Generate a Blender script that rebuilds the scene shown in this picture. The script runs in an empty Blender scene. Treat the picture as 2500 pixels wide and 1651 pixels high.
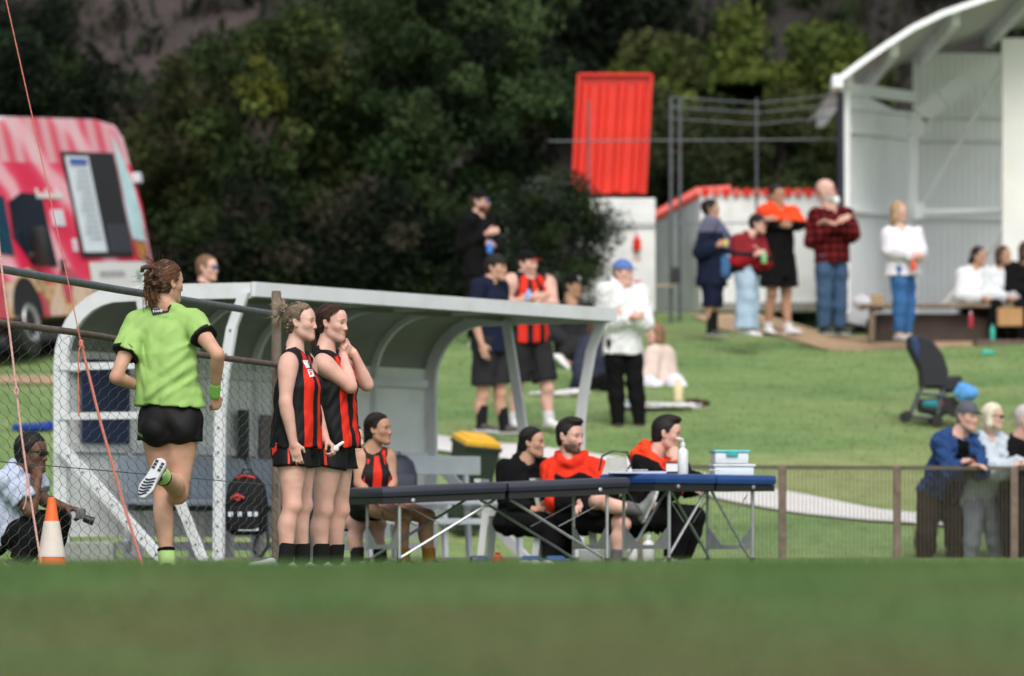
import bpy, math, random
import numpy as np
from mathutils import Vector, Matrix
random.seed(7); RNG = np.random.RandomState(7)
sc = bpy.context.scene
COL = sc.collection
# ---------------------------------------------------------------- camera: a long lens, prone on the oval
F = 14000.0; YH = 1345.0; CZ = 0.1625       # focal length in photo pixels, horizon row, lens height in metres
cd = bpy.data.cameras.new('camera'); cam = bpy.data.objects.new('camera', cd); COL.objects.link(cam)
cd.sensor_width = 36; cd.lens = F/2500*36; cd.shift_y = (YH-825.5)/2500; cd.shift_x = 0
cd.clip_start = 0.1; cd.clip_end = 1000
cam.location = (0, 0, CZ); cam.rotation_euler = (math.pi/2, 0, 0)
cd.dof.use_dof = True; cd.dof.focus_distance = 35.0; cd.dof.aperture_fstop = 2.75
sc.camera = cam
# ---------------------------------------------------------------- light: bright overcast
SUN_EL, SUN_AZ = 50.0, 172.0                # azimuth clockwise from +Y
w = bpy.data.worlds.new('World'); sc.world = w; w.use_nodes = True
wn = w.node_tree; wn.nodes.clear()
sky = wn.nodes.new('ShaderNodeTexSky'); sky.sky_type = 'NISHITA'; sky.sun_disc = False
sky.sun_elevation = math.radians(SUN_EL); sky.sun_rotation = math.radians(SUN_AZ)
sky.air_density = 1.0; sky.dust_density = 4.0; sky.ozone_density = 1.0
bg = wn.nodes.new('ShaderNodeBackground'); bg.inputs[1].default_value = 0.15
hs = wn.nodes.new('ShaderNodeHueSaturation'); hs.inputs['Saturation'].default_value = 0.45
wo = wn.nodes.new('ShaderNodeOutputWorld')
wn.links.new(sky.outputs[0], hs.inputs['Color']); wn.links.new(hs.outputs[0], bg.inputs[0]); wn.links.new(bg.outputs[0], wo.inputs[0])
sd = bpy.data.lights.new('sun', 'SUN'); sun = bpy.data.objects.new('sun', sd); COL.objects.link(sun)
sd.energy = 1.1; sd.angle = math.radians(32); sd.color = (1.0, 0.96, 0.9)
a, e = math.radians(SUN_AZ), math.radians(SUN_EL)
sdir = Vector((math.sin(a)*math.cos(e), math.cos(a)*math.cos(e), math.sin(e)))
sun.rotation_euler = sdir.to_track_quat('Z', 'Y').to_euler()
vs = sc.view_settings; vs.view_transform = 'Standard'; vs.look = 'None'; vs.gamma = 1; vs.exposure = 0.42; vs.use_curve_mapping = False

# ---------------------------------------------------------------- helpers
def W(px, py, D):                            # photo pixel at distance D -> world point
    return Vector(((px-1250)*D/F, D, CZ+(YH-py)*D/F))
_TZ = [(-20,-.12),(2,-.11),(6,-.075),(9,-.025),(11.5,.06),(14,.108),(16.5,.122),(19,.110),(23,.08),(28,.03),(33,0),(36,0),(41,.05),(48,.05),(52,.05),(54.2,.07),(55.7,.76),
       (58,1.26),(59.5,1.43),(63,2.02),(66,2.5),(68,2.72),(72,3.19),(80,3.3),(86,4.2),(92,7.5),(100,13.5),(112,20),(140,30),(400,40)]
_td = np.array([t[0] for t in _TZ]); _tz = np.array([t[1] for t in _TZ])
def gz(X, Y):                                # ground height
    X = np.asarray(X, float); Y = np.asarray(Y, float)
    z = np.interp(Y, _td, _tz)
    # rounding of kinks
    z = (z + np.interp(Y-1.0, _td, _tz) + np.interp(Y+1.0, _td, _tz))/3
    far = np.clip((Y-53)/6, 0, 1)
    z = z + far*0.05*np.sin(X*0.9+Y*0.31)*np.clip((74-Y)/6, 0, 1)
    # falls to the left under the van
    lf = np.clip((-3.6-X)/4, 0, 1)*np.clip((Y-62)/5, 0, 1)*np.clip((78-Y)/5, 0, 1)
    z = z - 0.55*lf
    z = z - 0.27*np.clip((X-3.1)/.9, 0, 1)*np.clip((Y-66.2)/2, 0, 1)*np.clip((80-Y)/4, 0, 1)
    hill = np.clip((Y-86)/10, 0, 1)
    z = z + hill*(np.sin(X*0.35+1)*0.9 + np.sin(X*0.9+Y*0.4)*0.4)
    return z
def gzf(X, Y): return float(gz(X, Y))
def px_on_ground(px, py, lo=50, hi=84):      # distance at which the photo row py meets the ground
    for _ in range(50):
        m = (lo+hi)/2
        row = YH-(gzf((px-1250)*m/F, m)-CZ)*F/m
        if row > py: lo = m
        else: hi = m
    return (lo+hi)/2

# ---- naming
def tag(o, label=None, cat=None, group=None, kind=None):
    if label: o['label'] = label
    if cat: o['category'] = cat
    if group: o['group'] = group
    if kind: o['kind'] = kind
    return o
def empty(name, loc, rz=0, label=None, cat=None, group=None, rot=None):
    o = bpy.data.objects.new(name, None); COL.objects.link(o); o.location = loc
    o.rotation_euler = rot if rot else (0, 0, rz); o.empty_display_size = .2
    return tag(o, label, cat, group)
def link(name, me, parent=None, loc=None):
    o = bpy.data.objects.new(name, me); COL.objects.link(o)
    if parent is not None: o.parent = parent
    if loc is not None: o.location = loc
    return o

# ---- materials
_M = {}
class NT:
    def __init__(s, name):
        m = bpy.data.materials.new(name); m.use_nodes = True; s.m = m; s.t = m.node_tree
        s.b = s.t.nodes['Principled BSDF']
    def n(s, typ, **kw):
        nd = s.t.nodes.new(typ)
        for k, v in kw.items():
            if k in nd.inputs: nd.inputs[k].default_value = v
            else: setattr(nd, k, v)
        return nd
    def l(s, a, b): s.t.links.new(a, b)
    def mix(s, fac, A, B, mode='MIX'):
        nd = s.n('ShaderNodeMix', data_type='RGBA', blend_type=mode)
        for sock, v in ((nd.inputs[0], fac), (nd.inputs[6], A), (nd.inputs[7], B)):
            if hasattr(v, 'is_linked') or hasattr(v, 'links'): s.l(v, sock)
            else: sock.default_value = v if not isinstance(v, tuple) or len(v) == 4 else (*v, 1)
        return nd.outputs[2]
    def math(s, op, A, B=None, C=None):
        nd = s.n('ShaderNodeMath', operation=op)
        for i, v in enumerate((A, B, C)):
            if v is None: continue
            if hasattr(v, 'links'): s.l(v, nd.inputs[i])
            else: nd.inputs[i].default_value = v
        return nd.outputs[0]
    def noise(s, scale, detail=3, vec=None, rough=.55):
        nd = s.n('ShaderNodeTexNoise'); nd.inputs['Scale'].default_value = scale; nd.inputs['Detail'].default_value = detail
        nd.inputs['Roughness'].default_value = rough
        if vec is None:
            tc = s.n('ShaderNodeTexCoord'); vec = tc.outputs['Object']
        s.l(vec, nd.inputs['Vector']); return nd.outputs['Fac']
    def ramp(s, fac, stops, const=False):
        nd = s.n('ShaderNodeValToRGB'); cr = nd.color_ramp
        if const: cr.interpolation = 'CONSTANT'
        while len(cr.elements) < len(stops): cr.elements.new(.5)
        for el, (p, c) in zip(cr.elements, stops): el.position = p; el.color = (*c[:3], 1) if not isinstance(c, (int, float)) else (c, c, c, 1)
        s.l(fac, nd.inputs[0]); return nd.outputs[0]
    def bump(s, h, strength=.3, dist=.01):
        nd = s.n('ShaderNodeBump'); nd.inputs['Strength'].default_value = strength; nd.inputs['Distance'].default_value = dist
        s.l(h, nd.inputs['Height']); s.l(nd.outputs[0], s.b.inputs['Normal'])
    def done(s, rough=.6, **kw):
        s.b.inputs['Roughness'].default_value = rough
        for k, v in kw.items(): s.b.inputs[k.replace('_', ' ')].default_value = v
        return s.m
def mat(name, col, rough=.6, var=.12, scale=8, bump=0., metal=0., bscale=60, dist=.004, spec=None, grime=None, gscale=2.5, trans=0, alpha=1):
    if name in _M: return _M[name]
    t = NT(name)
    n1 = t.noise(scale, 4)
    c0 = tuple(max(0, c*(1-var)) for c in col); c1 = tuple(min(1, c*(1+var)) for c in col)
    out = t.ramp(n1, [(.3, c0), (.7, c1)])
    if grime:
        n2 = t.noise(gscale, 6, rough=.65)
        out = t.mix(t.ramp(n2, [(.5, 0.), (.72, .75)]), out, grime)
    t.l(out, t.b.inputs['Base Color'])
    if bump: t.bump(t.noise(bscale, 3), bump, dist)
    if spec is not None: t.b.inputs['Specular IOR Level'].default_value = spec
    if trans: t.b.inputs['Transmission Weight'].default_value = trans
    if alpha < 1: t.b.inputs['Alpha'].default_value = alpha
    _M[name] = t.done(rough, Metallic=metal)
    return _M[name]
def mat_attr(name, rough=.7, var=.1, scale=25, bump=.15, bscale=120, dist=.002, sss=0., sheen=0., strand=False, spec=None):
    """colour read from the per-vertex dye attribute 'Col', with weave or pore noise on top"""
    if name in _M: return _M[name]
    t = NT(name)
    at = t.n('ShaderNodeAttribute', attribute_name='Col')
    n1 = t.noise(scale, 4)
    out = t.mix(1., at.outputs['Color'], t.ramp(n1, [(.25, 1-var), (.75, 1+var*.6)]), 'MULTIPLY')
    t.l(out, t.b.inputs['Base Color'])
    t.bump(t.noise(bscale, 3), bump, dist)
    if sss:
        t.b.inputs['Subsurface Weight'].default_value = sss; t.b.inputs['Subsurface Radius'].default_value = (.02, .008, .004)
        t.b.inputs['Subsurface Scale'].default_value = .5
    if sheen: t.b.inputs['Sheen Weight'].default_value = sheen
    if spec is not None: t.b.inputs['Specular IOR Level'].default_value = spec
    _M[name] = t.done(rough)
    return _M[name]

# ---- mesh collector: boxes, bars, tubes, lofts -> ONE mesh
class MB:
    def __init__(s): s.v = []; s.f = []; s.mi = []; s.m = 0
    def add(s, vs, fs):
        o = len(s.v); s.v += [tuple(v) for v in vs]; s.f += [tuple(i+o for i in f) for f in fs]; s.mi += [s.m]*len(fs); return s
    def box(s, c, size, R=None):
        c = Vector(c); h = [x/2 for x in size]
        vs = [Vector((sx*h[0], sy*h[1], sz*h[2])) for sx in (-1, 1) for sy in (-1, 1) for sz in (-1, 1)]
        if R is not None: vs = [R @ v for v in vs]
        vs = [v+c for v in vs]
        return s.add(vs, [(0,1,3,2),(4,6,7,5),(0,4,5,1),(2,3,7,6),(0,2,6,4),(1,5,7,3)])
    def bbox(s, c, size, b=.01, R=None):       # box with chamfered edges
        c = Vector(c); h = Vector(size)/2; b = min(b, min(h)*.95)
        bm = []
        import bmesh
        B = bmesh.new(); bmesh.ops.create_cube(B, size=1)
        for v in B.verts: v.co = Vector((v.co.x*size[0], v.co.y*size[1], v.co.z*size[2]))
        bmesh.ops.bevel(B, geom=list(B.edges), offset=b, segments=2, profile=.6, affect='EDGES')
        vs = [((R @ v.co) if R is not None else v.co.copy())+c for v in B.verts]
        B.verts.index_update(); fs = [tuple(v.index for v in f.verts) for f in B.faces]; B.free()
        return s.add(vs, fs)
    def bar(s, a, b, w, h, up=(0, 0, 1)):      # rectangular bar from a to b
        a, b = Vector(a), Vector(b); d = (b-a); L = d.length; d.normalize(); up = Vector(up)
        if abs(d.dot(up)) > .98: up = Vector((0, 1, 0)) if abs(d.y) < .9 else Vector((1, 0, 0))
        x = d.cross(up).normalized(); z = x.cross(d)
        R = Matrix((x, d, z)).transposed()
        return s.box((a+b)/2, (w, L, h), R)
    def tube(s, pts, r, n=8, cap=True, closed=False):
        pts = [Vector(p) for p in pts]; m = len(pts)
        rs = r if isinstance(r, (list, tuple)) else [r]*m
        vs = []; ref = None
        for i, p in enumerate(pts):
            if closed: t = pts[(i+1) % m]-pts[i-1]
            else: t = pts[min(i+1, m-1)]-pts[max(i-1, 0)]
            t.normalize()
            if ref is None:
                ref = Vector((0, 0, 1)) if abs(t.z) < .9 else Vector((1, 0, 0))
            x = t.cross(ref)
            if x.length < 1e-4: x = t.orthogonal()
            x.normalize(); y = x.cross(t); ref = y if False else ref
            for k in range(n):
                an = 2*math.pi*k/n
                vs.append(p+(x*math.cos(an)+y*math.sin(an))*rs[i])
        fs = []
        for i in range(m if closed else m-1):
            for k in range(n):
                j = (i+1) % m
                fs.append((i*n+k, i*n+(k+1) % n, j*n+(k+1) % n, j*n+k))
        if cap and not closed: fs += [tuple(range(n))[::-1], tuple((m-1)*n+k for k in range(n))]
        return s.add(vs, fs)
    def lathe(s, prof, o=(0, 0, 0), n=20, R=None):
        vs = []; o = Vector(o)
        for r, z in prof:
            for k in range(n):
                a = 2*math.pi*k/n; v = Vector((r*math.cos(a), r*math.sin(a), z))
                vs.append(((R @ v) if R is not None else v)+o)
        fs = [(i*n+k, i*n+(k+1) % n, (i+1)*n+(k+1) % n, (i+1)*n+k) for i in range(len(prof)-1) for k in range(n)]
        fs += [tuple(range(n))[::-1], tuple((len(prof)-1)*n+k for k in range(n))]
        return s.add(vs, fs)
    def prism(s, poly, d, f=None):             # poly = 3-D outline, extruded by vector d
        n = len(poly); d = Vector(d); poly = [Vector(p) for p in poly]
        vs = poly+[p+d for p in poly]
        fs = [tuple(range(n))[::-1], tuple(range(n, 2*n))]+[(i, (i+1) % n, n+(i+1) % n, n+i) for i in range(n)]
        return s.add(vs, fs)
    def quad(s, a, b, c, d): return s.add([a, b, c, d], [(0, 1, 2, 3)])
    def mesh(s, name, mats, smooth=False):
        me = bpy.data.meshes.new(name); me.from_pydata(s.v, [], s.f)
        for m in (mats if isinstance(mats, (list, tuple)) else [mats]): me.materials.append(m)
        me.polygons.foreach_set('material_index', s.mi)
        import bmesh
        B = bmesh.new(); B.from_mesh(me); bmesh.ops.recalc_face_normals(B, faces=B.faces); B.to_mesh(me); B.free()
        if smooth:
            me.polygons.foreach_set('use_smooth', [True]*len(me.polygons))
            me.set_sharp_from_angle(angle=math.radians(40))
        me.update(); return me
    def build(s, name, mats, parent=None, smooth=False, loc=None):
        return link(name, s.mesh(name, mats, smooth), parent, loc)
def text(name, body, size, matl, parent, loc, rot, extrude=.001, align='CENTER', bold=0):
    cu = bpy.data.curves.new(name, 'FONT'); cu.body = body; cu.size = size; cu.extrude = extrude; cu.align_x = align; cu.align_y = 'CENTER'; cu.offset = bold
    cu.resolution_u = 3
    ob = bpy.data.objects.new(name, cu); COL.objects.link(ob)
    dg = bpy.context.evaluated_depsgraph_get(); me = bpy.data.meshes.new_from_object(ob.evaluated_get(dg))
    bpy.data.objects.remove(ob); me.name = name; me.materials.clear(); me.materials.append(matl)
    o = link(name, me, parent); o.location = loc
    if isinstance(rot, Matrix): o.rotation_euler = rot.to_euler()
    else: o.rotation_euler = rot
    return o
def copy_tree(o, parent=None):
    c = o.copy(); COL.objects.link(c)
    if parent is not None: c.parent = parent
    for ch in list(o.children): copy_tree(ch, c)
    return c
# ---------------------------------------------------------------- implicit-surface modeller (bodies, hair, cloth grow as one skin)
def V3(p): return np.array([p[0], p[1], p[2]], dtype=np.float32)
def nrm(v): v = np.asarray(v, float); return v/(np.linalg.norm(v)+1e-9)
class Field:
    """groups of primitives; a primitive is blended (k) into its group, each group may be trimmed by half-spaces"""
    def __init__(s): s.groups = []; s.subs = []
    def group(s, *cuts, k=.02): s.groups.append(([], list(cuts), k)); return s
    def _a(s, f, lo, hi, k): s.groups[-1][0].append((f, np.array(lo, float), np.array(hi, float), k)); return s
    def cone(s, a, b, ra, rb, k=.03, flat=None):
        a, b = V3(a), V3(b); ab = b-a; L2 = float(ab@ab)+1e-12
        def f(P):
            t = np.clip(((P-a)@ab)/L2, 0, 1)
            d = P-a-t[..., None]*ab
            return np.sqrt((d*d).sum(-1))-(ra+(rb-ra)*t)
        r = max(ra, rb)
        return s._a(f, np.minimum(a, b)-r, np.maximum(a, b)+r, k)
    def limb(s, pts, rad, k=.03, n=3):         # one smooth tapering limb through several stations
        pts = [np.asarray(p, float) for p in pts]; m = len(pts); PP = []; RR = []
        for i in range(m-1):
            p0, p1, p2, p3 = pts[max(i-1, 0)], pts[i], pts[i+1], pts[min(i+2, m-1)]
            r0, r1, r2, r3 = rad[max(i-1, 0)], rad[i], rad[i+1], rad[min(i+2, m-1)]
            for u in np.linspace(0, 1, n, endpoint=False):
                h_ = lambda a, b, c, d: .5*((2*b)+(c-a)*u+(2*a-5*b+4*c-d)*u*u+(3*b-a-3*c+d)*u**3)
                PP.append(h_(p0, p1, p2, p3)); RR.append(h_(r0, r1, r2, r3))
        PP.append(pts[-1]); RR.append(rad[-1]); PP = np.array(PP, np.float32); RR = np.array(RR, np.float32)
        def f(P):
            best = None
            for i in range(len(PP)-1):
                a, b = PP[i], PP[i+1]; ab = b-a; L2 = float(ab@ab)+1e-12
                t = np.clip(((P-a)@ab)/L2, 0, 1); d = P-a-t[..., None]*ab
                d = np.sqrt((d*d).sum(-1))-(RR[i]+(RR[i+1]-RR[i])*t)
                best = d if best is None else np.minimum(best, d)
            return best
        r = RR.max(); return s._a(f, PP.min(0)-r, PP.max(0)+r, k)
    def ell(s, c, R, r, k=.03):                # R columns = axes
        c = V3(c); R = np.asarray(R, np.float32); r = np.asarray(r, np.float32)
        def f(P):
            q = ((P-c)@R)/r
            k0 = np.sqrt((q*q).sum(-1)); k1 = np.sqrt(((q/r)**2).sum(-1))+1e-9
            return k0*(k0-1)/k1
        e = np.sqrt(((R*r)**2).sum(1))
        return s._a(f, c-e, c+e, k)
    def loft(s, o, R, z, a, b, cx=None, k=.03, rnd=.01):   # elliptical sections stacked along R[:,2]
        o = V3(o); R = np.asarray(R, np.float32); z = np.array(z, float); a = np.array(a, float); b = np.array(b, float)
        cx = np.zeros_like(z) if cx is None else np.array(cx, float)
        def f(P):
            q = (P-o)@R; zz = q[..., 2]; zc = np.clip(zz, z[0], z[-1])
            A = np.interp(zc, z, a); B = np.interp(zc, z, b); C = np.interp(zc, z, cx)
            u = np.sqrt(((q[..., 0]-C)/A)**2+(q[..., 1]/B)**2)
            d = (u-1)*np.minimum(A, B)
            dz = np.maximum(z[0]-zz, zz-z[-1])
            m = np.maximum(d, dz)
            return np.where((d > 0) & (dz > 0), np.sqrt(np.maximum(d, 0)**2+np.maximum(dz, 0)**2), m).astype(np.float32)
        cs = np.array([o+R@np.array([C+sx*A, sy*B, zz], np.float32) for zz, A, B, C in zip(z, a, b, cx) for sx in (-1, 1) for sy in (-1, 1)])
        return s._a(f, cs.min(0), cs.max(0), k)
    def sub_ell(s, c, R, r, k=.008): s.subs.append((Field().group().ell(c, R, r).groups[0][0][0], k)); return s
    def sub_cone(s, a, b, ra, rb, k=.008): s.subs.append((Field().group().cone(a, b, ra, rb).groups[0][0][0], k)); return s
    def bounds(s, pad):
        lo = np.min([p[1] for g in s.groups for p in g[0]], 0)-pad; hi = np.max([p[2] for g in s.groups for p in g[0]], 0)+pad
        return lo, hi
    def eval(s, lo, hi, h, disp=None):
        n = np.maximum(2, np.ceil((hi-lo)/h).astype(int)+1)
        xs = [(lo[i]+h*np.arange(n[i])).astype(np.float32) for i in range(3)]
        P = np.stack(np.meshgrid(*xs, indexing='ij'), -1)
        T = np.full(n, .3, np.float32)
        M = .07
        def sl(l, u): 
            r = []
            for i in range(3):
                i0 = int(np.clip(math.floor((l[i]-M-lo[i])/h), 0, n[i])); i1 = int(np.clip(math.ceil((u[i]+M-lo[i])/h)+1, 0, n[i]))
                if i1 <= i0: return None
                r.append(slice(i0, i1))
            return tuple(r)
        for prims, cuts, gk in s.groups:
            G = np.full(n, .3, np.float32); box = [n.copy(), np.zeros(3, int)]
            for f, l, u, k in prims:
                q = sl(l, u)
                if q is None: continue
                d = f(P[q]); g = G[q]
                hh = np.maximum(k-np.abs(g-d), 0)/k
                G[q] = np.minimum(g, d)-hh*hh*k*.25
                for i in range(3): box[0][i] = min(box[0][i], q[i].start); box[1][i] = max(box[1][i], q[i].stop)
            if (box[1] <= box[0]).any(): continue
            q = tuple(slice(int(box[0][i]), int(box[1][i])) for i in range(3))
            g = G[q]
            for c in cuts:
                d = c(P[q]) if callable(c) else (P[q]-V3(c[0]))@V3(c[1])
                g = np.maximum(g, d.astype(np.float32))
            t = T[q]; hh = np.maximum(gk-np.abs(t-g), 0)/gk
            T[q] = np.minimum(t, g)-hh*hh*gk*.25
        for (f, l, u, _), k in s.subs:
            q = sl(l, u)
            if q is None: continue
            d = -f(P[q]); g = T[q]; hh = np.maximum(k-np.abs(g-d), 0)/k
            T[q] = np.maximum(g, d)+hh*hh*k*.25
        if disp is not None:
            near = np.abs(T) < .05
            T[near] += disp(P[near])
        return T, xs
def surfnet(T, lo, h):
    S = T < 0
    c = S.astype(np.int8)
    a = c[:-1, :-1, :-1]+c[1:, :-1, :-1]+c[:-1, 1:, :-1]+c[:-1, :-1, 1:]+c[1:, 1:, :-1]+c[1:, :-1, 1:]+c[:-1, 1:, 1:]+c[1:, 1:, 1:]
    act = (a > 0) & (a < 8)
    idx = np.argwhere(act)
    if not len(idx): return np.zeros((0, 3)), np.zeros((0, 4), int)
    ids = -np.ones(act.shape, np.int64); ids[act] = np.arange(len(idx))
    acc = np.zeros((len(idx), 3)); cnt = np.zeros(len(idx))
    cor = [(0,0,0),(1,0,0),(0,1,0),(0,0,1),(1,1,0),(1,0,1),(0,1,1),(1,1,1)]
    val = {q: T[idx[:, 0]+q[0], idx[:, 1]+q[1], idx[:, 2]+q[2]] for q in cor}
    for q in cor:
        for ax in range(3):
            if q[ax] == 0:
                r = list(q); r[ax] = 1; r = tuple(r)
                v0, v1 = val[q], val[r]; m = (v0 < 0) != (v1 < 0)
                t = np.where(m, v0/(v0-v1+1e-20), 0)
                p = np.tile(np.array(q, float), (len(idx), 1)); p[:, ax] = t
                acc += p*m[:, None]; cnt += m
    verts = lo+h*(idx+acc/np.maximum(cnt, 1)[:, None])
    faces = []
    for ax in range(3):
        o1, o2 = (ax+1) % 3, (ax+2) % 3
        s0 = [slice(None)]*3; s1 = [slice(None)]*3; s0[ax] = slice(0, -1); s1[ax] = slice(1, None)
        A, B = S[tuple(s0)], S[tuple(s1)]
        e = np.argwhere(A != B); 
        if not len(e): continue
        ok = (e[:, o1] > 0) & (e[:, o2] > 0) & (e[:, o1] < act.shape[o1]) & (e[:, o2] < act.shape[o2]) & (e[:, ax] < act.shape[ax])
        e = e[ok]; sg = A[e[:, 0], e[:, 1], e[:, 2]]
        def idd(d1, d2):
            f = e.copy(); f[:, o1] -= d1; f[:, o2] -= d2; return ids[f[:, 0], f[:, 1], f[:, 2]]
        q = np.stack([idd(1, 1), idd(0, 1), idd(0, 0), idd(1, 0)], 1)
        q[~sg] = q[~sg][:, ::-1]
        faces.append(q)
    return verts, (np.concatenate(faces) if faces else np.zeros((0, 4), int))
def mesh_np(name, v, f, matl, col=None, attrs=None, smooth=True):
    me = bpy.data.meshes.new(name)
    nf = len(f); k = f.shape[1]
    me.vertices.add(len(v)); me.vertices.foreach_set('co', np.ascontiguousarray(v, dtype=np.float32).ravel())
    me.loops.add(nf*k); me.loops.foreach_set('vertex_index', f.ravel().astype(np.int32))
    me.polygons.add(nf); me.polygons.foreach_set('loop_start', (np.arange(nf)*k).astype(np.int32)); 
    try: me.polygons.foreach_set('loop_total', np.full(nf, k, np.int32))
    except Exception: pass
    me.update(calc_edges=True)
    if smooth: me.polygons.foreach_set('use_smooth', np.ones(nf, bool))
    if col is not None:
        at = me.attributes.new('Col', 'FLOAT_COLOR', 'POINT'); c = np.ones((len(v), 4), np.float32); c[:, :3] = col; at.data.foreach_set('color', c.ravel())
    for nm, arr in (attrs or {}).items():
        at = me.attributes.new(nm, 'FLOAT_VECTOR', 'POINT'); at.data.foreach_set('vector', np.ascontiguousarray(arr, dtype=np.float32).ravel())
    for m in (matl if isinstance(matl, (list, tuple)) else [matl]): me.materials.append(m)
    me.validate(); me.update()
    return me
def sdf_obj(name, fld, h, matl, origin, parent=None, colf=None, attf=None, disp=None, chunks=(), clip=None):
    """chunks: (lo, hi, h) boxes meshed finer than the rest, same field, so the skin runs on through them"""
    lo, hi = fld.bounds(.03)
    lo = np.floor(lo/h)*h
    T, xs = fld.eval(lo, hi, h, disp)
    v, f = surfnet(T, lo, h)
    vs, fs = [], []
    if chunks:
        keep = np.ones(len(f), bool); fc = v[f].mean(1)
        for cl, ch, hh in chunks:
            keep &= ~((fc > cl+h*1.2) & (fc < ch-h*1.2)).all(1)
        f = f[keep]
    vs.append(v); fs.append(f); off = len(v)
    for i, (cl, ch, hh) in enumerate(chunks):
        T, xs = fld.eval(cl, ch, hh, disp)
        v2, f2 = surfnet(T, cl, hh)
        if not len(f2): continue
        for cl2, ch2, h2 in chunks[:i]:
            fc = v2[f2].mean(1); f2 = f2[~((fc > cl2+hh) & (fc < ch2-hh)).all(1)]
        vs.append(v2); fs.append(f2+off); off += len(v2)
    v = np.concatenate(vs); f = np.concatenate(fs)
    used = np.zeros(len(v), bool); used[f.ravel()] = True; mp = np.cumsum(used)-1; v = v[used]; f = mp[f]
    col = colf(v) if colf is not None else None
    att = {k2: g(v) for k2, g in (attf or {}).items()}
    me = mesh_np(name, v-np.asarray(origin, float), f, matl, col, att)
    o = link(name, me, parent)
    if parent is None: o.location = tuple(origin)
    return o
# smooth procedural folds
def fold_noise(seed, freq=14, amp=.006, dirv=(0, 0, 1), squash=.35, ridge=True):
    r = np.random.RandomState(seed); d = nrm(dirv)
    ks = []
    for i in range(5):
        k = r.randn(3); k = nrm(k-d*(k@d)*(1-squash))*freq*(.6+r.rand()*1.1)
        ks.append((k.astype(np.float32), r.rand()*6.28, .5+r.rand()*.6))
    wv = [(r.randn(3).astype(np.float32)*4, r.rand()*6.28) for _ in range(3)]
    def g(P):
        wrp = sum(np.sin(P@k+p) for k, p in wv)*.9
        s = 0
        for k, p, a_ in ks:
            x = np.sin(P@k+p+wrp)
            s = s+a_*((1-2*np.abs(x)) if ridge else x)
        return (s/2*amp).astype(np.float32)
    return g
def creases(D, lines):
    """hand placed cloth folds: (x0,y0,x1,y1,height,width) in photo pixels on cloth at distance D"""
    L = []
    for x0, y0, x1, y1, a_, w_ in lines:
        p, q = W(x0, y0, D), W(x1, y1, D); L.append((np.array((p.x, p.z), np.float32), np.array((q.x, q.z), np.float32), a_, w_))
    def g(P):
        X = P[..., [0, 2]]; s = 0
        for p, q, a_, w_ in L:
            d = q-p; t = np.clip(((X-p)@d)/float(d@d), 0, 1); r = X-p-t[..., None]*d; r = np.sqrt((r*r).sum(-1))
            s = s-a_*np.exp(-(r/w_)**2)*np.sin(np.pi*(.12+.76*t))
        return s.astype(np.float32)
    return g
def add_noise(*fs): return lambda P: sum(f(P) for f in fs)
# ---------------------------------------------------------------- ground
def grass_mat(name, c1, c2, c3, scale=1.2, stretch=(1, 2.5, 1), dry=(.20, .17, .07), dryamt=.62, worn=False):
    t = NT(name); tc = t.n('ShaderNodeTexCoord'); mp = t.n('ShaderNodeMapping'); mp.inputs['Scale'].default_value = stretch
    t.l(tc.outputs['Object'], mp.inputs['Vector'])
    n1 = t.noise(scale, 5, mp.outputs[0], .6); n2 = t.noise(scale*9, 4, mp.outputs[0], .6); n3 = t.noise(scale*.35, 3, mp.outputs[0])
    base = t.ramp(n1, [(.32, c1), (.5, c2), (.68, c3)])
    if worn:                                   # the oval is worn and darker olive close to the centre square
        sp = t.n('ShaderNodeSeparateXYZ'); t.l(tc.outputs['Object'], sp.inputs[0])
        wr = t.n('ShaderNodeMapRange'); wr.inputs[1].default_value = 15; wr.inputs[2].default_value = 8.5; wr.inputs[3].default_value = 0; wr.inputs[4].default_value = .17; t.l(sp.outputs[1], wr.inputs[0])
        n3 = t.math('ADD', t.math('MULTIPLY_ADD', n1, .4, t.math('MULTIPLY', n3, .6)), wr.outputs[0])
    base = t.mix(t.ramp(n3, [(dryamt-.08, 0.), (dryamt+.1, .8)]), base, dry)
    base = t.mix(1., base, t.ramp(n2, [(.25, .72), (.75, 1.18)]), 'MULTIPLY')
    t.l(base, t.b.inputs['Base Color']); t.bump(t.noise(scale*40, 3, mp.outputs[0]), .6, .02)
    return t.done(.95, Specular_IOR_Level=.1)
M_TURF = grass_mat('oval_turf', (.075, .138, .046), (.102, .178, .060), (.140, .212, .080), 2.0, (1, .5, 1), (.115, .105, .048), .59, worn=True)
M_BANK = grass_mat('bank_grass', (.115, .195, .070), (.165, .245, .092), (.225, .290, .120), .5, (.6, 1.3, 1), (.31, .29, .14), .64)
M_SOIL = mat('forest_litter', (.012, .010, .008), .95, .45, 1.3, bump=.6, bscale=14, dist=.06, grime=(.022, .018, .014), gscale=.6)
def sheet(name, xs, ys, matl, dz=0., zf=None, kind='structure', mfun=None):
    X, Y = np.meshgrid(xs, ys, indexing='ij'); Z = (zf(X, Y) if zf else gz(X, Y))+dz
    v = np.stack([X, Y, Z], -1).reshape(-1, 3); n, m = len(xs), len(ys)
    i = np.arange((n-1)*(m-1)); a = (i//(m-1))*m+i % (m-1)
    f = np.stack([a, a+m, a+m+1, a+1], 1)
    me = mesh_np(name, v, f, matl)
    if mfun is not None: me.polygons.foreach_set('material_index', mfun(v[f].mean(1)).astype(np.int32))
    o = link(name, me); o['kind'] = kind; return o
yy = np.concatenate([[-30, -10, -2], np.arange(1, 36, .5), np.arange(36, 90, .35), np.arange(90, 150, 2), [200, 400, 800]])
xx = np.concatenate([[-600, -200, -80, -40, -24], np.arange(-16, 16.1, .4), [24, 40, 80, 200, 600]])
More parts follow.
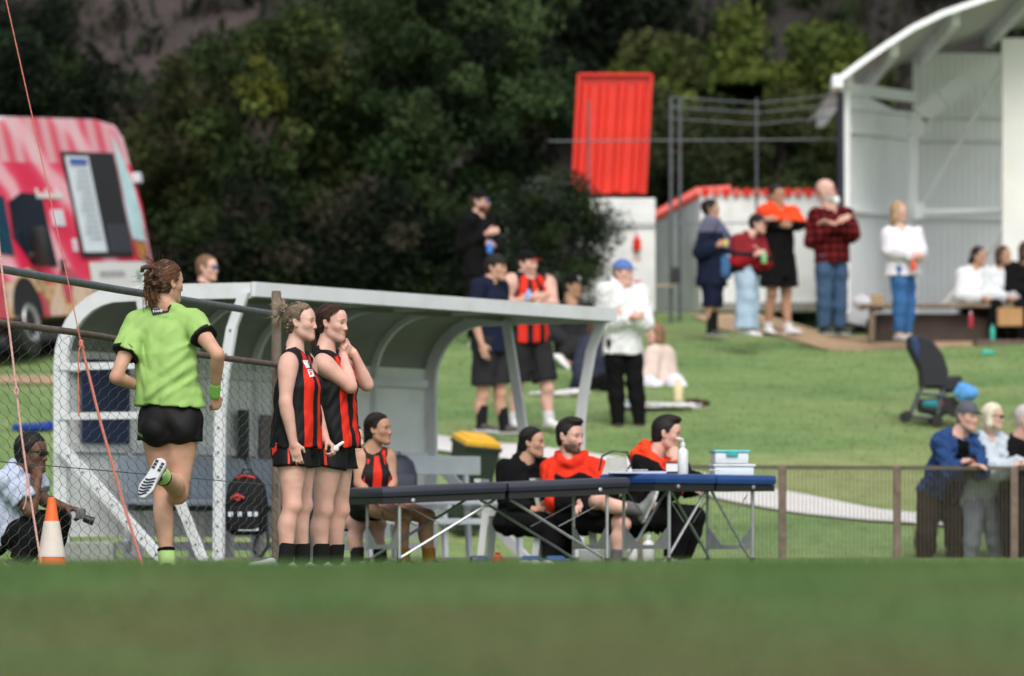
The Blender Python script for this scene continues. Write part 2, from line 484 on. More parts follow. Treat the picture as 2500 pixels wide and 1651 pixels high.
def gm(c):
    y = c[:, 1]; x = c[:, 0]; m = np.zeros(len(c)); m[y > 50.8+.3*np.sin(x*2)] = 1
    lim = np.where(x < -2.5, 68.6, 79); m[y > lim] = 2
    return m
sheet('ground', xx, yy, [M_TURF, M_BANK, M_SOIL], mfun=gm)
# the footpath up the bank and the bare dirt beside the stand, 12 mm above the grass
M_PATH = mat('concrete_path', (.56, .55, .53), .9, .06, 6, bump=.2, bscale=40)
M_DIRT = mat('tan_dirt', (.36, .25, .15), .95, .25, 5, bump=.5, bscale=30, dist=.02)
def strip(name, pts, wid, matl, dz=.012, n=60, flat=False):
    P = np.array(pts, float); s = np.concatenate([[0], np.cumsum(np.linalg.norm(np.diff(P, axis=0), axis=1))]); u = np.linspace(0, s[-1], n)
    C = np.stack([np.interp(u, s, P[:, 0]), np.interp(u, s, P[:, 1])], 1); T = np.gradient(C, axis=0); T /= np.linalg.norm(T, axis=1)[:, None]
    N = np.stack([-T[:, 1], T[:, 0]], 1); Wd = np.interp(u, s[:len(wid)], wid) if hasattr(wid, '__len__') else np.full(n, wid)
    k = 5; v = []
    for q in np.linspace(-.5, .5, k):
        p = C+N*(Wd*q)[:, None]; v.append(np.stack([p[:, 0], p[:, 1], gz(p[:, 0], p[:, 1])+dz], 1))
    v = np.stack(v, 1).reshape(-1, 3); i = np.arange((n-1)*(k-1)); a = (i//(k-1))*k+i % (k-1)
    f = np.stack([a, a+1, a+k+1, a+k], 1)[:, ::-1]
    o = link(name, mesh_np(name, v, f, matl)); o['kind'] = 'structure'; return o
strip('footpath', [(-3.2, 60.6), (-.25, 57.9), (2.2, 55.75), (3.4, 55.1), (4.6, 54.75), (7.5, 54.2)], [.9, .8, .5, .42, .42], M_PATH, dz=.03)
strip('dirt_patch', [(2.4, 71.4), (3.6, 69.8), (4.4, 69.2), (6.5, 69.4)], [.5, 2.6, 2.2, .6], M_DIRT, dz=.02)
M_BARE = mat('bare_bank', (.042, .031, .030), .95, .4, 1.6, bump=.7, bscale=9, dist=.08, grime=(.04, .03, .026), gscale=.9)
strip('bare_bank', [(-6.3, 86.5), (-6.0, 90), (-5.6, 95), (-5.2, 100), (-4.9, 106)], [1.2, 2.2, 3.2, 3.4, 3.0], M_BARE, dz=.06)
strip('dry_track', [(-9, 64.2), (-5.0, 63.2), (-3.2, 62.6)], [1.4, 1.2, .3], M_DIRT, dz=.02)
# grass blades: the out of focus oval in front of the lens, and tufts on the near ground
def blades(name, n, xr, yr, h, w_, cols, seed=1, mt=None, wfun=None):
    r = np.random.RandomState(seed); y = yr[0]+(yr[1]-yr[0])*r.rand(n)**.8
    half = y*.0945+.25 if wfun is None else wfun(y); x = (r.rand(n)*2-1)*half
    z = gz(x, y); hh = h*(.5+r.rand(n)); a_ = r.rand(n)*6.283; dx, dy = np.cos(a_)*w_, np.sin(a_)*w_; lx, ly = r.randn(n)*.35*hh, r.randn(n)*.35*hh
    v = np.stack([np.stack([x-dx, y-dy, z-.002], 1), np.stack([x+dx, y+dy, z-.002], 1), np.stack([x+lx, y+ly, z+hh], 1)], 1).reshape(-1, 3)
    f = np.arange(3*n).reshape(-1, 3); c = np.array(cols)[r.randint(0, len(cols), n)]*(.7+.6*r.rand(n)[:, None]); c = np.repeat(c, 3, 0)
    o = link(name, mesh_np(name, v, f, mt or M_TURF, c, smooth=False)); o['kind'] = 'stuff'; return o
blades('grass', 90000, None, (6.5, 24), .015, .0022, [(.05, .13, .03), (.08, .17, .04), (.11, .16, .05), (.035, .09, .02)], 1)
blades('grass', 60000, None, (30, 52), .03, .003, [(.06, .14, .03), (.09, .19, .045), (.13, .19, .06)], 2)
blades('grass', 45000, None, (52, 68), .03, .006, [(.1, .1, .1)], 3, M_BANK)
blades('grass', 40000, None, (40, 52), .04, .004, [(.1, .1, .1)], 4, M_BANK)

# ---------------------------------------------------------------- trees
M_LEAF = mat_attr('leaf', rough=.75, var=.45, scale=1.6, bump=0, spec=.12)
M_BARK = mat('bark', (.07, .05, .042), .95, .35, 6, bump=.6, bscale=20, dist=.02)
M_BARKP = mat('pale_bark', (.20, .15, .14), .9, .3, 4, bump=.4, bscale=12, dist=.02)
def tree(label, px, ybase, ytop, D, wpx, cols, seed, ncl=150, nleaf=220, depth=None, clr=.42, trunk=True, shape='oval', bark=None, leaf=(.10, .045), cat='tree', name='tree', group=None, low=0.0, xoff=0., upc=0., hollow=.55):
    r = np.random.RandomState(seed); X = (px-1250)*D/F; z0 = gzf(X, D); zb = CZ+(YH-ybase)*D/F; zt = CZ+(YH-ytop)*D/F
    wd = wpx*D/F/2; dp = depth or wd*.8; hz = (zt-zb)/2; zc = (zt+zb)/2
    root = empty(name, (X, D, z0), 0, label, cat, group)
    d = r.randn(ncl, 3); d /= np.linalg.norm(d, axis=1)[:, None]; rad = (hollow+(1-hollow)*r.rand(ncl)**.5)
    # uneven outline: a few lobes
    lob = 1+.22*np.sin(d[:, 0]*5+seed)*np.cos(d[:, 2]*4+seed*2)+.12*r.randn(ncl)
    C = d*(rad*lob)[:, None]*np.array([wd, dp, hz])
    if shape == 'cone': C[:, :2] *= (1.15-.85*(C[:, 2:3]+hz)/(2*hz))
    if shape == 'vase': C[:, :2] *= (.55+.6*(C[:, 2:3]+hz)/(2*hz))
    C[:, 2] += zc-z0
    nl = ncl*nleaf; ci = np.repeat(np.arange(ncl), nleaf)
    q = r.randn(nl, 3); q /= np.linalg.norm(q, axis=1)[:, None]; rr = clr*(.55+.7*r.rand(ncl))[ci]*r.rand(nl)**.45
    P = C[ci]+q*rr[:, None]*np.array([1, 1, .8+upc])
    P[:, 2] = np.maximum(P[:, 2], .03)
    a1 = r.randn(nl, 3)+q*.6+np.array([0, 0, .35+upc]); a1 /= np.linalg.norm(a1, axis=1)[:, None]; b1 = np.cross(a1, r.randn(nl, 3)); b1 /= np.linalg.norm(b1, axis=1)[:, None]
    L_, W_ = leaf[0]*(.6+.8*r.rand(nl))[:, None], leaf[1]*(.6+.8*r.rand(nl))[:, None]
    v = np.stack([P-a1*L_/2, P+b1*W_/2, P+a1*L_/2, P-b1*W_/2], 1).reshape(-1, 3)
    cc = np.array(cols, float); pick = cc[r.choice(len(cc), ncl, p=np.array([3.]+[1.]*(len(cc)-1))/(2+len(cc)))]
    c = pick[ci]*(.80+.4*r.rand(nl))[:, None]*(.75+.5*r.rand(ncl))[ci][:, None]; c = np.repeat(c, 4, 0)
    link('crown', mesh_np('crown', v, np.arange(4*nl).reshape(-1, 4), M_LEAF, c, smooth=False), root)
    if trunk:
        mb = MB(); tr = max(.05, wd*.045)
        mb.tube([(0, 0, -.3), (.05, 0, (zb-z0)*.5), (r.randn()*.1, 0, (zc-z0)*.8), (r.randn()*.2, 0, (zc-z0)*1.15)], [tr*1.4, tr*1.1, tr*.8, tr*.3], 8)
        link('trunk', mb.mesh('trunk', bark or M_BARK, True), root)
        mb = MB()
        for i in range(16):
            t_ = C[r.randint(ncl)]*.92; s_ = np.array([0, 0, (zb-z0)*.7+(zc-zb)*.9*r.rand()])
            m_ = (s_+t_)/2+r.randn(3)*.15
            mb.tube([tuple(s_), tuple(m_), tuple(t_)], [tr*.45, tr*.28, tr*.08], 5)
        link('limbs', mb.mesh('limbs', bark or M_BARK, True), root)
    return root
DK = (.006, .012, .005); DG = (.019, .033, .010); MG = (.036, .060, .017); OL = (.045, .054, .017); YG = (.10, .135, .028); GLINT = (.12, .15, .12); YE = (.15, .15, .02); GY = (.085, .10, .085)
tree('huge dark bushy tree in the middle behind the dugout', 1050, 640, -60, 78.5, 620, [(.020, .040, .013), MG, DK, (.045, .075, .028)], 3, 230, 300, 2.2, .42)
tree('dark olive tree with yellow green tips left of the huge bushy tree', 670, 660, 60, 77, 360, [DG, OL, MG, (.055, .075, .02)], 5, 150, 260, 1.7, .40)
tree('thin olive shrubby tree beside the rear of the pink van', 450, 640, 190, 80, 230, [OL, DG, (.06, .055, .03)], 8, 95, 230, 1.2, .38)
tree('yellow tipped sapling poking up between the two big trees', 640, 300, 160, 75.5, 80, [(.10, .11, .018), YG, (.06, .075, .015)], 12, 22, 90, .3, .17, cat='sapling')
tree('dark bush with pale sky glints painted on its leaves left of the white container', 1330, 715, 440, 70.2, 290, [DG, DK, (.03, .045, .025), DK, (.07, .09, .07)], 9, 75, 240, 1.0, .30, leaf=(.07, .03), cat='bush')  # palest leaf colour paints in the sky's reflections on the leaves
tree('low brown and green scrub under the dark olive tree', 600, 760, 520, 74, 380, [DK, (.035, .03, .02), DG], 14, 75, 220, 1.2, .38, trunk=False, cat='scrub')
tree('low dark scrub under the huge bushy tree behind the dugout roof', 960, 770, 470, 74.5, 420, [DK, DG, (.03, .028, .018)], 15, 85, 220, 1.2, .38, trunk=False, cat='scrub')
tree('very dark tree at the top left above the van', 60, 420, 30, 82, 340, [DK, (.012, .024, .012), DG], 17, 110, 240, 1.8, .42)
tree('dark understorey bush behind the pink van', 250, 700, 200, 84, 420, [DK, DG, (.05, .04, .03)], 18, 110, 220, 1.8, .42)
tree('yellow green wattle directly right of the red lid', 1600, 330, 110, 88, 190, [YG, (.055, .085, .018), OL], 21, 55, 220, 1.0, .36, leaf=(.14, .06))
tree('tallest yellow green tree behind the right container', 1790, 470, 50, 91, 230, [YG, (.05, .08, .016), (.085, .11, .02)], 22, 85, 230, 1.2, .38, leaf=(.14, .06), shape='cone')
tree('yellow green tree beside the grandstand gutter', 2030, 470, 62, 90, 240, [YG, (.05, .075, .016), OL], 23, 85, 230, 1.2, .38, leaf=(.14, .06))
tree('dull green tree low between the two yellow green trees', 1900, 560, 240, 87, 330, [(.04, .055, .018), OL, DG], 24, 95, 230, 1.2, .38)
tree('dark olive tree behind the pipe fence and left container', 1620, 520, 260, 85, 260, [(.035, .045, .02), OL, DG], 25, 80, 230, 1.2, .38)
for i, (x, yb, yt, D, wv, lab) in enumerate([(1400, 560, -160, 96, 420, 'tall black green tree behind the red lid'), (1700, 300, -200, 104, 460, 'dark forest tree above the yellow green trees'), (2050, 300, -220, 105, 480, 'dark forest tree above the grandstand eave'),
      (700, 150, -220, 98, 380, 'dark tree on the hill above the olive tree'), (2400, 400, -200, 104, 460, 'dark forest tree hidden behind the grandstand roof'), (1180, 120, -240, 99, 420, 'dark tree on the hill above the huge bushy tree'), (1480, 260, -160, 92, 360, 'black green tree directly behind the top of the red lid'), (1330, 240, -180, 90, 260, 'dark tree between the huge bushy tree and the red lid')]):
    tree(lab, x, yb, yt, D, wv, [DK, (.012, .018, .011), DG, (.025, .02, .016)], 40+i, 130, 240, 2.0, .5, leaf=(.16, .08), bark=M_BARKP, group=None)
for i, (x, D, lean_) in enumerate([(1668, 99, .1), (1560, 100, -.2), (1340, 93, -.35), (1610, 92.5, .15)]):
    t_ = empty('gum_trunk', (((x-1250)*D/F), D, gzf((x-1250)*D/F, D)), 0, ['pale straight gum trunk at the top edge above the red lid', 'slim grey gum trunk left of the pale one on the hill', 'leaning thin grey trunk just left of the red lid', 'thin trunk behind the pipe fence posts'][i], 'tree')
    mb = MB(); mb.tube([(0, 0, -1), (lean_*2, 0, 3), (lean_*4, 0, 7), (lean_*6, 0, 12)], [.17, .14, .11, .06], 8); link('trunk', mb.mesh('trunk', M_BARKP, True), t_)
    r = np.random.RandomState(i); v = []; P = np.array([lean_*6, 0, 12])+r.randn(900, 3)*[1, 1, 1.2]
    a1 = r.randn(900, 3)*.12; b1 = r.randn(900, 3)*.06; v = np.stack([P-a1, P+b1, P+a1, P-b1], 1).reshape(-1, 3)
    link('crown', mesh_np('crown', v, np.arange(3600).reshape(-1, 4), M_LEAF, np.tile(DK, (3600, 1)), smooth=False), t_)
def shrubs(name, label, n, x0, x1, D, h, cols, seed, spread=1.2, leaf=(.13, .03)):
    r = np.random.RandomState(seed); m = n*60; xs = x0+(x1-x0)*r.rand(n); ds = D+spread*r.rand(n); X = (xs-1250)*ds/F; zz = gz(X, ds); ci = np.repeat(np.arange(n), 60)
    P = np.stack([X, ds, zz], 1)[ci]+np.abs(r.randn(m, 3))*[0, 0, h*.4]+r.randn(m, 3)*[.18, .18, .02]; a1 = (r.randn(m, 3)*.5+[0, 0, 1])*leaf[0]; b1 = r.randn(m, 3)*leaf[1]
    v = np.stack([P-a1, P+b1, P+a1, P-b1], 1).reshape(-1, 3); c = np.array(cols)[r.randint(0, len(cols), n)][ci]*(.7+.6*r.rand(m))[:, None]
    o = link(name, mesh_np(name, v, np.arange(4*m).reshape(-1, 4), M_LEAF, np.repeat(c, 4, 0), smooth=False)); o['kind'] = 'stuff'
shrubs('ground_cover', '', 240, 1540, 2100, 81, .9, [(.045, .075, .03), (.06, .095, .04), (.07, .09, .045)], 31, 4)
shrubs('ground_cover', '', 200, 300, 1500, 76, .8, [DK, (.04, .035, .022), DG], 32, 6)
shrubs('ground_cover', '', 260, -200, 2600, 89, 1.0, [DK, (.03, .03, .02), DG], 33, 10)
# ---------------------------------------------------------------- metal, plastic and timber
M_WHITE = mat('white_powdercoat', (.66, .68, .71), .45, .04, 5, grime=(.50, .50, .47), gscale=1.5)
M_SHEET = mat('grey_fibre_sheet', (.78, .82, .82), .6, .06, 3, grime=(.50, .52, .49), gscale=1.2)
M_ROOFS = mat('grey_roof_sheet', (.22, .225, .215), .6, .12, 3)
M_GALV = mat('galvanised_steel', (.42, .43, .44), .42, .12, 20, metal=.7)
M_PIPE = mat('dull_grey_pipe', (.10, .115, .13), .5, .25, 14, metal=.3, grime=(.12, .085, .06), gscale=5)
M_RUST = mat('rusty_pipe', (.10, .068, .055), .75, .35, 18, bump=.3, bscale=50, grime=(.16, .13, .12), gscale=7)
M_WIRE = mat('chain_wire', (.10, .105, .10), .5, .2, 30, metal=.4)
M_WOOD = mat('grey_timber', (.15, .115, .09), .9, .3, 12, bump=.4, bscale=40)
M_POSTW = mat('brown_post', (.085, .062, .05), .9, .3, 16, bump=.5, bscale=40)
M_BLACK = mat('black_plastic', (.012, .012, .013), .45, .2, 10)
M_ALU = mat('aluminium_plank', (.50, .54, .58), .38, .07, 8, metal=.35)
M_SEAT = mat('grey_seat_plastic', (.22, .26, .31), .4, .08, 6)
M_PLG = mat('grey_chair_plastic', (.40, .42, .41), .45, .08, 6)
M_NAVYP = mat('navy_panel', (.008, .018, .075), .5, .15, 4)
def xy(px, D): return ((px-1250)*D/F, D)
# ---- team dugout
U_ = Vector((.509, .861, 0)).normalized(); V_ = Vector((-U_.y, U_.x, 0)); GZD = .05
DO = Vector((-2.005, 44.2, GZD))
dug = empty('team_dugout', DO, math.atan2(U_.y, U_.x), 'long white framed team shelter with curved roof and grey sheet walls', 'dugout')
def L3(u, v, z): return (u, v, z)            # local: u along, v back, z up (dugout frame)
LEN = 5.58; HT = 2.2
prof = [(0, HT-.02), (.6, HT-.015), (1.15, HT-.02)]+[(1.85-.62+.62*math.sin(a_), HT-.62+.60*math.cos(a_)) for a_ in np.linspace(.12, math.pi/2, 8)]+[(1.85, .9), (1.85, 0)]
def arch(u, w_=.12, t=.045, inset=0.):
    mb = MB(); P = [np.array(p) for p in prof]; n = len(P); inn = []
    for i in range(n):
        a_ = P[max(i-1, 0)]; b_ = P[min(i+1, n-1)]; T = nrm(b_-a_); N = np.array([T[1], -T[0]]);  N = -N if N @ (np.array([.6, 1.0])-P[i]) < 0 else N
        inn.append(P[i]+N*w_)
    if inset: P = [p+(q-p)*inset for p, q in zip(P, inn)]
    for i in range(n-1):
        a_, b_, c_, d_ = P[i], P[i+1], inn[i+1], inn[i]
        mb.prism([(u, a_[0], a_[1]), (u, b_[0], b_[1]), (u, c_[0], c_[1]), (u, d_[0], d_[1])], (t, 0, 0))
    return mb
for k, u in enumerate((-.02, LEN-.03)): arch(u).build('end_frame', M_WHITE, dug)
for i in range(1, 6): arch(LEN*i/6, .07, .04, .12).build('rib', M_WHITE, dug)
# sheets: back wall and curved roof, one per bay
for i in range(6):
    u0, u1 = LEN*i/6+.03, LEN*(i+1)/6-.03 if i == 5 else LEN*(i+1)/6+.022
    mb = MB()
    mb.box(((u0+u1)/2, 1.835, 1.0), (u1-u0, .012, 1.55)); mb.build('wall_panel', M_SHEET, dug)
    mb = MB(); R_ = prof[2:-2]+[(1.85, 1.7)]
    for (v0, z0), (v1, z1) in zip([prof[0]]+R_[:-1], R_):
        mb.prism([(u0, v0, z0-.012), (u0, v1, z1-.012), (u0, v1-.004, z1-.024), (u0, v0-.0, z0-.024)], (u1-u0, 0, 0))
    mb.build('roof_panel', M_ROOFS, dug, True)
for z, v in ((1.56, 1.80), (.93, 1.80), (.15, 1.80)):
    mb = MB(); mb.box((LEN/2, v, z), (LEN-.1, .04, .07)); mb.build('wall_girt', M_WHITE, dug)
for v in (.45, 1.05):
    mb = MB(); mb.box((LEN/2, v, HT-.075), (LEN-.1, .05, .06)); mb.build('roof_batten', M_ROOFS, dug)
mb = MB(); mb.box((LEN/2, -.035, HT-.072), (LEN+.06, .04, .11)); mb.build('fascia', M_WHITE, dug)
mb = MB(); mb.box((LEN/2, -.012, HT-.115), (LEN, .06, .03)); mb.build('fascia_trim', M_WHITE, dug)
def flat_post(pts, u, w_, name, bolts=True):
    mb = MB()
    for (v0, z0), (v1, z1) in zip(pts[:-1], pts[1:]):
        mb.bar((u, v0, z0), (u, v1, z1), .035, w_, up=(1, 0, 0)) if False else mb.prism([(u-.0175, v0-w_/2, z0), (u-.0175, v0+w_/2, z0), (u-.0175, v1+w_/2, z1), (u-.0175, v1-w_/2, z1)], (.035, 0, 0))
    o = mb.build(name, M_WHITE, dug)
    if bolts:
        P = np.array(pts); s = np.concatenate([[0], np.cumsum(np.linalg.norm(np.diff(P, axis=0), axis=1))])
        for d in np.arange(.12, s[-1], .19):
            b = MB(); b.lathe([(.010, -.006), (.010, .004), (.004, .008)], (u-.021, np.interp(d, s, P[:, 0]), np.interp(d, s, P[:, 1])), 8, Matrix.Rotation(-math.pi/2, 3, 'Y')); b.build('bolt', M_PIPE, o)
for k, u in enumerate((-.045, LEN-.05)):
    flat_post([(.04, HT-.1), (.154, 1.83), (.24, 1.4), (.265, 1.15), (.278, 0)], u, .088, 'front_post', k == 0)
    flat_post([(1.0, HT-.1), (.90, 1.55), (.82, 1.1), (.70, .62), (.40, 0)], u, .085, 'bent_post', k == 0)
    flat_post([(1.74, .94), (.73, 0)], u-.04, .125, 'diagonal_brace', k == 0)
    for z in (1.56, 1.17):
        if k == 0:
            mb = MB(); mb.box((u+.03, 1.33, z), (.03, .95, .055)); mb.build('end_rail', M_WHITE, dug)
# posters, small boards
for name, u, z, w_, h_, m_ in (('poster', .56, 1.30, .64, .66, M_NAVYP), ('notice_board', 2.95, .98, .28, .52, mat('grey_board', (.17, .15, .14), .8)), ('dark_board', 2.55, 1.05, .14, .45, M_BLACK)):
    mb = MB(); mb.box((u, 1.75, z), (w_, .02, h_)); mb.build(name, m_, dug)
mb = MB(); mb.box((LEN/2, 1.0, .03), (LEN+.1, 1.9, .05)); mb.build('floor_slab', mat('slab', (.20, .19, .17), .9, .2, 5), dug)
def DW(u, v, z): return DO+U_*u+V_*v+Vector((0, 0, z))
# bench with moulded seats
bn = empty('dugout_bench', DW(1.5, 1.25, .055), math.atan2(U_.y, U_.x), 'grey moulded plastic bench seats inside the shelter, behind the running umpire', 'bench')
def seat_mb(u0, u1):
    mb = MB(); mb.bbox(((u0+u1)/2, .02, .44), (u1-u0, .36, .05), .02); mb.bbox(((u0+u1)/2, .20, .66), (u1-u0, .05, .30), .024, Matrix.Rotation(-.18, 3, 'X')); mb.bbox(((u0+u1)/2, .175, .50), (u1-u0, .05, .12), .02); return mb
for a_, b_ in ((-1.15, -.3), (-.22, .62), (.70, 1.55)): seat_mb(a_, b_).build('seat', M_SEAT, bn, True)
for u in (-1.05, -.62, -.2, .25, .7, 1.1, 1.5):
    mb = MB(); mb.box((u, .12, .20), (.07, .07, .43)); mb.build('leg', M_GALV, bn)
mb = MB(); mb.box((.2, .1, .40), (2.75, .06, .05)); mb.build('rail', M_BLACK, bn)
# aluminium bench row to the right
ab = empty('aluminium_bench', DW(3.7, .9, .055), math.atan2(U_.y, U_.x)-.35, 'silver aluminium bench with plank back between the seated players', 'bench')
for y, z, w_, h_, nm in ((.30, .78, .03, .16, 'back_plank'), (.0, .47, .26, .05, 'seat_plank'), (-.42, .30, .2, .05, 'foot_plank')):
    mb = MB(); mb.bbox((.1, y, z), (1.9, w_, h_), .008); mb.build(nm, M_ALU, ab)
for u in (-.7, .1, .9):
    mb = MB(); mb.bar((u, .32, .84), (u, .25, .0), .04, .04); mb.bar((u, .3, .42), (u, -.48, .42), .04, .04); mb.bar((u, -.40, .42), (u, -.42, 0), .04, .04); mb.build('leg_frame', M_ALU, ab)

# ---- chain-link fence at the left, two pipe rails on a timber post
FA = Vector(((0-1250)/426, F/426, 0)); FB = Vector(((685-1250)/355, F/355, 0)); FD = (FB-FA); FL = FD.length; FDn = FD.normalized(); FE = FA-FDn*1.6
fen = empty('chain_link_fence', FE, math.atan2(FDn.y, FDn.x), 'rusty chain link fence with two sloping pipe rails behind the umpire', 'fence')
FT = FL+1.6
za = CZ+690/426; zb = CZ+575/355; zc = CZ+560/426; zd = CZ+450/355
def zr(z0, z1, x): return z0+(z1-z0)*(x-1.6)/FL
mb = MB(); mb.tube([(0, 0, zr(za, zb, 0)), (FT*.5, 0, zr(za, zb, FT*.5)-.01), (FT, 0, zb)], .024, 10); mb.build('top_rail', M_PIPE, fen, True)
mb = MB(); mb.tube([(x, 0, zr(zc, zd, x)-.008*math.sin(x*1.3)) for x in np.linspace(0, FT, 12)], .021, 10); mb.build('middle_rail', M_RUST, fen, True)
mb = MB(); mb.lathe([(.034, -.2), (.034, 1.93), (.030, 1.95)], (FT, .03, 0), 12); mb.build('post', M_WOOD, fen, True)
mb = MB(); mb.lathe([(.04, -.2), (.04, 1.95)], (.05, .04, 0), 10); mb.build('post', M_POSTW, fen, True)
mb = MB(); px_ = .215; pz = .066; nw = int(FT/(px_/2))
for i in range(nw+1):
    x0 = i*px_/2; ztop = zr(zc, zd, x0)-.02; n = int(ztop/pz*1.0)
    if i % 2: pass
    pts = []
    for k in range(n*2+1):
        x = x0+(px_/2 if (k % 2) else 0); 
        pts.append((x, .008*((k % 2)*2-1), ztop-k*pz/2*1.0))
    # a fabric of zig-zag wires: every second one, interlocking
    if i % 2 == 0:
        mb.tube([p for p in pts if p[2] > .0 and p[0] < FT], .0022, 3, cap=False)
        q = [(2*x0-p[0], p[1], p[2]) for p in pts if p[2] > 0 and 0 < 2*x0-p[0]]
        if len(q) > 2: mb.tube(q, .0022, 3, cap=False)
for z in (.66, ): mb.tube([(0, .01, z+.03), (FT*.5, .01, z-.01), (FT, .01, z-.05)], .003, 4)
mb.build('wire_mesh', M_WIRE, fen)['kind'] = 'stuff'

# ---- picket fence along the bank foot, right
PX = [1560, 1910, 2190, 2476, 2760]
pf = empty('picket_fence', (*xy(1560, 51.4), 0), 0, 'low steel picket fence with timber posts across the foot of the grass bank', 'fence')
O_ = Vector((*xy(1560, 51.4), 0))
def pfz(px, D): return gzf(*xy(px, D))
M_PICK = mat('khaki_steel', (.09, .078, .055), .6, .15, 8)
pk = MB(); pk.box((0, 0, .42), (.0075, .0075, .86)); pkm = pk.mesh('picket', M_PICK)
for a_, b_ in zip(PX[:-1], PX[1:]):
    Da, Db = 51.4+(a_-1560)*.0014, 51.4+(b_-1560)*.0014
    A_, B_ = Vector((*xy(a_, Da), pfz(a_, Da)))-O_, Vector((*xy(b_, Db), pfz(b_, Db)))-O_
    mb = MB(); mb.bbox((A_.x, A_.y, .44), (.068, .068, 1.0), .008); mb.build('post', M_WOOD, pf)
    for nm, z in (('top_rail', .865), ('bottom_rail', .02)):
        mb = MB(); mb.bar((A_.x+.045, A_.y, A_.z+z), (B_.x-.045, B_.y, B_.z+z), .035, .035); mb.build(nm, M_PICK, pf)
    n = int((B_-A_).length/.0385)
    for k in range(1, n):
        p = A_.lerp(B_, k/n); o = link('picket', pkm, pf); o.location = p

# ---- white containers with the raised red lid
M_CONT = mat('white_container', (.78, .80, .80), .55, .05, 3, grime=(.42, .42, .38), gscale=.9)
M_LID = mat('red_lid', (.66, .022, .008), .4, .08, 3)
c1 = empty('white_container', (*xy(1405, 71.5), 3.14), 0, 'narrow pale container under the raised red ribbed lid', 'container')
wx = 195*71.5/F; hz_ = 278*71.5/F
mb = MB(); mb.bbox((wx/2, .6, hz_/2), (wx, 1.2, hz_), .02); mb.build('body', M_CONT, c1)
mb = MB(); mb.box((wx/2, -.006, hz_-.36), (wx-.02, .02, .03)); mb.build('seam', mat('seam_grey', (.3, .31, .31), .6), c1)
for x_, z_, w_, h_ in ((1555, 588, .10, .14), (1555, 685, .12, .06)):
    mb = MB(); cx = (x_-1405)*71.5/F; cz = (755-z_)*71.5/F
    if h_ > .1: mb.lathe([(.0, -.09), (.05, -.085), (.05, .05), (.03, .07), (.018, .075), (.018, .105), (.0, .105)], (cx, -.03, cz), 12); mb.build('extinguisher_sign', M_LID, c1)
    else: mb.box((cx, -.01, cz), (w_, .012, h_)); mb.build('red_plate', M_LID, c1)
text('red_lettering', 'FIRE', .055, M_LID, c1, ((1555-1405)*71.5/F, -.006, (755-627)*71.5/F), (math.pi/2, 0, 0))
lid = empty('raised_lid', Vector((*xy(1397, 71.6), CZ+(YH-472)*71.6/F)), 0, 'tall orange red ribbed lid standing open on the narrow container', 'lid')
s_ = 71.6/F; lw, lh, sk = 178*s_, 290*s_, 16*s_
R_ = 5
mb = MB(); mb.prism([(0, .05, 0), (lw, .05, 0), (lw+sk, .05, lh), (sk, .05, lh)], (0, .02, 0)); mb.build('panel', M_LID, lid)
for i in range(4):
    x0 = lw*(.04+.25*i); x1 = x0+lw*.13; mb = MB(); mb.prism([(x0, .05, .02), (x1, .05, .02), (x1+sk*.96-.02, -.01, .05), (x0+sk*.04+.02, -.01, .05)], (0, 0, 0)) if False else None
    mb = MB(); prof4 = [(x0, .05), (x0+.03, -.005), (x1-.03, -.005), (x1, .05)]
    vs = [(x, y, .03) for x, y in prof4]+[(x+sk*.93, y, lh-.12) for x, y in prof4]; mb.add(vs, [(0, 1, 5, 4), (1, 2, 6, 5), (2, 3, 7, 6), (0, 3, 2, 1), (4, 5, 6, 7)]); mb.build('rib', M_LID, lid)
for a_, b_ in (((0, lh), (lw, lh)), ((0, 0), (0, lh)), ((lw, 0), (lw, lh))):
    mb = MB(); p = lambda q: (q[0]+sk*q[1]/lh, .02, q[1]); mb.bar(p(a_), p(b_), .035, .09, up=(0, 1, 0)); mb.build('edge_flange', M_LID, lid)
c2 = empty('white_shed', (*xy(1710, 72), 3.17), 0, 'long white shed with scalloped red roof edge behind the standing spectators', 'shed')
Lc = (2062-1710)*72/F; Hc = 290*72/F; dx = 1.935-2.366; dy = 5.4
mb = MB(); mb.add([(0, 0, 0), (Lc, 0, 0), (Lc, dy, 0), (dx, dy, 0), (0, 0, Hc), (Lc, 0, Hc), (Lc, dy, Hc), (dx, dy, Hc)], [(0, 1, 5, 4), (1, 2, 6, 5), (2, 3, 7, 6), (3, 0, 4, 7), (4, 5, 6, 7), (3, 2, 1, 0)]); mb.build('wall', M_CONT, c2)
for i in range(7):
    mb = MB(); mb.box((Lc*(i+.5)/7, -.012, Hc*.5-.02), (.03, .02, Hc-.1)); mb.build('wall_rib', M_CONT, c2)
for i in range(14):
    mb = MB(); c = Lc*(i+.5)/14; mb.tube([(c, -.05, Hc+.0), (c, .5, Hc+.03)], .055, 10); mb.build('roof_tile', M_LID if i % 2 == 0 else mat('pink_tile', (.62, .10, .07), .5), c2, True)
for i in range(16):
    u = (i+.5)/16; mb = MB(); mb.tube([(dx*u-.05, dy*u, Hc+.0), (dx*u+.4, dy*u, Hc+.03)], .075, 8); mb.build('roof_tile', M_LID if i % 2 else mat('pink_tile', (.62, .10, .07), .5), c2, True)
mb = MB(); mb.box((Lc/2, -.01, .06), (Lc, .03, .1)); mb.build('base_rail', mat('base_grey', (.25, .23, .2), .8), c2)

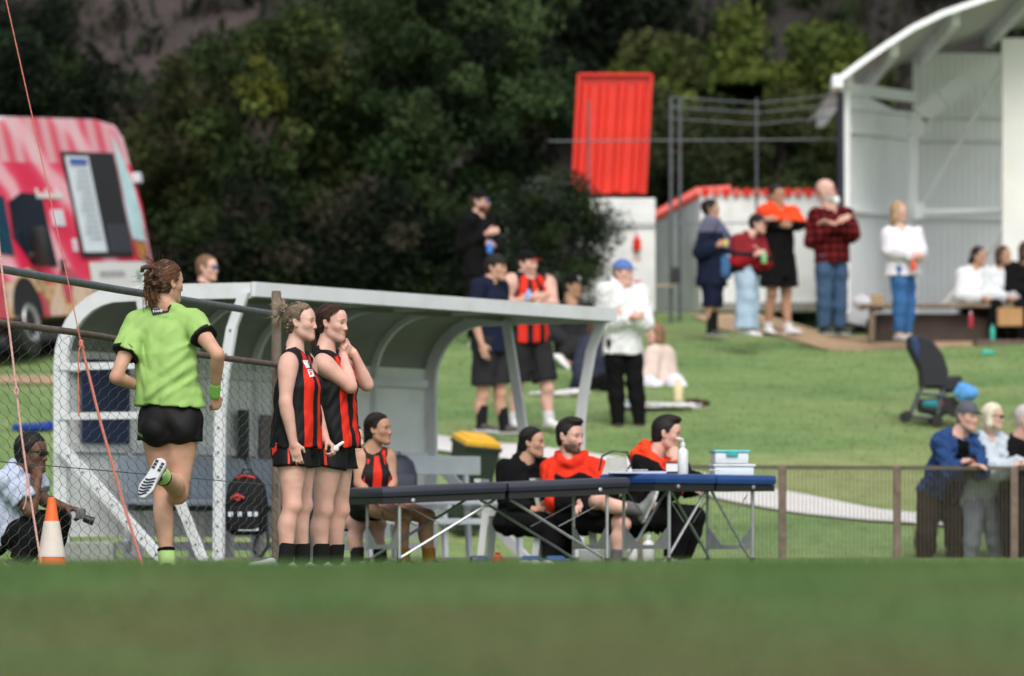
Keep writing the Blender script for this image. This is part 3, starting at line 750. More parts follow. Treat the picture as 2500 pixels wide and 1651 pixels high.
# ---- pipe fence in front of the containers
pp = empty('pipe_fence', (*xy(1437, 70.3), 0), 0, 'tall grey pipe fence with two rails in front of the white containers', 'fence')
o0 = Vector((*xy(1437, 70.3), 0))
for px, y0, D, r_ in ((1437, 245, 70.3, .014), (1638, 238, 70.3, .022), (1660, 240, 70.5, .022), (1847, 240, 70.6, .015), (2050, 232, 70.6, .02)):
    p = Vector((*xy(px, D), 0))-o0; zt = CZ+(YH-y0)*D/F; zg = gzf(*xy(px, D)) if px != 1847 else 4.2
    zg = gzf(*xy(px, D)); mb = MB(); mb.lathe([(r_, zg-.1), (r_, zt)], p, 8); mb.build('post', M_PIPE, pp)
for y_ in (345, 548):
    mb = MB(); mb.tube([Vector((*xy(1340, 70.25), CZ+(YH-y_)*70.25/F))-o0, Vector((*xy(2060, 70.4), CZ+(YH-y_+5)*70.4/F))-o0], .009, 8); mb.build('rail', M_PIPE, pp)
for y_ in (238, 262, 290):
    mb = MB(); mb.tube([Vector((*xy(1640, 70.3), CZ+(YH-y_)*70.3/F))-o0, Vector((*xy(1850, 70.3), CZ+(YH-y_-14)*70.3/F))-o0, Vector((*xy(2060, 70.3), CZ+(YH-y_+8)*70.3/F))-o0], .008, 5); mb.build('wire', M_PIPE, pp)
mb = MB(); q = Vector((*xy(1650, 70.2), CZ+(YH-672)*70.2/F))-o0; mb.bbox(q, (.10, .1, .20), .01); mb.build('latch_box', M_BLACK, pp)
mb = MB(); q = Vector((*xy(1625, 70.2), CZ+(YH-697)*70.2/F))-o0; mb.box(q, (.22, .04, .03)); mb.build('latch_bar', mat('tan_bar', (.35, .28, .2), .7), pp)

# ---- grandstand
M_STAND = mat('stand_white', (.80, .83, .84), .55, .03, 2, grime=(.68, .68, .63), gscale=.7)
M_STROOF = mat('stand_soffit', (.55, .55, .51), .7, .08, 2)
M_COL = mat('cream_white_column', (.74, .75, .72), .5, .05, 2, grime=(.66, .60, .45), gscale=.6)
M_TIMB = mat('bench_timber', (.20, .15, .10), .8, .25, 8)
M_DARKC = mat('dark_brown_concrete', (.055, .040, .034), .9, .3, 3, bump=.4)
gs = empty('grandstand', (*xy(2062, 70), 0), 0, 'white open sided grandstand with arched roof at the right edge', 'grandstand')
g0 = Vector((*xy(2062, 70), 0))
def G(px, py, D): return W(px, py, D)-g0
ZB = CZ+(YH-765)*70/F
# corrugated back wall receding, end wall beyond
def corr(a, b, z0, z1, n, depth=.009):
    a, b = Vector(a), Vector(b); d = (b-a); nn = Vector((d.y, -d.x, 0)).normalized(); pts = []
    for i in range(n*4+1):
        k = i % 4; off = depth if k in (1, 2) else 0; pts.append(a+d*(i/(n*4))+nn*off)
    vs = [(p.x, p.y, z0) for p in pts]+[(p.x, p.y, z1) for p in pts]; m = len(pts)
    mb = MB(); mb.add(vs, [(i, i+1, m+i+1, m+i) for i in range(m-1)]); return mb
A_ = G(2064, 765, 70); B_ = G(2228, 765, 75.5); C_ = G(2800, 765, 76)
def zat(py, D): return CZ+(YH-py)*D/F
bw = corr((A_.x, A_.y, 0), (B_.x, B_.y, 0), ZB-.1, zat(205, 70)-.02, 26).build('back_wall', M_STAND, gs)
ew = corr((B_.x, B_.y, 0), (C_.x, C_.y, 0), ZB-.1, zat(120, 75), 34).build('end_wall', M_STAND, gs)
for py in (232, 275, 333, 525):
    mb = MB(); z = zat(py, 71); mb.bar((A_.x+.03, A_.y-.0, z), (B_.x+.03, B_.y-.03, zat(py+6, 75.5)), .05, .05 if py != 232 else .14); mb.build('girt', M_STAND, gs)
    if py != 232:
        mb = MB(); mb.bar((B_.x, B_.y-.06, zat(py+6, 75.5)), (C_.x, C_.y-.06, zat(py+6, 75.5)), .05, .05); mb.build('girt', M_STAND, gs)
mb = MB(); mb.box(((A_.x+.0), A_.y, (ZB+zat(190, 70))/2), (.10, .10, zat(190, 70)-ZB)); mb.build('corner_post', M_STAND, gs)
# roof: arc swept in depth
arc = [(2046, 196), (2100, 155), (2160, 113), (2230, 68), (2300, 34), (2380, 6), (2480, -28), (2600, -58), (2760, -80)]
P0 = [G(x, y, 69.6) for x, y in arc]
mb = MB()
for i in range(len(arc)-1):
    a_, b_ = P0[i], P0[i+1]; mb.add([a_, b_, b_+Vector((0, 7, 0)), a_+Vector((0, 7, 0)), a_+Vector((0, 0, .03)), b_+Vector((0, 0, .03)), b_+Vector((0, 7, .03)), a_+Vector((0, 7, .03))], [(0, 1, 2, 3), (7, 6, 5, 4), (0, 4, 5, 1), (3, 2, 6, 7)])
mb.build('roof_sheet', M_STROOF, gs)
mb = MB()
for i in range(len(arc)-1): mb.bar(P0[i]+Vector((0, -.02, .0)), P0[i+1]+Vector((0, -.02, .0)), .03, .075)
mb.build('roof_edge', M_STAND, gs)
mb = MB(); mb.bbox(G(2043, 203, 69.6), (.13, .5, .16), .02); mb.build('gutter', M_STAND, gs)
mb = MB(); mb.tube([G(2052, 225, 69.7), G(2053, 520, 69.7)], .045, 10); mb.build('downpipe', mat('dark_blue_pipe', (.012, .016, .03), .4), gs)
for t_ in (.07, .30, .56, .80):              # purlins running back under the roof
    i = t_*(len(arc)-1); k = int(i); p = P0[k].lerp(P0[k+1], i-k)-Vector((0, 0, .10)); mb = MB(); mb.box(p+Vector((0, 3.6, 0)), (.10, 6.6, .16)); mb.build('purlin', M_STAND, gs)
# portal frame
fr = [(2228, 765), (2228, 520), (2230, 330), (2246, 285), (2300, 240), (2370, 195), (2440, 155), (2520, 122), (2700, 80)]
mb = MB()
for (x0, y0), (x1, y1) in zip(fr[:-1], fr[1:]): mb.bar(G(x0, y0, 72.5), G(x1, y1, 72.5), .12, .09 if y0 > 330 else .22)
mb.build('portal_beam', M_STAND, gs)
mb = MB(); mb.box(G(2478, 430, 71)+Vector((0, 0, 0)), (.33, .22, (760-90)*71/F)); mb.build('column', M_COL, gs)
mb = MB(); mb.tube([G(2450, 160, 71.8), G(2248, 512, 72.6)], .035, 8); mb.build('brace_rod', M_STAND, gs)
mb = MB(); mb.tube([G(2452, 565, 71.8), G(2300, 750, 72)], .03, 8); mb.build('brace_rod', M_COL, gs)
mb = MB(); mb.tube([G(2240, 520, 72.3), G(2450, 516, 71.8)], .05, 10); mb.build('tie_tube', M_STAND, gs)
mb = MB(); mb.bbox(G(2243, 516, 72.25), (.14, .05, .20), .01); mb.build('gusset_plate', M_STAND, gs)
# tiers
zt1, zt2 = zat(764, 69.5), zat(832, 68.9)
mb = MB(); mb.box(G(2062+420, 800, 69.5+3.6)+Vector((0, 0, -.0)), (4.0, 6.6, .7)); o = mb.build('tier', M_DARKC, gs)
o.location.z = zt1-(G(2482, 800, 73.1).z+.35)
mb = MB(); mb.box((G(2680, 0, 69.2).x, G(0, 0, 69.2).y, zt2-.4), (3.0, 1.2, .8)); mb.build('tier', mat('brown_step', (.12, .085, .07), .9, .2, 3), gs)
bt = empty('stand_bench', W(2110, 752, 69.6), 0, 'long low timber bench along the front of the grandstand', 'bench')
mb = MB(); mb.bbox((.9, .15, .03), (1.9, .30, .045), .008); mb.build('seat', M_TIMB, bt)
for x_ in (.1, 1.55):
    mb = MB(); mb.box((x_, .15, -.2), (.06, .2, .42)); mb.build('leg', M_TIMB, bt)
# ---------------------------------------------------------------- people
SKIN = dict(fair=(.62, .40, .32), pink=(.64, .38, .31), tan=(.42, .23, .15), warm=(.52, .30, .21), brown=(.12, .058, .034), olive=(.34, .19, .12))
M_SKIN = mat_attr('skin', rough=.6, var=.22, scale=9, bump=.25, bscale=200, dist=.0015, sss=.05, spec=.35)
M_CLOTH = mat_attr('cloth', rough=.9, var=.10, scale=9, bump=.25, bscale=300, dist=.0012, spec=.12)
M_DENIM = mat_attr('denim', rough=.85, var=.28, scale=7, bump=.3, bscale=300, dist=.0015)
M_SILK = mat_attr('sports_knit', rough=.62, var=.06, scale=10, bump=.2, bscale=420, dist=.001, spec=.2)
M_HAIR = mat_attr('hair', rough=.6, var=.35, scale=60, bump=.4, bscale=120, dist=.003, spec=.25)
M_SHOE = mat_attr('shoe', rough=.6, var=.08, scale=20, bump=.15)
M_EYE = mat('eye_white', (.75, .72, .68), rough=.2, var=.02)
M_IRIS = mat('iris', (.03, .025, .02), rough=.15, var=.1)
M_LENS = mat('dark_lens', (.01, .01, .012), rough=.08, var=.1)
M_LENSB = mat('blue_mirror_lens', (.01, .10, .42), rough=.12, var=.3, scale=30, metal=.3)
def stripe_mat(name, red=(.62, .025, .012), black=(.008, .008, .009), edges=(11, 31, 56), backred=True, extra_back=None):
    """vertical guernsey stripes, laid out by the angle round the torso"""
    t = NT(name)
    at = t.n('ShaderNodeAttribute', attribute_name='tl'); sep = t.n('ShaderNodeSeparateXYZ'); t.l(at.outputs['Vector'], sep.inputs[0])
    ang = t.math('ARCTAN2', sep.outputs[1], sep.outputs[0]); aa = t.math('ABSOLUTE', ang); fr = t.math('DIVIDE', aa, math.pi)
    st = []; p = 0.; c = red
    for e_ in edges: st.append((p, c)); p = e_/180; c = black if c is red else red
    st.append((p, c))
    if c is red: st.append((p+.14, black))
    if backred:
        st += [(.66, black)]
    base = t.ramp(fr, st, const=True)
    n = t.ramp(t.noise(9, 4), [(.3, .88), (.7, 1.08)])
    out = t.mix(1., base, n, 'MULTIPLY')
    # collar and armhole binding come from the dye attribute (alpha-like red channel > .5 keeps the stripe)
    at2 = t.n('ShaderNodeAttribute', attribute_name='Col'); s2 = t.n('ShaderNodeSeparateColor'); t.l(at2.outputs['Color'], s2.inputs[0])
    out = t.mix(t.math('GREATER_THAN', s2.outputs[0], .5), black, out)
    t.l(out, t.b.inputs['Base Color']); t.bump(t.noise(420, 2), .2, .001); t.b.inputs['Specular IOR Level'].default_value = .15
    return t.done(.6)
M_GUERNSEY = stripe_mat('striped_guernsey_knit')
M_GUERNSEY2 = stripe_mat('striped_guernsey_knit_narrow', edges=(13, 34, 62))

def frame(up, fw):
    up = nrm(up); fw = np.asarray(fw, float); fw = nrm(fw-up*(fw@up)); lf = np.cross(up, fw)
    return np.stack([fw, lf, up], 1)          # columns: forward, left, up
class Body:
    pass
def lerp(a, b, t): return np.asarray(a, float)*(1-t)+np.asarray(b, float)*t
def solve_mid(a, b, l1, l2, hint):
    """two-bone joint position"""
    a, b = np.asarray(a, float), np.asarray(b, float); d = b-a; L = np.linalg.norm(d); L = min(L, (l1+l2)*.999)
    n = d/np.linalg.norm(d); x = (l1*l1-l2*l2+L*L)/(2*L); y = math.sqrt(max(l1*l1-x*x, 0))
    h = np.asarray(hint, float); h = nrm(h-n*(h@n)); return a+n*x+h*y

def person(label, px, top, foot, s, yaw=0, height=None, j=None, sex='m', girth=1., skin='fair', head=None, hair=None, wear=(), group=None,
           h=.011, fine=False, lean=0., turn=0., headyaw=None, nod=0., tilt=0., hands=('relax', 'relax'), sit=False, headz=0, beard=None, sunglasses=None, name='person', arm=1., leg=1.):
    """px: column of the pelvis, top/foot: rows of the crown and the soles, s: pixels per metre. j: joints overridden with (column, row, metres nearer(-)/farther(+))"""
    D = F/s
    def Q(x, y, dy=0.): return np.array([(x-1250)/s, D+dy, CZ+(YH-y)/s])*np.array([1, 1, 1]) if dy == 0 else np.array(W(x, y, D+dy))
    H = height or (foot-top)/s
    B = Body(); J = {}
    ya = math.radians(yaw); fw = np.array([math.cos(ya), math.sin(ya), 0]); lf = np.array([-fw[1], fw[0], 0]); up = np.array([0, 0, 1.])
    base = Q(px, foot); k = H/1.75
    sw = (.205 if sex == 'm' else .178)*k; hw = .088*k
    hm = base+up*.52*H; 
    t_up = nrm(up+fw*math.tan(math.radians(lean)))
    ty = math.radians(turn); fw2 = math.cos(ty)*fw+math.sin(ty)*lf; lf2 = np.cross(up, fw2)
    sm = hm+t_up*.288*H
    J['HL'] = hm+lf*hw; J['HR'] = hm-lf*hw; J['SL'] = sm+lf2*sw; J['SR'] = sm-lf2*sw
    J['N'] = sm+t_up*.035*H
    J['H'] = J['N']+t_up*.085*H+fw2*.02*k
    for sd, q in (('L', 1), ('R', -1)):
        J['K'+sd] = J['H'+sd]-up*.245*H+fw*.015+lf*q*.015*k; J['A'+sd] = base+up*.065*k+lf*q*(.10*k)
        J['E'+sd] = J['S'+sd]-up*.175*H+lf2*q*.045*k-fw*.03; J['W'+sd] = J['E'+sd]-up*.135*H+fw2*.08*k
    jj = j or {}
    for n_, v in jj.items():
        if len(n_) <= 2 and n_[0] in 'HSKAENWT': J[n_] = Q(*v)
    if 'SL' in jj or 'SR' in jj:
        sm = (J['SL']+J['SR'])/2
        if 'N' not in jj: J['N'] = sm+nrm(sm-(J['HL']+J['HR'])/2)*.035*H
    for sd in 'LR':
        if 'T'+sd not in J: J['T'+sd] = J['A'+sd]+fw*.15*k-up*.035*k+(lf if sd == 'L' else -lf)*.02
    if 'H' not in jj: J['H'] = J['N']+nrm(J['N']-(J['HL']+J['HR'])/2)*.085*H+fw2*.025*k
    hm = (J['HL']+J['HR'])/2; sm = (J['SL']+J['SR'])/2
    lat = nrm(J['SL']-J['SR']); upv = nrm(sm-hm)
    RT = frame(upv, np.cross(lat, upv))        # torso frame
    plat = nrm(J['HL']-J['HR']); RP = frame(upv*.5+up*.5 if not sit else upv*.4+up*.6, np.cross(plat, up))
    hy = math.radians(yaw+turn if headyaw is None else headyaw); hp = math.radians(nod); hr = math.radians(tilt)
    hf = np.array([math.cos(hy)*math.cos(hp), math.sin(hy)*math.cos(hp), -math.sin(hp)])
    hl = np.array([-math.sin(hy), math.cos(hy), 0]); hu = np.cross(hf, hl); hl2 = hl*math.cos(hr)+hu*math.sin(hr); hu2 = np.cross(hf, hl2)
    RH = np.stack([hf, hl2, hu2], 1)
    hs_ = (.97 if sex == 'f' else 1.03)*max(.92, min(1.04, k))*(1+headz)
    g = girth; m = sex == 'm'
    B.__dict__.update(J=J, RT=RT, RP=RP, RH=RH, hs=hs_, hm=hm, sm=sm, k=k, g=g, sex=sex, base=base, arm=arm, leg=leg, fw=fw, lf=lf, up=up, sit=sit, D=D)
    HP = lambda x, y, z: J['H']+RH@(np.array([x, y, z])*hs_)
    B.HP = HP
    # ---- body field
    f = Field(); f.group(k=.02)
    Rs = RT.astype(np.float32)
    L = np.linalg.norm(sm-hm)
    TP = lambda x, y, z: hm+RT@np.array([x, y, z])      # z from hips along the torso
    B.TP = TP; B.L = L
    wsh = np.linalg.norm(J['SL']-J['SR'])/2; B.wsh = wsh
    f.ell(TP(.0, 0, L-.15*k), Rs, ((.108 if m else .098)*g*k, min(.155*g*k, wsh*.86), .19*k), .05)
    f.cone(lerp(J['SL'], J['SR'], .12), lerp(J['SL'], J['SR'], .88), .05*k*g, .05*k*g, .05)
    f.ell(TP(.005, 0, L*.36), Rs, ((.098 if m else .086)*g*k, (.135 if m else .118)*g*k, .17*k), .05)
    f.ell(hm+RP@np.array([0, 0, .02*k]), RP, (.108*g*k, (.152 if m else .165)*g*k, .12*k), .05)
    for q in (1, -1):
        f.ell(hm+RP@np.array([-.045*k, q*.075*k, -.05*k]), RP, (.085*g*k, .085*g*k, .095*k), .04)
        if m: f.ell(TP(.06*k, q*.07*k, L-.12*k), Rs, (.05*k, .075*k, .06*k), .04)
        else: f.ell(TP(.075*k*g, q*.066*k, L-.15*k), Rs, (.055*k*g, .06*k, .062*k), .035)
        S = J['SL' if q > 0 else 'SR']
        f.cone(lerp(J['N'], HP(-.03, 0, -.09), .3)+RT@np.array([-.015, q*.02, 0]), lerp(J['N'], S, .75)+RT@np.array([-.01, 0, .0]), .038*k, .036*k, .04)
    nk = (.058 if m else .049)*k*min(g, 1.15)
    f.cone(J['N']-RT[:, 2]*.02, HP(-.03, 0, -.065), nk*1.08, nk*.98, .03)
    limb_r = dict(ua=(.050, .040) if m else (.046, .037), fa=(.040, .0265) if m else (.036, .024), th=(.088, .056), sh=(.050, .036))
    for sd in 'LR':
        S, E, Wr, Hh, K, A, T = (J[n_+sd] for n_ in 'SEWHKAT')
        ag = (.5+.5*g)*arm*k; lg = (.4+.6*g)*leg*k
        ad = nrm(E-S); md = 1. if m else .92
        f.limb([lerp(S, E, -.03), lerp(S, E, .14), lerp(S, E, .4), lerp(S, E, .75), E], [x*ag*md for x in (.052, .064, .056, .045, .042)], .04)
        f.limb([lerp(S, E, .93), E, lerp(E, Wr, .22), lerp(E, Wr, .55), Wr, lerp(E, Wr, 1.08)], [x*ag*md for x in (.038, .041, .045, .037, .028, .026)], .012)
        kf = nrm(np.cross(plat, up)) if not sit else nrm(K-Hh)+up*.5
        sh = nrm(A-K)
        fr = np.asarray(T-A, float); fr = fr-sh*(fr@sh); bk = -nrm(fr) if np.linalg.norm(fr) > .03 else -kf
        fo = -bk; th = nrm(K-Hh); fo2 = fo-th*(fo@th)
        f.limb([lerp(Hh, K, .0), lerp(Hh, K, .18), lerp(Hh, K, .45), lerp(Hh, K, .78), K-bk*.004], [x*lg for x in (.092, .094 if m else .098, .086, .066, .058)], .045)
        f.limb([lerp(Hh, K, .93), K, lerp(K, A, .16)+bk*.008*k, lerp(K, A, .34)+bk*.018*k, lerp(K, A, .62)+bk*.008, lerp(K, A, .9), lerp(K, A, 1.02)], [x*lg for x in (.054, .056, .056, .061, .049, .037, .036)], .018)
        f.ell(K-bk*.020*k, np.eye(3, dtype=np.float32), (.040*lg/k*k,)*3, .03)
        f.cone(A+sh*.01*k, lerp(A, T, .68)+sh*.030*k, .034*k, .020*k, .02); f.cone(A, A+bk*.035*k+sh*.03*k, .034*k, .03*k, .03)
    # ---- head
    R = RH; rs = lambda *a: tuple(x*hs_ for x in a)
    hf_ = f
    hf_.ell(HP(-.014, 0, .036), R, rs(.099, .076, .090), .02)
    hf_.ell(HP(.040, 0, .042), R, rs(.050, .058, .052), .03)
    hf_.ell(HP(.030, 0, -.022), R, rs(.060, .060 if m else .057, .088), .03)
    hf_.ell(HP(.064, 0, -.054), R, rs(.020, .034, .036), .025)
    hf_.ell(HP(.072, 0, -.098 if m else -.095), R, rs(.020, .026 if m else .020, .018), .022)
    for q in (1, -1):
        hf_.limb([HP(-.006, q*.052, -.030), HP(.002, q*.048, -.056), HP(.033, q*.033, -.082), HP(.066, q*.010, -.099)], [x*hs_ for x in (.017, .017, .015, .014)], .03)
        hf_.ell(HP(.056, q*.042, -.018), R, rs(.022, .018, .018), .03)
        hf_.cone(HP(.080, q*.012, .024), HP(.070, q*.047, .024), .012*hs_, .010*hs_, .014)
        hf_.ell(HP(.098, q*.0115, -.0345), R, rs(.010, .0075, .0075), .006)
    hf_.limb([HP(.080, 0, .022), HP(.089, 0, .004), HP(.101, 0, -.022), HP(.103, 0, -.029)], [x*hs_ for x in (.008, .0072, .0088, .0082)], .014)
    hf_.cone(HP(.0880, -.015, -.0600), HP(.0880, .015, -.0600), .0065*hs_, .0065*hs_, .004); hf_.cone(HP(.0870, -.013, -.0725), HP(.0870, .013, -.0725), .0068*hs_, .0068*hs_, .004)
    for q in (1, -1):
        hf_.sub_ell(HP(.105, q*.031, .002), R, rs(.022, .015, .013), .016)
        hf_.sub_ell(HP(.088, q*.031, .002), R, rs(.012, .0135, .0048), .004)
        hf_.sub_ell(HP(-.006, q*.093, .001), R, rs(.010, .010, .018), .004)
    f.group(k=.006)
    for q in (1, -1):
        ER = frame(nrm(RH[:, 2]*.95-RH[:, 0]*.3), nrm(RH[:, 0]))
        f.ell(HP(-.013, q*.081, -.000), ER, rs(.018, .0085, .031), .008)
        f.ell(HP(-.006, q*.078, -.024), ER, rs(.009, .006, .010), .01)
    # ---- hands
    f.group(k=.012)
    B.hand = {}
    hb = []
    for sd, pose in zip('LR', hands):
        Wr, E = J['W'+sd], J['E'+sd]
        d = nrm(Wr-E)
        if 'D'+sd in jj: d = nrm(Q(*jj['D'+sd])-Wr)
        pn = nrm(-RT[:, 0]*.2+(-RT[:, 1] if sd == 'L' else RT[:, 1]))        # palm faces the thigh
        if 'P'+sd in jj: pn = nrm(np.array(jj['P'+sd], float))
        pn = nrm(pn-d*(pn@d)); tw = np.cross(pn, d)*(1 if sd == 'L' else -1)    # towards the thumb
        q = k*(1. if m else .92)
        pal = Wr+d*.052*q
        f.ell(pal, np.stack([d, tw, pn], 1), (.052*q, .040*q, .016*q), .012)
        f.ell(Wr+d*.045*q+tw*.022*q+pn*.006*q, np.stack([d, tw, pn], 1), (.03*q, .018*q, .016*q), .012)
        curl = {'relax': (.35, .55, .35), 'fist': (1.35, 1.65, 1.1), 'flat': (.08, .1, .08), 'grip': (.9, 1.1, .6)}[pose]
        for i in range(4):
            o = Wr+d*.094*q*(1, 1, .985, .95)[i]+tw*(.028-.0185*i)*q
            ln = (.042, .047, .043, .034)[i]*q; a1, a2, a3 = curl
            dd = d*math.cos(a1)+pn*math.sin(a1); p1 = o+dd*ln
            dd2 = d*math.cos(a1+a2)+pn*math.sin(a1+a2); p2 = p1+dd2*ln*.62
            dd3 = d*math.cos(a1+a2+a3)+pn*math.sin(a1+a2+a3); p3 = p2+dd3*ln*.5
            r0 = (.0092, .0095, .0092, .0082)[i]*q
            f.cone(o-d*.01, p1, r0*1.05, r0*.95, .006); f.cone(p1, p2, r0*.95, r0*.85, .005); f.cone(p2, p3, r0*.85, r0*.72, .004)
        tb = Wr+d*.028*q+tw*.028*q; a1 = .2 if pose == 'flat' else .5
        t1 = tb+(d*.62+tw*.6+pn*a1*.8)*.042*q; t2 = t1+(d*.8+tw*.1+pn*a1*(1.8 if pose in ('fist', 'grip') else .9))*.034*q
        f.cone(tb, t1, .0125*q, .0108*q, .01); f.cone(t1, t2, .0105*q, .0085*q, .006)
        B.hand[sd] = (Wr+d*.085*q+pn*.03*q, d, pn, tw)
        hb.append((Wr+d*.09*q, .115*q))
    base_c = np.array(SKIN[skin])
    lips = base_c*np.array([.95, .62, .62]); browc = np.array((hair or {}).get('col', (.05, .035, .025)))*.8+base_c*.12
    def colf(v):
        q = (v-J['H'])@RH/hs_
        c = np.tile(base_c, (len(v), 1)); x, y, z = q.T; ay = np.abs(y)
        def blend(w_, cc): nonlocal c; w_ = np.clip(w_, 0, 1)[:, None]; c = c*(1-w_)+np.asarray(cc)*w_
        fr_ = (x > .05)
        for sd in 'LR':                         # ruddier knees, elbows, hands and shins; all skin is uneven
            for jn, rr_, am in (('K', .075, .30), ('E', .05, .30), ('W', .09, .22), ('A', .12, .15)):
                d_ = ((v-J[jn+sd])**2).sum(1); blend(np.exp(-d_/rr_**2)*am, base_c*np.array([1.0, .66, .60]))
        blot = np.sin(v@np.array([31., 17, 23]))*np.sin(v@np.array([-13., 29, 11])+1)*np.sin(v@np.array([7., -19, 37])+2)
        c = c*(1+blot[:, None]*np.array([.05, .12, .13]))
        blend(np.exp(-(((x+.006)/.009)**2+((ay-.083)/.012)**2+((z-.001)/.016)**2))*.55, base_c*np.array([.55, .35, .3]))  # ear hollow: inner shadow painted into the skin colour
        blend(np.exp(-(((x-.066)/.03)**2+((ay-.04)/.02)**2+((z+.03)/.02)**2))*.35, base_c*np.array([1.08, .78, .74]))
        blend(np.exp(-(((x-.105)/.025)**2+(y/.016)**2+((z+.03)/.014)**2))*.3, base_c*np.array([1.05, .75, .7]))
        blend(fr_*np.clip(1.6-np.sqrt((y/.026)**2+((z+.0665)/.0115)**2)*1.3, 0, 1)*.85, lips)
        blend(fr_*np.clip(2.2-np.sqrt(((ay-.031)/.017)**2+((z-.0275+(ay-.03)*.15)/.0038)**2)*1.4, 0, 1)*(.9 if m else .7), browc)
        blend(fr_*np.clip(1.5-np.sqrt(((ay-.031)/.0155)**2+((z-.003)/.0060)**2)*1.2, 0, 1)*.75, (.05, .03, .022))
        if beard:
            bw = np.clip((-.040-z)/.02, 0, 1)*np.clip((x-.0+.01)/.02, 0, 1)*np.clip((.125+z)/.01, 0, 1)
            bw = np.maximum(bw*(1-np.exp(-((ay/.02)**2+((z+.067)/.008)**2))), fr_*np.exp(-((ay/.024)**2+((z+.05)/.006)**2)))
            blend(bw*beard[1], beard[0])
        if jj.get('tattoo'):
            pass
        return c
    B.colf = colf
    chunks = []
    if True:
        hh = .0045 if fine else .0065
        hc = HP(0.005, 0, -.01); e = .135*hs_
        chunks.append((hc-e, hc+e, hh))
        for c_, e in hb: chunks.append((c_-e, c_+e, .004 if fine else .0065))
    org = base.copy()
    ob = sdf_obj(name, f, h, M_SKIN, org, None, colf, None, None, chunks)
    tag(ob, label, 'person', group)
    B.o = ob; B.org = org; B.h = h; B.fine = fine
    # eyes
    if fine or s > 290:
        for q in (1, -1):
            mb = MB(); c = HP(.0715, q*.031, .002)
            n_ = 10
            def sph(cc, r, m_):
                mb.m = m_; vs = []; 
                for a1 in range(1, 6):
                    for b1 in range(n_):
                        th = math.pi*a1/6; ph = 2*math.pi*b1/n_
                        vs.append(cc+r*np.array([math.sin(th)*math.cos(ph), math.sin(th)*math.sin(ph), math.cos(th)]))
                fs = [(i*n_+k2, i*n_+(k2+1) % n_, (i+1)*n_+(k2+1) % n_, (i+1)*n_+k2) for i in range(4) for k2 in range(n_)]+[tuple(range(n_)), tuple(range(4*n_, 5*n_))]
                mb.add([tuple(p-org) for p in vs], fs)
            sph(c, .0118*hs_, 0); sph(c+RH[:, 0]*.0075*hs_, .0062*hs_, 1)
            mb.build('eye', [M_EYE, M_IRIS], ob, True)
    if hair: make_hair(B, hair, jj)
    for wv in wear: wv(B)
    if sunglasses:
        mb = MB(); pts = []
        for q in (1, -1):
            mb.bbox(HP(.094, q*.031, .006)-org, (.012*hs_, .05*hs_, .03*hs_ if sunglasses != 'specs' else .026*hs_), .004, Matrix([list(r) for r in (RH@np.array([[math.cos(q*.25), -math.sin(q*.25), 0], [math.sin(q*.25), math.cos(q*.25), 0], [0, 0, 1]]))]))
        o = mb.build('lens', M_LENSB if sunglasses == 'blue' else M_LENS, ob, True)
        mb = MB()
        for q in (1, -1): mb.bar(HP(.09, q*.055, .014)-org, HP(-.01, q*.083, .01)-org, .004, .007)
        mb.bar(HP(.1, -.03, .016)-org, HP(.1, .03, .016)-org, .005, .005)
        mb.build('glasses_frame', M_LENS, ob)
    return B

def strand_tubes(B, name, lines, r, col, parent):
    mb = MB(); cols = []
    for ln, c in lines:
        n0 = len(mb.v); m_ = len(ln)
        rr = [r*(.5+.5*math.sin(math.pi*(.12+.8*i/(m_-1)))) for i in range(m_)]
        mb.tube([tuple(p-B.org) for p in ln], rr, 4)
        cols += [c]*(len(mb.v)-n0)
    me = bpy.data.meshes.new(name); me.from_pydata(mb.v, [], mb.f); me.materials.append(M_HAIR)
    at = me.attributes.new('Col', 'FLOAT_COLOR', 'POINT'); a4 = np.ones((len(mb.v), 4), np.float32); a4[:, :3] = np.array(cols); at.data.foreach_set('color', a4.ravel())
    me.polygons.foreach_set('use_smooth', [True]*len(me.polygons)); me.update()
    return link(name, me, parent)
def on_skull(B, p, off=0.012):
    """push a head-space point out to the skull ellipsoid"""
    c = np.array([-.012, 0, .036]); r = np.array([.097, .076, .090])+off
    q = (np.asarray(p)-c)/r; n_ = np.linalg.norm(q)
    return c+q/n_*r
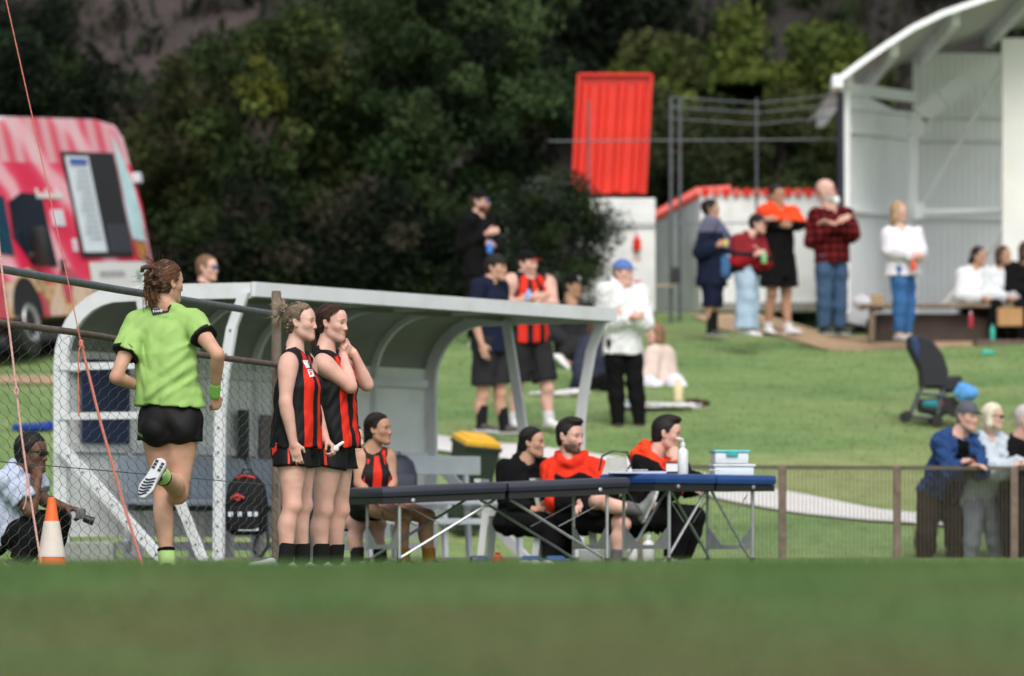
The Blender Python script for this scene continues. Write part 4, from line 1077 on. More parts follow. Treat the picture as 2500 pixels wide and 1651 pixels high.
def make_hair(B, hd, jj):
    st = hd['style']; col = np.array(hd['col']); col2 = np.array(hd.get('col2', col*1.5)); HP = B.HP; R = B.RH; hs_ = B.hs; org = B.org
    if st == 'bald': return
    f = Field(); t = hd.get('thick', .012)
    hl = hd.get('line', .078)
    cut_f = lambda P: None
    def cut(P):                                # hairline: forehead, temples, in front of the ears
        q = (P-V3(B.J['H']))@R.astype(np.float32)/hs_; x, y, z = q[..., 0], q[..., 1], q[..., 2]
        lim = np.interp(z, [-.07, -.03, .0, .02, .04, .06, .078, .092, .11], [-.034, -.020, -.002, .022, .040, .050, .058, .085, .25])+(hl-.066)
        lim = lim-(np.minimum(np.abs(y), .08)/.075)**2*np.where(z > .03, .014, .0)
        return (x-lim).astype(np.float32)*.8
    def low(P):
        q = (P-V3(B.J['H']))@R.astype(np.float32)/hs_
        return ((hd.get('low', -.075)-q[..., 2])).astype(np.float32)
    f.group(cut, low, k=.012)
    f.ell(HP(-.016, 0, .040), R, tuple(x*hs_ for x in (.097+t*.85, .076+t*.7, .090+t)), .02)
    f.ell(HP(-.035, 0, -.03), R, tuple(x*hs_ for x in (.068+t*.6, .062+t*.3, .07)), .03)
    lines = []; r = np.random.RandomState(hd.get('seed', 3))
    def C(w_=None): u = r.rand() if w_ is None else w_; return col*(1-u)+col2*u
    if st == 'quiff': f.ell(HP(.03, 0, .118), R, tuple(x*hs_ for x in (.065, .06, .028)), .03)
    if st in ('bun', 'tied', 'messy', 'braid'):
        g = np.array(hd.get('gather', (-.115, 0, .03)))
        n = hd.get('n', 260)
        for i in range(n):
            a_ = r.rand()*2*math.pi
            # start along the hairline
            y = math.sin(a_)*.078; z = .036+math.cos(a_)*.085 if math.cos(a_) > -.3 else -.05+r.rand()*.02
            x = .06-(y/.078)**2*.05 if z > .03 else (.02 if r.rand() < .3 else -.05-r.rand()*.03)
            if z > .09: x = .055+r.rand()*.02
            p0 = np.array([x, y, z]); ln = []
            wob = r.randn(3)*.004
            for k2 in range(8):
                u = k2/7; p = p0*(1-u)+g*u+wob*math.sin(u*6+i)
                p = on_skull(B, p, t+.001+r.rand()*.002) if u < .9 else g+r.randn(3)*.008
                ln.append(B.J['H']+R@(p*hs_))
            lines.append((np.array(ln), C(r.rand()*hd.get('mix', .8))))
    if st == 'bun':
        g = np.array(hd['gather']); br = hd.get('br', .036)
        f.group(k=.01); f.ell(HP(*(g+np.array([-.02, 0, .012]))), R, (br*hs_,)*3, .01)
        for i in range(160):                   # wound bun and loose ends
            c = g+np.array([-.022, 0, .014]); ax = nrm(r.randn(3)); u0 = nrm(np.cross(ax, r.randn(3))); v0 = np.cross(ax, u0); rad = br*(.85+.3*r.rand())
            ln = [B.J['H']+R@((c+ax*rad*.3*r.randn()+(u0*math.cos(t_)+v0*math.sin(t_))*rad)*hs_) for t_ in np.linspace(0, 2+2*r.rand(), 9)]
            lines.append((np.array(ln), C()))
        for i in range(90):
            c = g+np.array([-.025, 0, .02]); d = nrm(np.array([-.6, 0, .5])+r.randn(3)*.75); L_ = .03+.05*r.rand()
            if i % 3 == 0: d = nrm(np.array([-.55, 0, -.8])+r.randn(3)*.35); L_ = .05+.05*r.rand(); c = g+np.array([-.025, 0, 0])
            ln = [B.J['H']+R@((c+d*br*.7+d*L_*u+np.array([0, 0, -.03])*u*u*r.rand()+r.randn(3)*.002)*hs_) for u in np.linspace(0, 1, 5)]
            lines.append((np.array(ln), C(.5+.5*r.rand())))
    if st in ('tied', 'messy', 'tail', 'braid'):
        g = np.array(hd.get('gather', (-.11, 0, .0))); tail = [np.array(p) for p in hd.get('tail', [(-.13, 0, -.05), (-.12, 0, -.13), (-.1, 0, -.2)])]
        pts = [g]+tail; rr = hd.get('tr', .03)
        f.group(k=.015)
        for i in range(len(pts)-1):
            r0 = rr*(1-.15*i); r1 = rr*(1-.15*(i+1)) if i < len(pts)-2 else rr*.45
            f.cone(HP(*pts[i]), HP(*pts[i+1]), r0*hs_, r1*hs_, .02)
        P_ = np.array(pts)
        for i in range(hd.get('tn', 120)):
            off = r.randn(3)*rr*.55; ln = []
            for u in np.linspace(0, len(P_)-1, 9):
                i0 = min(int(u), len(P_)-2); p = P_[i0]*(1-(u-i0))+P_[i0+1]*(u-i0)
                w_ = .5+1.0*(u/(len(P_)-1)); 
                ln.append(B.J['H']+R@((p+off*w_+r.randn(3)*.003)*hs_))
            lines.append((np.array(ln), C()))
    if st == 'messy':
        for i in range(110):                   # flyaway locks
            a_ = r.rand()*math.pi*1.2-.3; p0 = on_skull(B, np.array([-.09+.05*r.randn(), .05*r.randn(), .06+.05*r.randn()]), t+.003)
            d = nrm(np.array([-.7, r.randn()*.7, r.randn()*.7-.1])); L_ = .03+.075*r.rand()
            crv = r.randn(3)*.03
            ln = [B.J['H']+R@((p0+d*L_*u+crv*u*u)*hs_) for u in np.linspace(0, 1, 6)]
            lines.append((np.array(ln), C()))
        for i in range(7):                     # loops of the twisted bun
            c = np.array([-.115, 0, .02])+r.randn(3)*.022; ax = nrm(r.randn(3)); u0 = nrm(np.cross(ax, r.randn(3))); v0 = np.cross(ax, u0); rad = .028+.012*r.rand()
            f.group(k=.008)
            pp = [c+(u0*math.cos(t_)+v0*math.sin(t_))*rad for t_ in np.linspace(0, 4.2, 6)]
            for a1, b1 in zip(pp[:-1], pp[1:]): f.cone(HP(*a1), HP(*b1), .011*hs_, .010*hs_, .01)
    if st == 'long':
        ln_ = hd.get('length', .3); ww = hd.get('w', .06)
        f.group(lambda P: ((P-V3(B.J['H']))@R.astype(np.float32)[:, 0]-.03*hs_), k=.02)
        for q in (1, -1):
            f.cone(HP(-.02, q*.066, .03), HP(-.02, q*(.075), -.08), .03*hs_, .032*hs_, .03)
            f.cone(HP(-.02, q*(.075), -.08), HP(hd.get('fwd', -.03), q*(.07), -.08-ln_*.6), .032*hs_, .022*hs_, .03)
        f.cone(HP(-.07, 0, .02), HP(-.085, 0, -.06-ln_*.7), ww*hs_, ww*.75*hs_, .04)
    if st == 'curly':
        for i in range(26):
            p = on_skull(B, np.array([-.05+.07*r.randn(), .06*r.randn(), .06+.05*r.randn()]), .01)
            if p[0] > .06: continue
            f.ell(HP(*p), R, (.028*hs_,)*3, .01)
    stretch = fold_noise(hd.get('seed', 3), freq=hd.get('freq', 170), amp=hd.get('amp', .0012), dirv=R[:, 0]*.9+R[:, 2]*.4, squash=.08)
    colf = None
    nz = fold_noise(hd.get('seed', 3)+5, freq=110, amp=1., dirv=R[:, 0]+R[:, 2]*.3, squash=.1)
    def colf(v):
        u = np.clip(.35+.5*nz(v.astype(np.float32)), 0, 1)[:, None]; return col*(1-u)+col2*u
    hh = .0045 if B.fine else .007
    o = sdf_obj('hair', f, hh, M_HAIR, org, B.o, colf, None, stretch)
    if lines: strand_tubes(B, 'hair_strand', lines, hd.get('sr', .0010)*hs_, col, B.o)['kind'] = 'stuff'
    return o

# ---------------------------------------------------------------- clothes (each returns a function of the body)
def _torso(f, B, t, loose=0., hem=-.04, a_=1.):
    m = B.sex == 'm'; k, g, L = B.k, B.g, B.L; RT = B.RT; TP = B.TP
    f.ell(TP(0, 0, L-.15*k), RT, ((.108 if m else .098)*g*k+t, min(.155*g*k, B.wsh*.86)+t, .19*k+t*.5), .05)
    f.ell(TP(.005, 0, L*.36), RT, ((.098 if m else .086)*g*k+t+loose, (.135 if m else .118)*g*k+t+loose, .17*k), .05)
    for q in (1, -1):
        if m: f.ell(TP(.06*k, q*.07*k, L-.12*k), RT, (.05*k+t, .075*k+t, .06*k+t), .05)
        else: f.ell(TP(.075*k*g, q*.066*k, L-.15*k), RT, (.055*k*g+t, .06*k+t, .062*k+t), .05)
    wa = .112*g*k+t+loose; wb = (.155 if m else .165)*g*k+t+loose
    f.loft(TP(0, 0, 0), RT, [hem-.02, hem+.06, L*.4, L*.7, L*.9], [wa, wa*.98, (.105*g*k+t+loose*.8), .108*g*k+t, .05], [wb, wb*.97, (.14*g*k+t+loose*.8), min(.150*g*k, B.wsh*.86)+t, .10], None, .05)
def _shoulder(f, B, t, yoke=1.):
    J, k, g = B.J, B.k, B.g
    f.cone(lerp(J['SL'], J['SR'], .12), lerp(J['SL'], J['SR'], .88), .05*k*g+t, .05*k*g+t, .05)
    for sd, q in (('L', 1), ('R', -1)):
        f.cone(J['N']+B.RT@np.array([-.02, q*.045*k, -.02]), lerp(J['N'], J['S'+sd], .85)+B.RT@np.array([-.01, 0, 0]), .034*k+t, .036*k+t, .04)
def _sleeve(f, B, t, sd, to, loose=0., flare=0.):
    """to in 0..2: 1 = elbow, 2 = wrist"""
    J, k = B.J, B.k; a_ = (.5+.5*B.g)*k; S, E, Wr = J['S'+sd], J['E'+sd], J['W'+sd]
    a_ *= B.arm; r = [.060*a_+t, .045*a_+t+loose, .046*a_+t+loose, .031*a_+t+loose*.6]
    if to <= 1:
        end = lerp(S, E, to); d = nrm(E-S)
        f.group((end, d), k=.03); f.cone(S, lerp(S, E, to+.1), r[0]+loose*.5, (r[0]*(1-to)+r[1]*to)+flare, .03)
    else:
        end = lerp(E, Wr, to-1); d = nrm(Wr-E)
        f.group(k=.03); f.cone(S, E, r[0]+loose*.5, r[1], .03)
        f.group((end, d), k=.02); f.cone(E, lerp(E, Wr, .35), r[1], r[2], .02); f.cone(lerp(E, Wr, .35), lerp(E, Wr, to-1+.06), r[2], r[3]+flare, .02)
def top(col, sleeves=(.55, .55), t=.012, loose=.012, hem=-.1, name='shirt', fold=.006, seed=1, matl=None, yoke=None, neck=.0, hood=None, collar=None, cuff=None, open_v=False, pattern=None, fdir=(.3, .2, 1), flare=.0, freq=15, panel=None, badge=None, hemcut=None, extra=None):
    def go(B):
        f = Field(); J, RT, k = B.J, B.RT, B.k
        cp = B.TP(0, 0, hem); hc = (cp, -RT[:, 2]) if hemcut is None else (cp, nrm(-RT@np.array(hemcut, float)))
        f.group(hc, k=.035); _torso(f, B, t, loose, hem); _shoulder(f, B, t)
        for sd, to in zip('LR', sleeves):
            if to > 0: _sleeve(f, B, t, sd, to, loose*.8, flare)
        nk = B.J['N']
        f.sub_cone(nk+RT@np.array([.02, 0, -.02-neck]), nk+RT@np.array([.03, 0, .2]), (.062 if B.sex == 'm' else .055)*k, .085*k, .006)
        if open_v: f.sub_cone(nk+RT@np.array([.13, 0, -.12*k]), nk+RT@np.array([.06, 0, .1]), .012, .075, .006)
        if hood:                               # hood lying on the shoulders
            f.group(k=.02)
            n_ = 12; pts = [nk+RT@np.array([(math.cos(a1)*.085-.03)*k, math.sin(a1)*.095*k, (-.035*math.cos(a1)-.0)*k+.01]) for a1 in np.linspace(-2.6, 2.6, n_)]
            f.group(k=.02)
            for a1 in range(n_):
                an = 2*math.pi*a1/n_; an2 = 2*math.pi*(a1+1)/n_
                P0 = nk+RT@np.array([(math.cos(an)*.075-.012)*k, math.sin(an)*.085*k, (.012-.045*math.cos(an))*k]); P1 = nk+RT@np.array([(math.cos(an2)*.075-.012)*k, math.sin(an2)*.085*k, (.012-.045*math.cos(an2))*k])
                rr = lambda q: (.024+.014*(1-math.cos(q))/2)*k*hood
                f.cone(P0, P1, rr(an), rr(an2), .02)
            f.ell(nk+RT@np.array([-.10*k, 0, -.03*k]), RT, (.045*k*hood, .10*k, .075*k), .03)
        if collar:
            f.group(k=.01)
            for a1 in range(12):
                an = 2*math.pi*a1/12; an2 = 2*math.pi*(a1+1)/12; c_ = lambda q: nk+RT@np.array([(math.cos(q)*.062+.005)*k, math.sin(q)*.064*k, (.012-.03*math.cos(q))*k])
                f.cone(c_(an), c_(an2), collar, collar, .01)
        fn = fold_noise(seed, freq=freq, amp=fold, dirv=RT@nrm(fdir), squash=.3); fn2 = fold_noise(seed+9, freq=freq*2.6, amp=fold*.6, dirv=RT@nrm((fdir[0], -fdir[1], fdir[2])), squash=.3)
        base = np.array(col)
        def colf(v):
            q = (v-B.hm)@RT; c = np.tile(base, (len(v), 1)); w_ = np.zeros(len(v))
            if yoke is not None:
                zc, yc = yoke; m_ = q[:, 2] > B.L-zc*k+0.0*np.abs(q[:, 1]); c[m_] = yc
            if pattern is not None: c = pattern(B, v, q, c)
            if cuff is not None:
                for sd, to in zip('LR', sleeves):
                    a1, b1 = (J['S'+sd], J['E'+sd]) if to <= 1 else (J['E'+sd], J['W'+sd]); u = to if to <= 1 else to-1
                    d = nrm(b1-a1); e_ = lerp(a1, b1, u); dd = (v-e_)@d; near = (np.linalg.norm((v-e_)-dd[:, None]*d, axis=1) < .088*k) & (dd < .03)
                    c[(dd > -cuff[0]) & near] = cuff[1]
            return c
        o = sdf_obj(name, f, B.h*.85, matl or M_CLOTH, B.org, B.o, colf, None, add_noise(fn, fn2, *([extra] if extra else []))); B.top = o
        return o
    return go
def guernsey(loose=.008, hem=-.1, seed=4, matl=None, narrow=.80, fold=.004):
    """sleeveless striped football top with black binding"""
    def go(B):
        f = Field(); J, RT, k = B.J, B.RT, B.k; t = .011
        f.group((B.TP(0, 0, hem), -RT[:, 2]), k=.02); _torso(f, B, t, loose, hem)
        w_ = B.wsh*narrow
        arm = lambda P, q: None
        def cuts(P):
            z = (P-V3(B.hm))@RT.astype(np.float32); u = np.clip((z[..., 2]-(B.L-.2*k))/(.13*k), 0, 1); lim = (w_+.05)*(1-u)+w_*u
            return (np.abs(z[..., 1])-lim).astype(np.float32)
        f.groups[-1] = (f.groups[-1][0], f.groups[-1][1]+[cuts], .02)
        f.group(cuts, k=.03); _shoulder(f, B, t)
        nk = J['N']; f.sub_cone(nk+RT@np.array([.01, 0, -.015]), nk+RT@np.array([.06, 0, .2]), .058*k, .10*k, .006)
        f.sub_cone(nk+RT@np.array([.12, 0, -.07*k]), nk+RT@np.array([.06, 0, .1]), .014, .075, .006)
        fn = fold_noise(seed, freq=13, amp=fold, dirv=RT@nrm((.2, .2, 1)), squash=.25); fn2 = fold_noise(seed+3, freq=38, amp=fold*.6, dirv=RT@nrm((.5, .5, 1)), squash=.3)
        def colf(v):
            q = (v-B.hm)@RT; c = np.ones((len(v), 3))
            u = np.clip((q[:, 2]-(B.L-.2*k))/(.13*k), 0, 1); lim = (w_+.05)*(1-u)+w_*u
            c[(np.abs(q[:, 1]) > lim-.016) & (q[:, 2] > B.L-.19*k)] = 0
            n_ = (v-nk)@RT; r_ = np.sqrt(n_[:, 0]**2+n_[:, 1]**2); c[(r_ < .088*k) & (n_[:, 2] > -.06) & (n_[:, 0] < .075)] = 0
            return c
        o = sdf_obj('guernsey', f, B.h*.85, matl or M_GUERNSEY, B.org, B.o, colf, {'tl': lambda v: (v-B.hm)@RT}, add_noise(fn, fn2)); B.top = o
    return go
def bottoms(col, to=.45, t=.014, loose=.01, name='shorts', matl=None, seed=2, fold=.005, flare=.0, waist=.06, pattern=None, cutv=None, taper=0.):
    """to: 0..1 thigh, 1..2 shin"""
    def go(B):
        f = Field(); J, RP, k, g = B.J, B.RP, B.k, B.g; m = B.sex == 'm'
        wp = B.hm+RP@np.array([0, 0, waist])
        f.group((wp, RP[:, 2]), k=.03)
        f.ell(B.hm+RP@np.array([0, 0, .02*k]), RP, (.108*g*k+t, (.152 if m else .165)*g*k+t, .12*k), .05)
        for q in (1, -1): f.ell(B.hm+RP@np.array([-.045*k, q*.075*k, -.05*k]), RP, (.085*g*k+t, .085*g*k+t, .095*k+t), .04)
        f.cone(B.hm+RP@np.array([0, 0, .02]), wp, .10*g*k+t, .10*g*k+t, .05)
        for sd in 'LR':
            Hh, K, A = J['H'+sd], J['K'+sd], J['A'+sd]; a_ = .5+.5*g
            lg = (.4+.6*g)*B.leg*k; r0 = .094*lg+t; r1 = .060*lg+t+loose; d = nrm(K-Hh)
            if to <= 1:
                cd_ = d if cutv is None else nrm(cutv)
                f.group((lerp(Hh, K, to), cd_), k=.012); f.cone(lerp(Hh, K, .02), lerp(Hh, K, to+.1), r0, (r0*(1-to)+r1*to)+flare+loose, .04)
            else:
                f.group(k=.015); f.cone(lerp(Hh, K, .03), lerp(Hh, K, .55), r0, .080*lg+t+loose*.5, .04); f.cone(lerp(Hh, K, .5), K, .080*lg+t+loose*.5, r1, .04)
                sh = nrm(A-K); e_ = to-1; r2 = .060*lg+t+loose*(1-taper); r3 = .04*lg+t+loose*(1-taper)+flare
                f.group((lerp(K, A, e_), sh), k=.03); f.cone(K, lerp(K, A, .35), r1, r2, .03); f.cone(lerp(K, A, .35), lerp(K, A, e_+.05), r2, r3, .03)
        fn = fold_noise(seed, freq=19, amp=fold*1.4, dirv=(.2, .1, 1) if to <= 1 else (.3, .1, 1), squash=.5)
        base = np.array(col)
        def colf(v):
            c = np.tile(base, (len(v), 1)); 
            if pattern is not None: c = pattern(B, v, c)
            return c
        return sdf_obj(name, f, B.h*.9, matl or M_CLOTH, B.org, B.o, colf, None, fn)
    return go
def shoes(col, sole=(.6, .6, .6), socks=None, sock_h=.12, name='shoe', only=None, band=None):
    def go(B):
        J, k = B.J, B.k
        for sd in (only or 'LR'):
            A, T, K = J['A'+sd], J['T'+sd], J['K'+sd]; sh = nrm(A-K); fd = nrm((T-A)-sh*((T-A)@sh)*.85)
            dn = nrm(sh-fd*(sh@fd)); q = k*(1 if B.sex == 'm' else .93)
            hl = A+dn*.05*q-fd*.04*q; bl = A+dn*.055*q+fd*.12*q; tp = A+dn*.05*q+fd*.17*q
            if np.linalg.norm(T-A) > .05: pass
            f = Field(); f.group((A+dn*.066*q, dn), k=.01)
            sd_ = np.cross(fd, dn)
            f.cone(A+dn*.005, hl, .044*q, .036*q, .03); f.cone(A+dn*.01+fd*.02, bl, .040*q, .036*q, .03)
            f.cone(bl+sd_*.008, tp+sd_*.008, .036*q, .027*q, .02); f.cone(bl-sd_*.008, tp-sd_*.008, .036*q, .025*q, .02); f.cone(hl, bl, .036*q, .038*q, .03)
            def colf(v, A=A, dn=dn, fd=fd, q=q):
                d = (v-A)@dn; c = np.tile(np.array(col), (len(v), 1)); c[d > .045*q] = sole
                return c
            sh_o = sdf_obj(name, f, B.h*.55 if B.fine else B.h*.75, M_SHOE, B.org, B.o, colf)
            B.shoe = getattr(B, 'shoe', {}); B.shoe[sd] = (A, dn, fd, np.cross(fd, dn), q, sh_o)
            if socks is not None:
                f = Field(); e_ = A-sh*sock_h; f.group((e_, -sh), k=.01)
                f.cone(A+sh*.01, e_-sh*.02, .050*k*(.5+.5*B.g)*B.leg, .053*k*(.5+.5*B.g)*B.leg, .02)
                def cs(v, e_=e_, sh=sh):
                    d = (v-e_)@sh; c = np.tile(np.array(socks), (len(v), 1))
                    if band: c[d < band[0]] = band[1]
                    return c
                sdf_obj('sock', f, B.h*.6, M_CLOTH, B.org, B.o, cs)
    return go
def cap(col, brim=None, badge=None, back=False):
    def go(B):
        f = Field(); R, hs_, HP = B.RH, B.hs, B.HP; q = -1 if back else 1
        def cut(P):
            z = (P-V3(B.J['H']))@R.astype(np.float32)/hs_; return (.045-z[..., 0]*q*.12-z[..., 2]).astype(np.float32)
        f.group(cut, k=.006); f.ell(HP(-.012, 0, .042), R, tuple(x*hs_ for x in (.109, .090, .102)), .02)
        f.group(k=.006)
        for i in range(7):
            y = -.06+.02*i; e_ = .105+.055*math.sqrt(max(0, 1-(y/.075)**2))
            f.cone(HP(q*.07, y, .052), HP(q*e_, y*.92, .038-abs(y)*.12), .006*hs_, .004*hs_, .012)
        c0 = np.array(col); c1 = np.array(brim if brim is not None else col)
        def colf(v):
            z = (v-B.J['H'])@R/hs_; c = np.tile(c0, (len(v), 1)); b_ = (z[:, 0]*q > .1) & (z[:, 2] < .065); c[b_] = c1
            if badge is not None: c[(z[:, 0]*q > .06) & (np.abs(z[:, 1]) < .025) & (z[:, 2] > .065) & (z[:, 2] < .105)] = badge
            return c
        sdf_obj('cap', f, .005 if B.fine else .007, M_CLOTH, B.org, B.o, colf)
    return go
def surf_patch(obj, name, quad, matl, D, nx=8, ny=6, lift=.003, parent=None, shape=None, thick=True):
    """a printed or sewn patch laid on the cloth: corners (TL, TR, BR, BL) as seen from the field"""
    from mathutils.bvhtree import BVHTree
    bv = BVHTree.FromPolygons([v.co.copy() for v in obj.data.vertices], [tuple(p.vertices) for p in obj.data.polygons])
    org = obj.parent.location if obj.parent else obj.location
    c0 = Vector((0, 0, CZ))
    def hit(u, v):
        a = np.array(quad, float); p = (a[0]*(1-u)+a[1]*u)*(1-v)+(a[3]*(1-u)+a[2]*u)*v
        d = (W(p[0], p[1], D)-c0).normalized(); h = bv.ray_cast(c0-org, d)
        return None if h[0] is None else h[0]-d*lift
    def fill(hs, uv):
        good = [(u, h) for u, h in zip(uv, hs) if h is not None]
        if not good: return [tuple(W(quad[0][0], quad[0][1], D)-org)]*len(hs)
        med = sorted(h.y for _, h in good)[len(good)//2]; good = [(u, h) for u, h in good if abs(h.y-med) < .09]
        return [tuple(h) if h is not None and abs(h.y-med) < .09 else tuple(min(good, key=lambda g: (g[0][0]-u[0])**2+(g[0][1]-u[1])**2)[1]) for u, h in zip(uv, hs)]
    if shape is not None:
        vs = fill([hit(x, y) for x, y in shape[0]], shape[0]); me = bpy.data.meshes.new(name); me.from_pydata(vs, [], shape[1])
    else:
        uv = [(i/nx, j/ny) for j in range(ny+1) for i in range(nx+1)]; vs = fill([hit(*q) for q in uv], uv)
        fs = [(j*(nx+1)+i, (j+1)*(nx+1)+i, (j+1)*(nx+1)+i+1, j*(nx+1)+i+1) for j in range(ny) for i in range(nx)]
        me = bpy.data.meshes.new(name); me.from_pydata(vs, [], fs)
    me.materials.append(matl); me.update(); return link(name, me, parent or obj)
def text_shape(body, squeeze=.0):
    cu = bpy.data.curves.new('t', 'FONT'); cu.body = body; cu.resolution_u = 2; cu.offset = .02
    ob = bpy.data.objects.new('t', cu); COL.objects.link(ob); dg = bpy.context.evaluated_depsgraph_get(); me = bpy.data.meshes.new_from_object(ob.evaluated_get(dg)); bpy.data.objects.remove(ob)
    P_ = np.array([v.co[:2] for v in me.vertices]); lo, hi = P_.min(0), P_.max(0); P_ = (P_-lo)/(hi-lo); P_[:, 1] = 1-P_[:, 1]
    fs = [tuple(p.vertices) for p in me.polygons]; bpy.data.meshes.remove(me); return (P_, fs)
def held(name, B, sd, prims, col, h=.005, matl=None):
    """a thing held in a hand stays a thing of its own; returns its hand frame"""
    return B.hand[sd]
LIME = (.28, .455, .135); BLK = (.0055, .0055, .006)
def lime_pattern(B, v, q, c):
    # black side piping under the right arm
    return c
ump = person('umpire in lime green shirt running away, one shoe sole raised, seen from behind', 412, 645, 1411, 405, yaw=72, height=1.80, sex='f', girth=.97, skin='warm', h=.0095, fine=True,
    j=dict(H=(408, 692, 0), N=(402, 752, 0), SL=(333, 797, .02), SR=(474, 792, -.02), HL=(383, 1025, 0), HR=(448, 1025, -.02),
           EL=(283, 922, -.16), WL=(352, 948, .06), DL=(390, 930, .12), ER=(532, 866, -.2), WR=(524, 966, -.02), DR=(532, 1005, .03),
           KL=(395, 1195, .06), AL=(408, 1378, -.02), TL=(414, 1400, .16), KR=(436, 1205, -.02), AR=(388, 1155, -.40), TR=(352, 1222, -.415), PR=(-.4, .8, -.2), PL=(0, 0, -1)),
    headyaw=38, nod=2, hands=('grip', 'fist'),
    hair=dict(style='messy', col=(.035, .016, .010), col2=(.30, .14, .07), gather=(-.115, 0, .01), tail=[(-.125, .0, -.035), (-.12, 0, -.09), (-.10, .0, -.12)], tr=.034, thick=.013, n=900, tn=300, line=.072, low=-.06, amp=.003),
    wear=[top(LIME, extra=creases(34.6, [(478, 852, 372, 930, .012, .020), (486, 885, 352, 978, .014, .022), (470, 838, 420, 862, .010, .016), (336, 845, 352, 935, .010, .016), (352, 838, 366, 905, -.008, .014),
            (492, 915, 400, 975, .011, .018), (345, 905, 336, 975, .010, .016), (362, 800, 372, 850, .007, .016), (440, 790, 392, 832, .008, .018), (478, 800, 492, 850, .008, .014), (410, 940, 372, 985, -.008, .016), (320, 800, 306, 850, .007, .012), (384, 770, 430, 775, .006, .015)]),
            sleeves=(.52, .42), t=.013, loose=.022, hem=.09, name='lime_shirt', fold=.0085, seed=11, matl=M_SILK, cuff=(.013, BLK), fdir=(.2, .75, .8), flare=-.002, freq=11, hemcut=(0, -.10, 1)),
          bottoms(BLK, to=.27, t=.018, loose=.008, name='shorts', flare=.010, waist=.12, matl=M_SILK, fold=.005),
          shoes((.03, .035, .05), sole=(.55, .56, .58), socks=(.42, .62, .24), sock_h=.10, band=(.022, BLK))])
womA = person('footballer with blonde messy bun in striped guernsey, nearest the camera', 722, 742, 1412, 400, yaw=-14, sex='f', girth=1.02, arm=1.08, leg=.98, skin='pink', h=.0095, fine=True, 
    j=dict(H=(734, 788, 0), N=(722, 856, 0), SR=(703, 886, -.165), SL=(748, 884, .165), HR=(714, 1085, -.085), HL=(734, 1085, .085), ER=(697, 985, -.23), WR=(716, 1080, -.22), DR=(727, 1130, -.22),
           EL=(765, 985, .22), WL=(794, 1072, .10), DL=(824, 1100, .06), KR=(712, 1235, -.12), AR=(697, 1378, -.12), KL=(738, 1235, .1), AL=(738, 1378, .13), TR=(745, 1398, -.14), TL=(790, 1398, .12), PR=(.1, .9, 0), PL=(-.5, 0, -.8)),
    headyaw=-14, nod=0, hands=('grip', 'relax'),
    hair=dict(style='bun', col=(.055, .034, .022), col2=(.60, .47, .33), gather=(-.10, 0, .075), br=.036, thick=.009, n=1300, line=.056, low=-.07, amp=.0012, mix=.5, seed=5),
    wear=[guernsey(loose=.024, hem=-.015, seed=4, fold=.008), bottoms(BLK, to=.36, name='shorts', t=.010, flare=.018, matl=M_SILK, waist=.02), shoes((.5, .5, .52), socks=(.012, .012, .012), sock_h=.13, sole=(.45, .10, .03))])
womB = person('brown haired footballer in striped guernsey, hands raised to her chin', 812, 742, 1408, 393, yaw=-8, sex='f', girth=1.06, arm=1.05, leg=.99, skin='pink', h=.0095, fine=True,
    j=dict(H=(812, 790, 0), N=(797, 856, 0), SR=(788, 888, -.16), SL=(826, 886, .17), HR=(806, 1085, -.085), HL=(824, 1085, .085), ER=(856, 945, -.16), WR=(838, 868, .0), DR=(852, 846, .03),
           EL=(896, 940, .12), WL=(866, 868, .06), DL=(842, 848, .05), KR=(788, 1245, -.11), AR=(783, 1378, -.10), KL=(828, 1245, .09), AL=(818, 1378, .12), PR=(0, .5, .5), PL=(-.3, -.7, .2)),
    headyaw=-24, nod=4, hands=('grip', 'grip'),
    hair=dict(style='tied', col=(.022, .012, .009), col2=(.11, .055, .035), gather=(-.10, 0, -.02), tail=[(-.125, 0, -.08), (-.115, 0, -.14), (-.10, 0, -.19)], tr=.022, thick=.009, n=1000, tn=160, line=.056, low=-.07, amp=.0012, mix=.6, seed=8),
    wear=[guernsey(loose=.024, hem=-.015, seed=21, fold=.008), bottoms(BLK, to=.36, name='shorts', t=.010, flare=.018, matl=M_SILK, waist=.02), shoes((.5, .5, .52), socks=(.012, .012, .012), sock_h=.13, sole=(.45, .10, .03))])

M_INK = mat('print_white', (.72, .72, .74), .6, .03); M_INKO = mat('print_orange', (.70, .30, .16), .6); M_PATCH = mat('patch_black', (.006, .006, .010), .7); M_PRED = mat('print_red', (.62, .025, .012), .6, .08); M_PGREY = mat('print_grey', (.30, .30, .36), .6)
kid = lambda B, n: [c for c in B.o.children if c.name.split('.')[0] == n][0]
sh_ = kid(ump, 'lime_shirt')
lb = surf_patch(sh_, 'neck_label', [(366, 749), (419, 744), (411, 763), (373, 771)], M_PATCH, 34.4, 8, 4, .004)
for tx, q, m_ in (('Footy', [(373, 757), (399, 753), (398, 762), (374, 766)], M_INK), ('WA', [(400, 753), (410, 752), (409, 759), (400, 761)], M_INKO), ('Play', [(374, 752), (388, 750), (388, 755), (375, 757)], M_PGREY)):
    surf_patch(sh_, 'lettering', q, m_, 34.4, lift=.007, parent=lb, shape=text_shape(tx))
f = Field(); Wr, El = ump.J['WR'], ump.J['ER']; f.group(k=.01); f.cone(lerp(El, Wr, .74), lerp(El, Wr, .98), .034, .033, .01)
sdf_obj('wristband', f, .006, M_CLOTH, ump.org, ump.o, lambda v: np.tile(np.array((.25, .55, .12)), (len(v), 1)))
A_, dn, fd, sdv, q_, sho = ump.shoe['R']
M_TREAD = mat('navy_tread', (.018, .025, .05), .6)
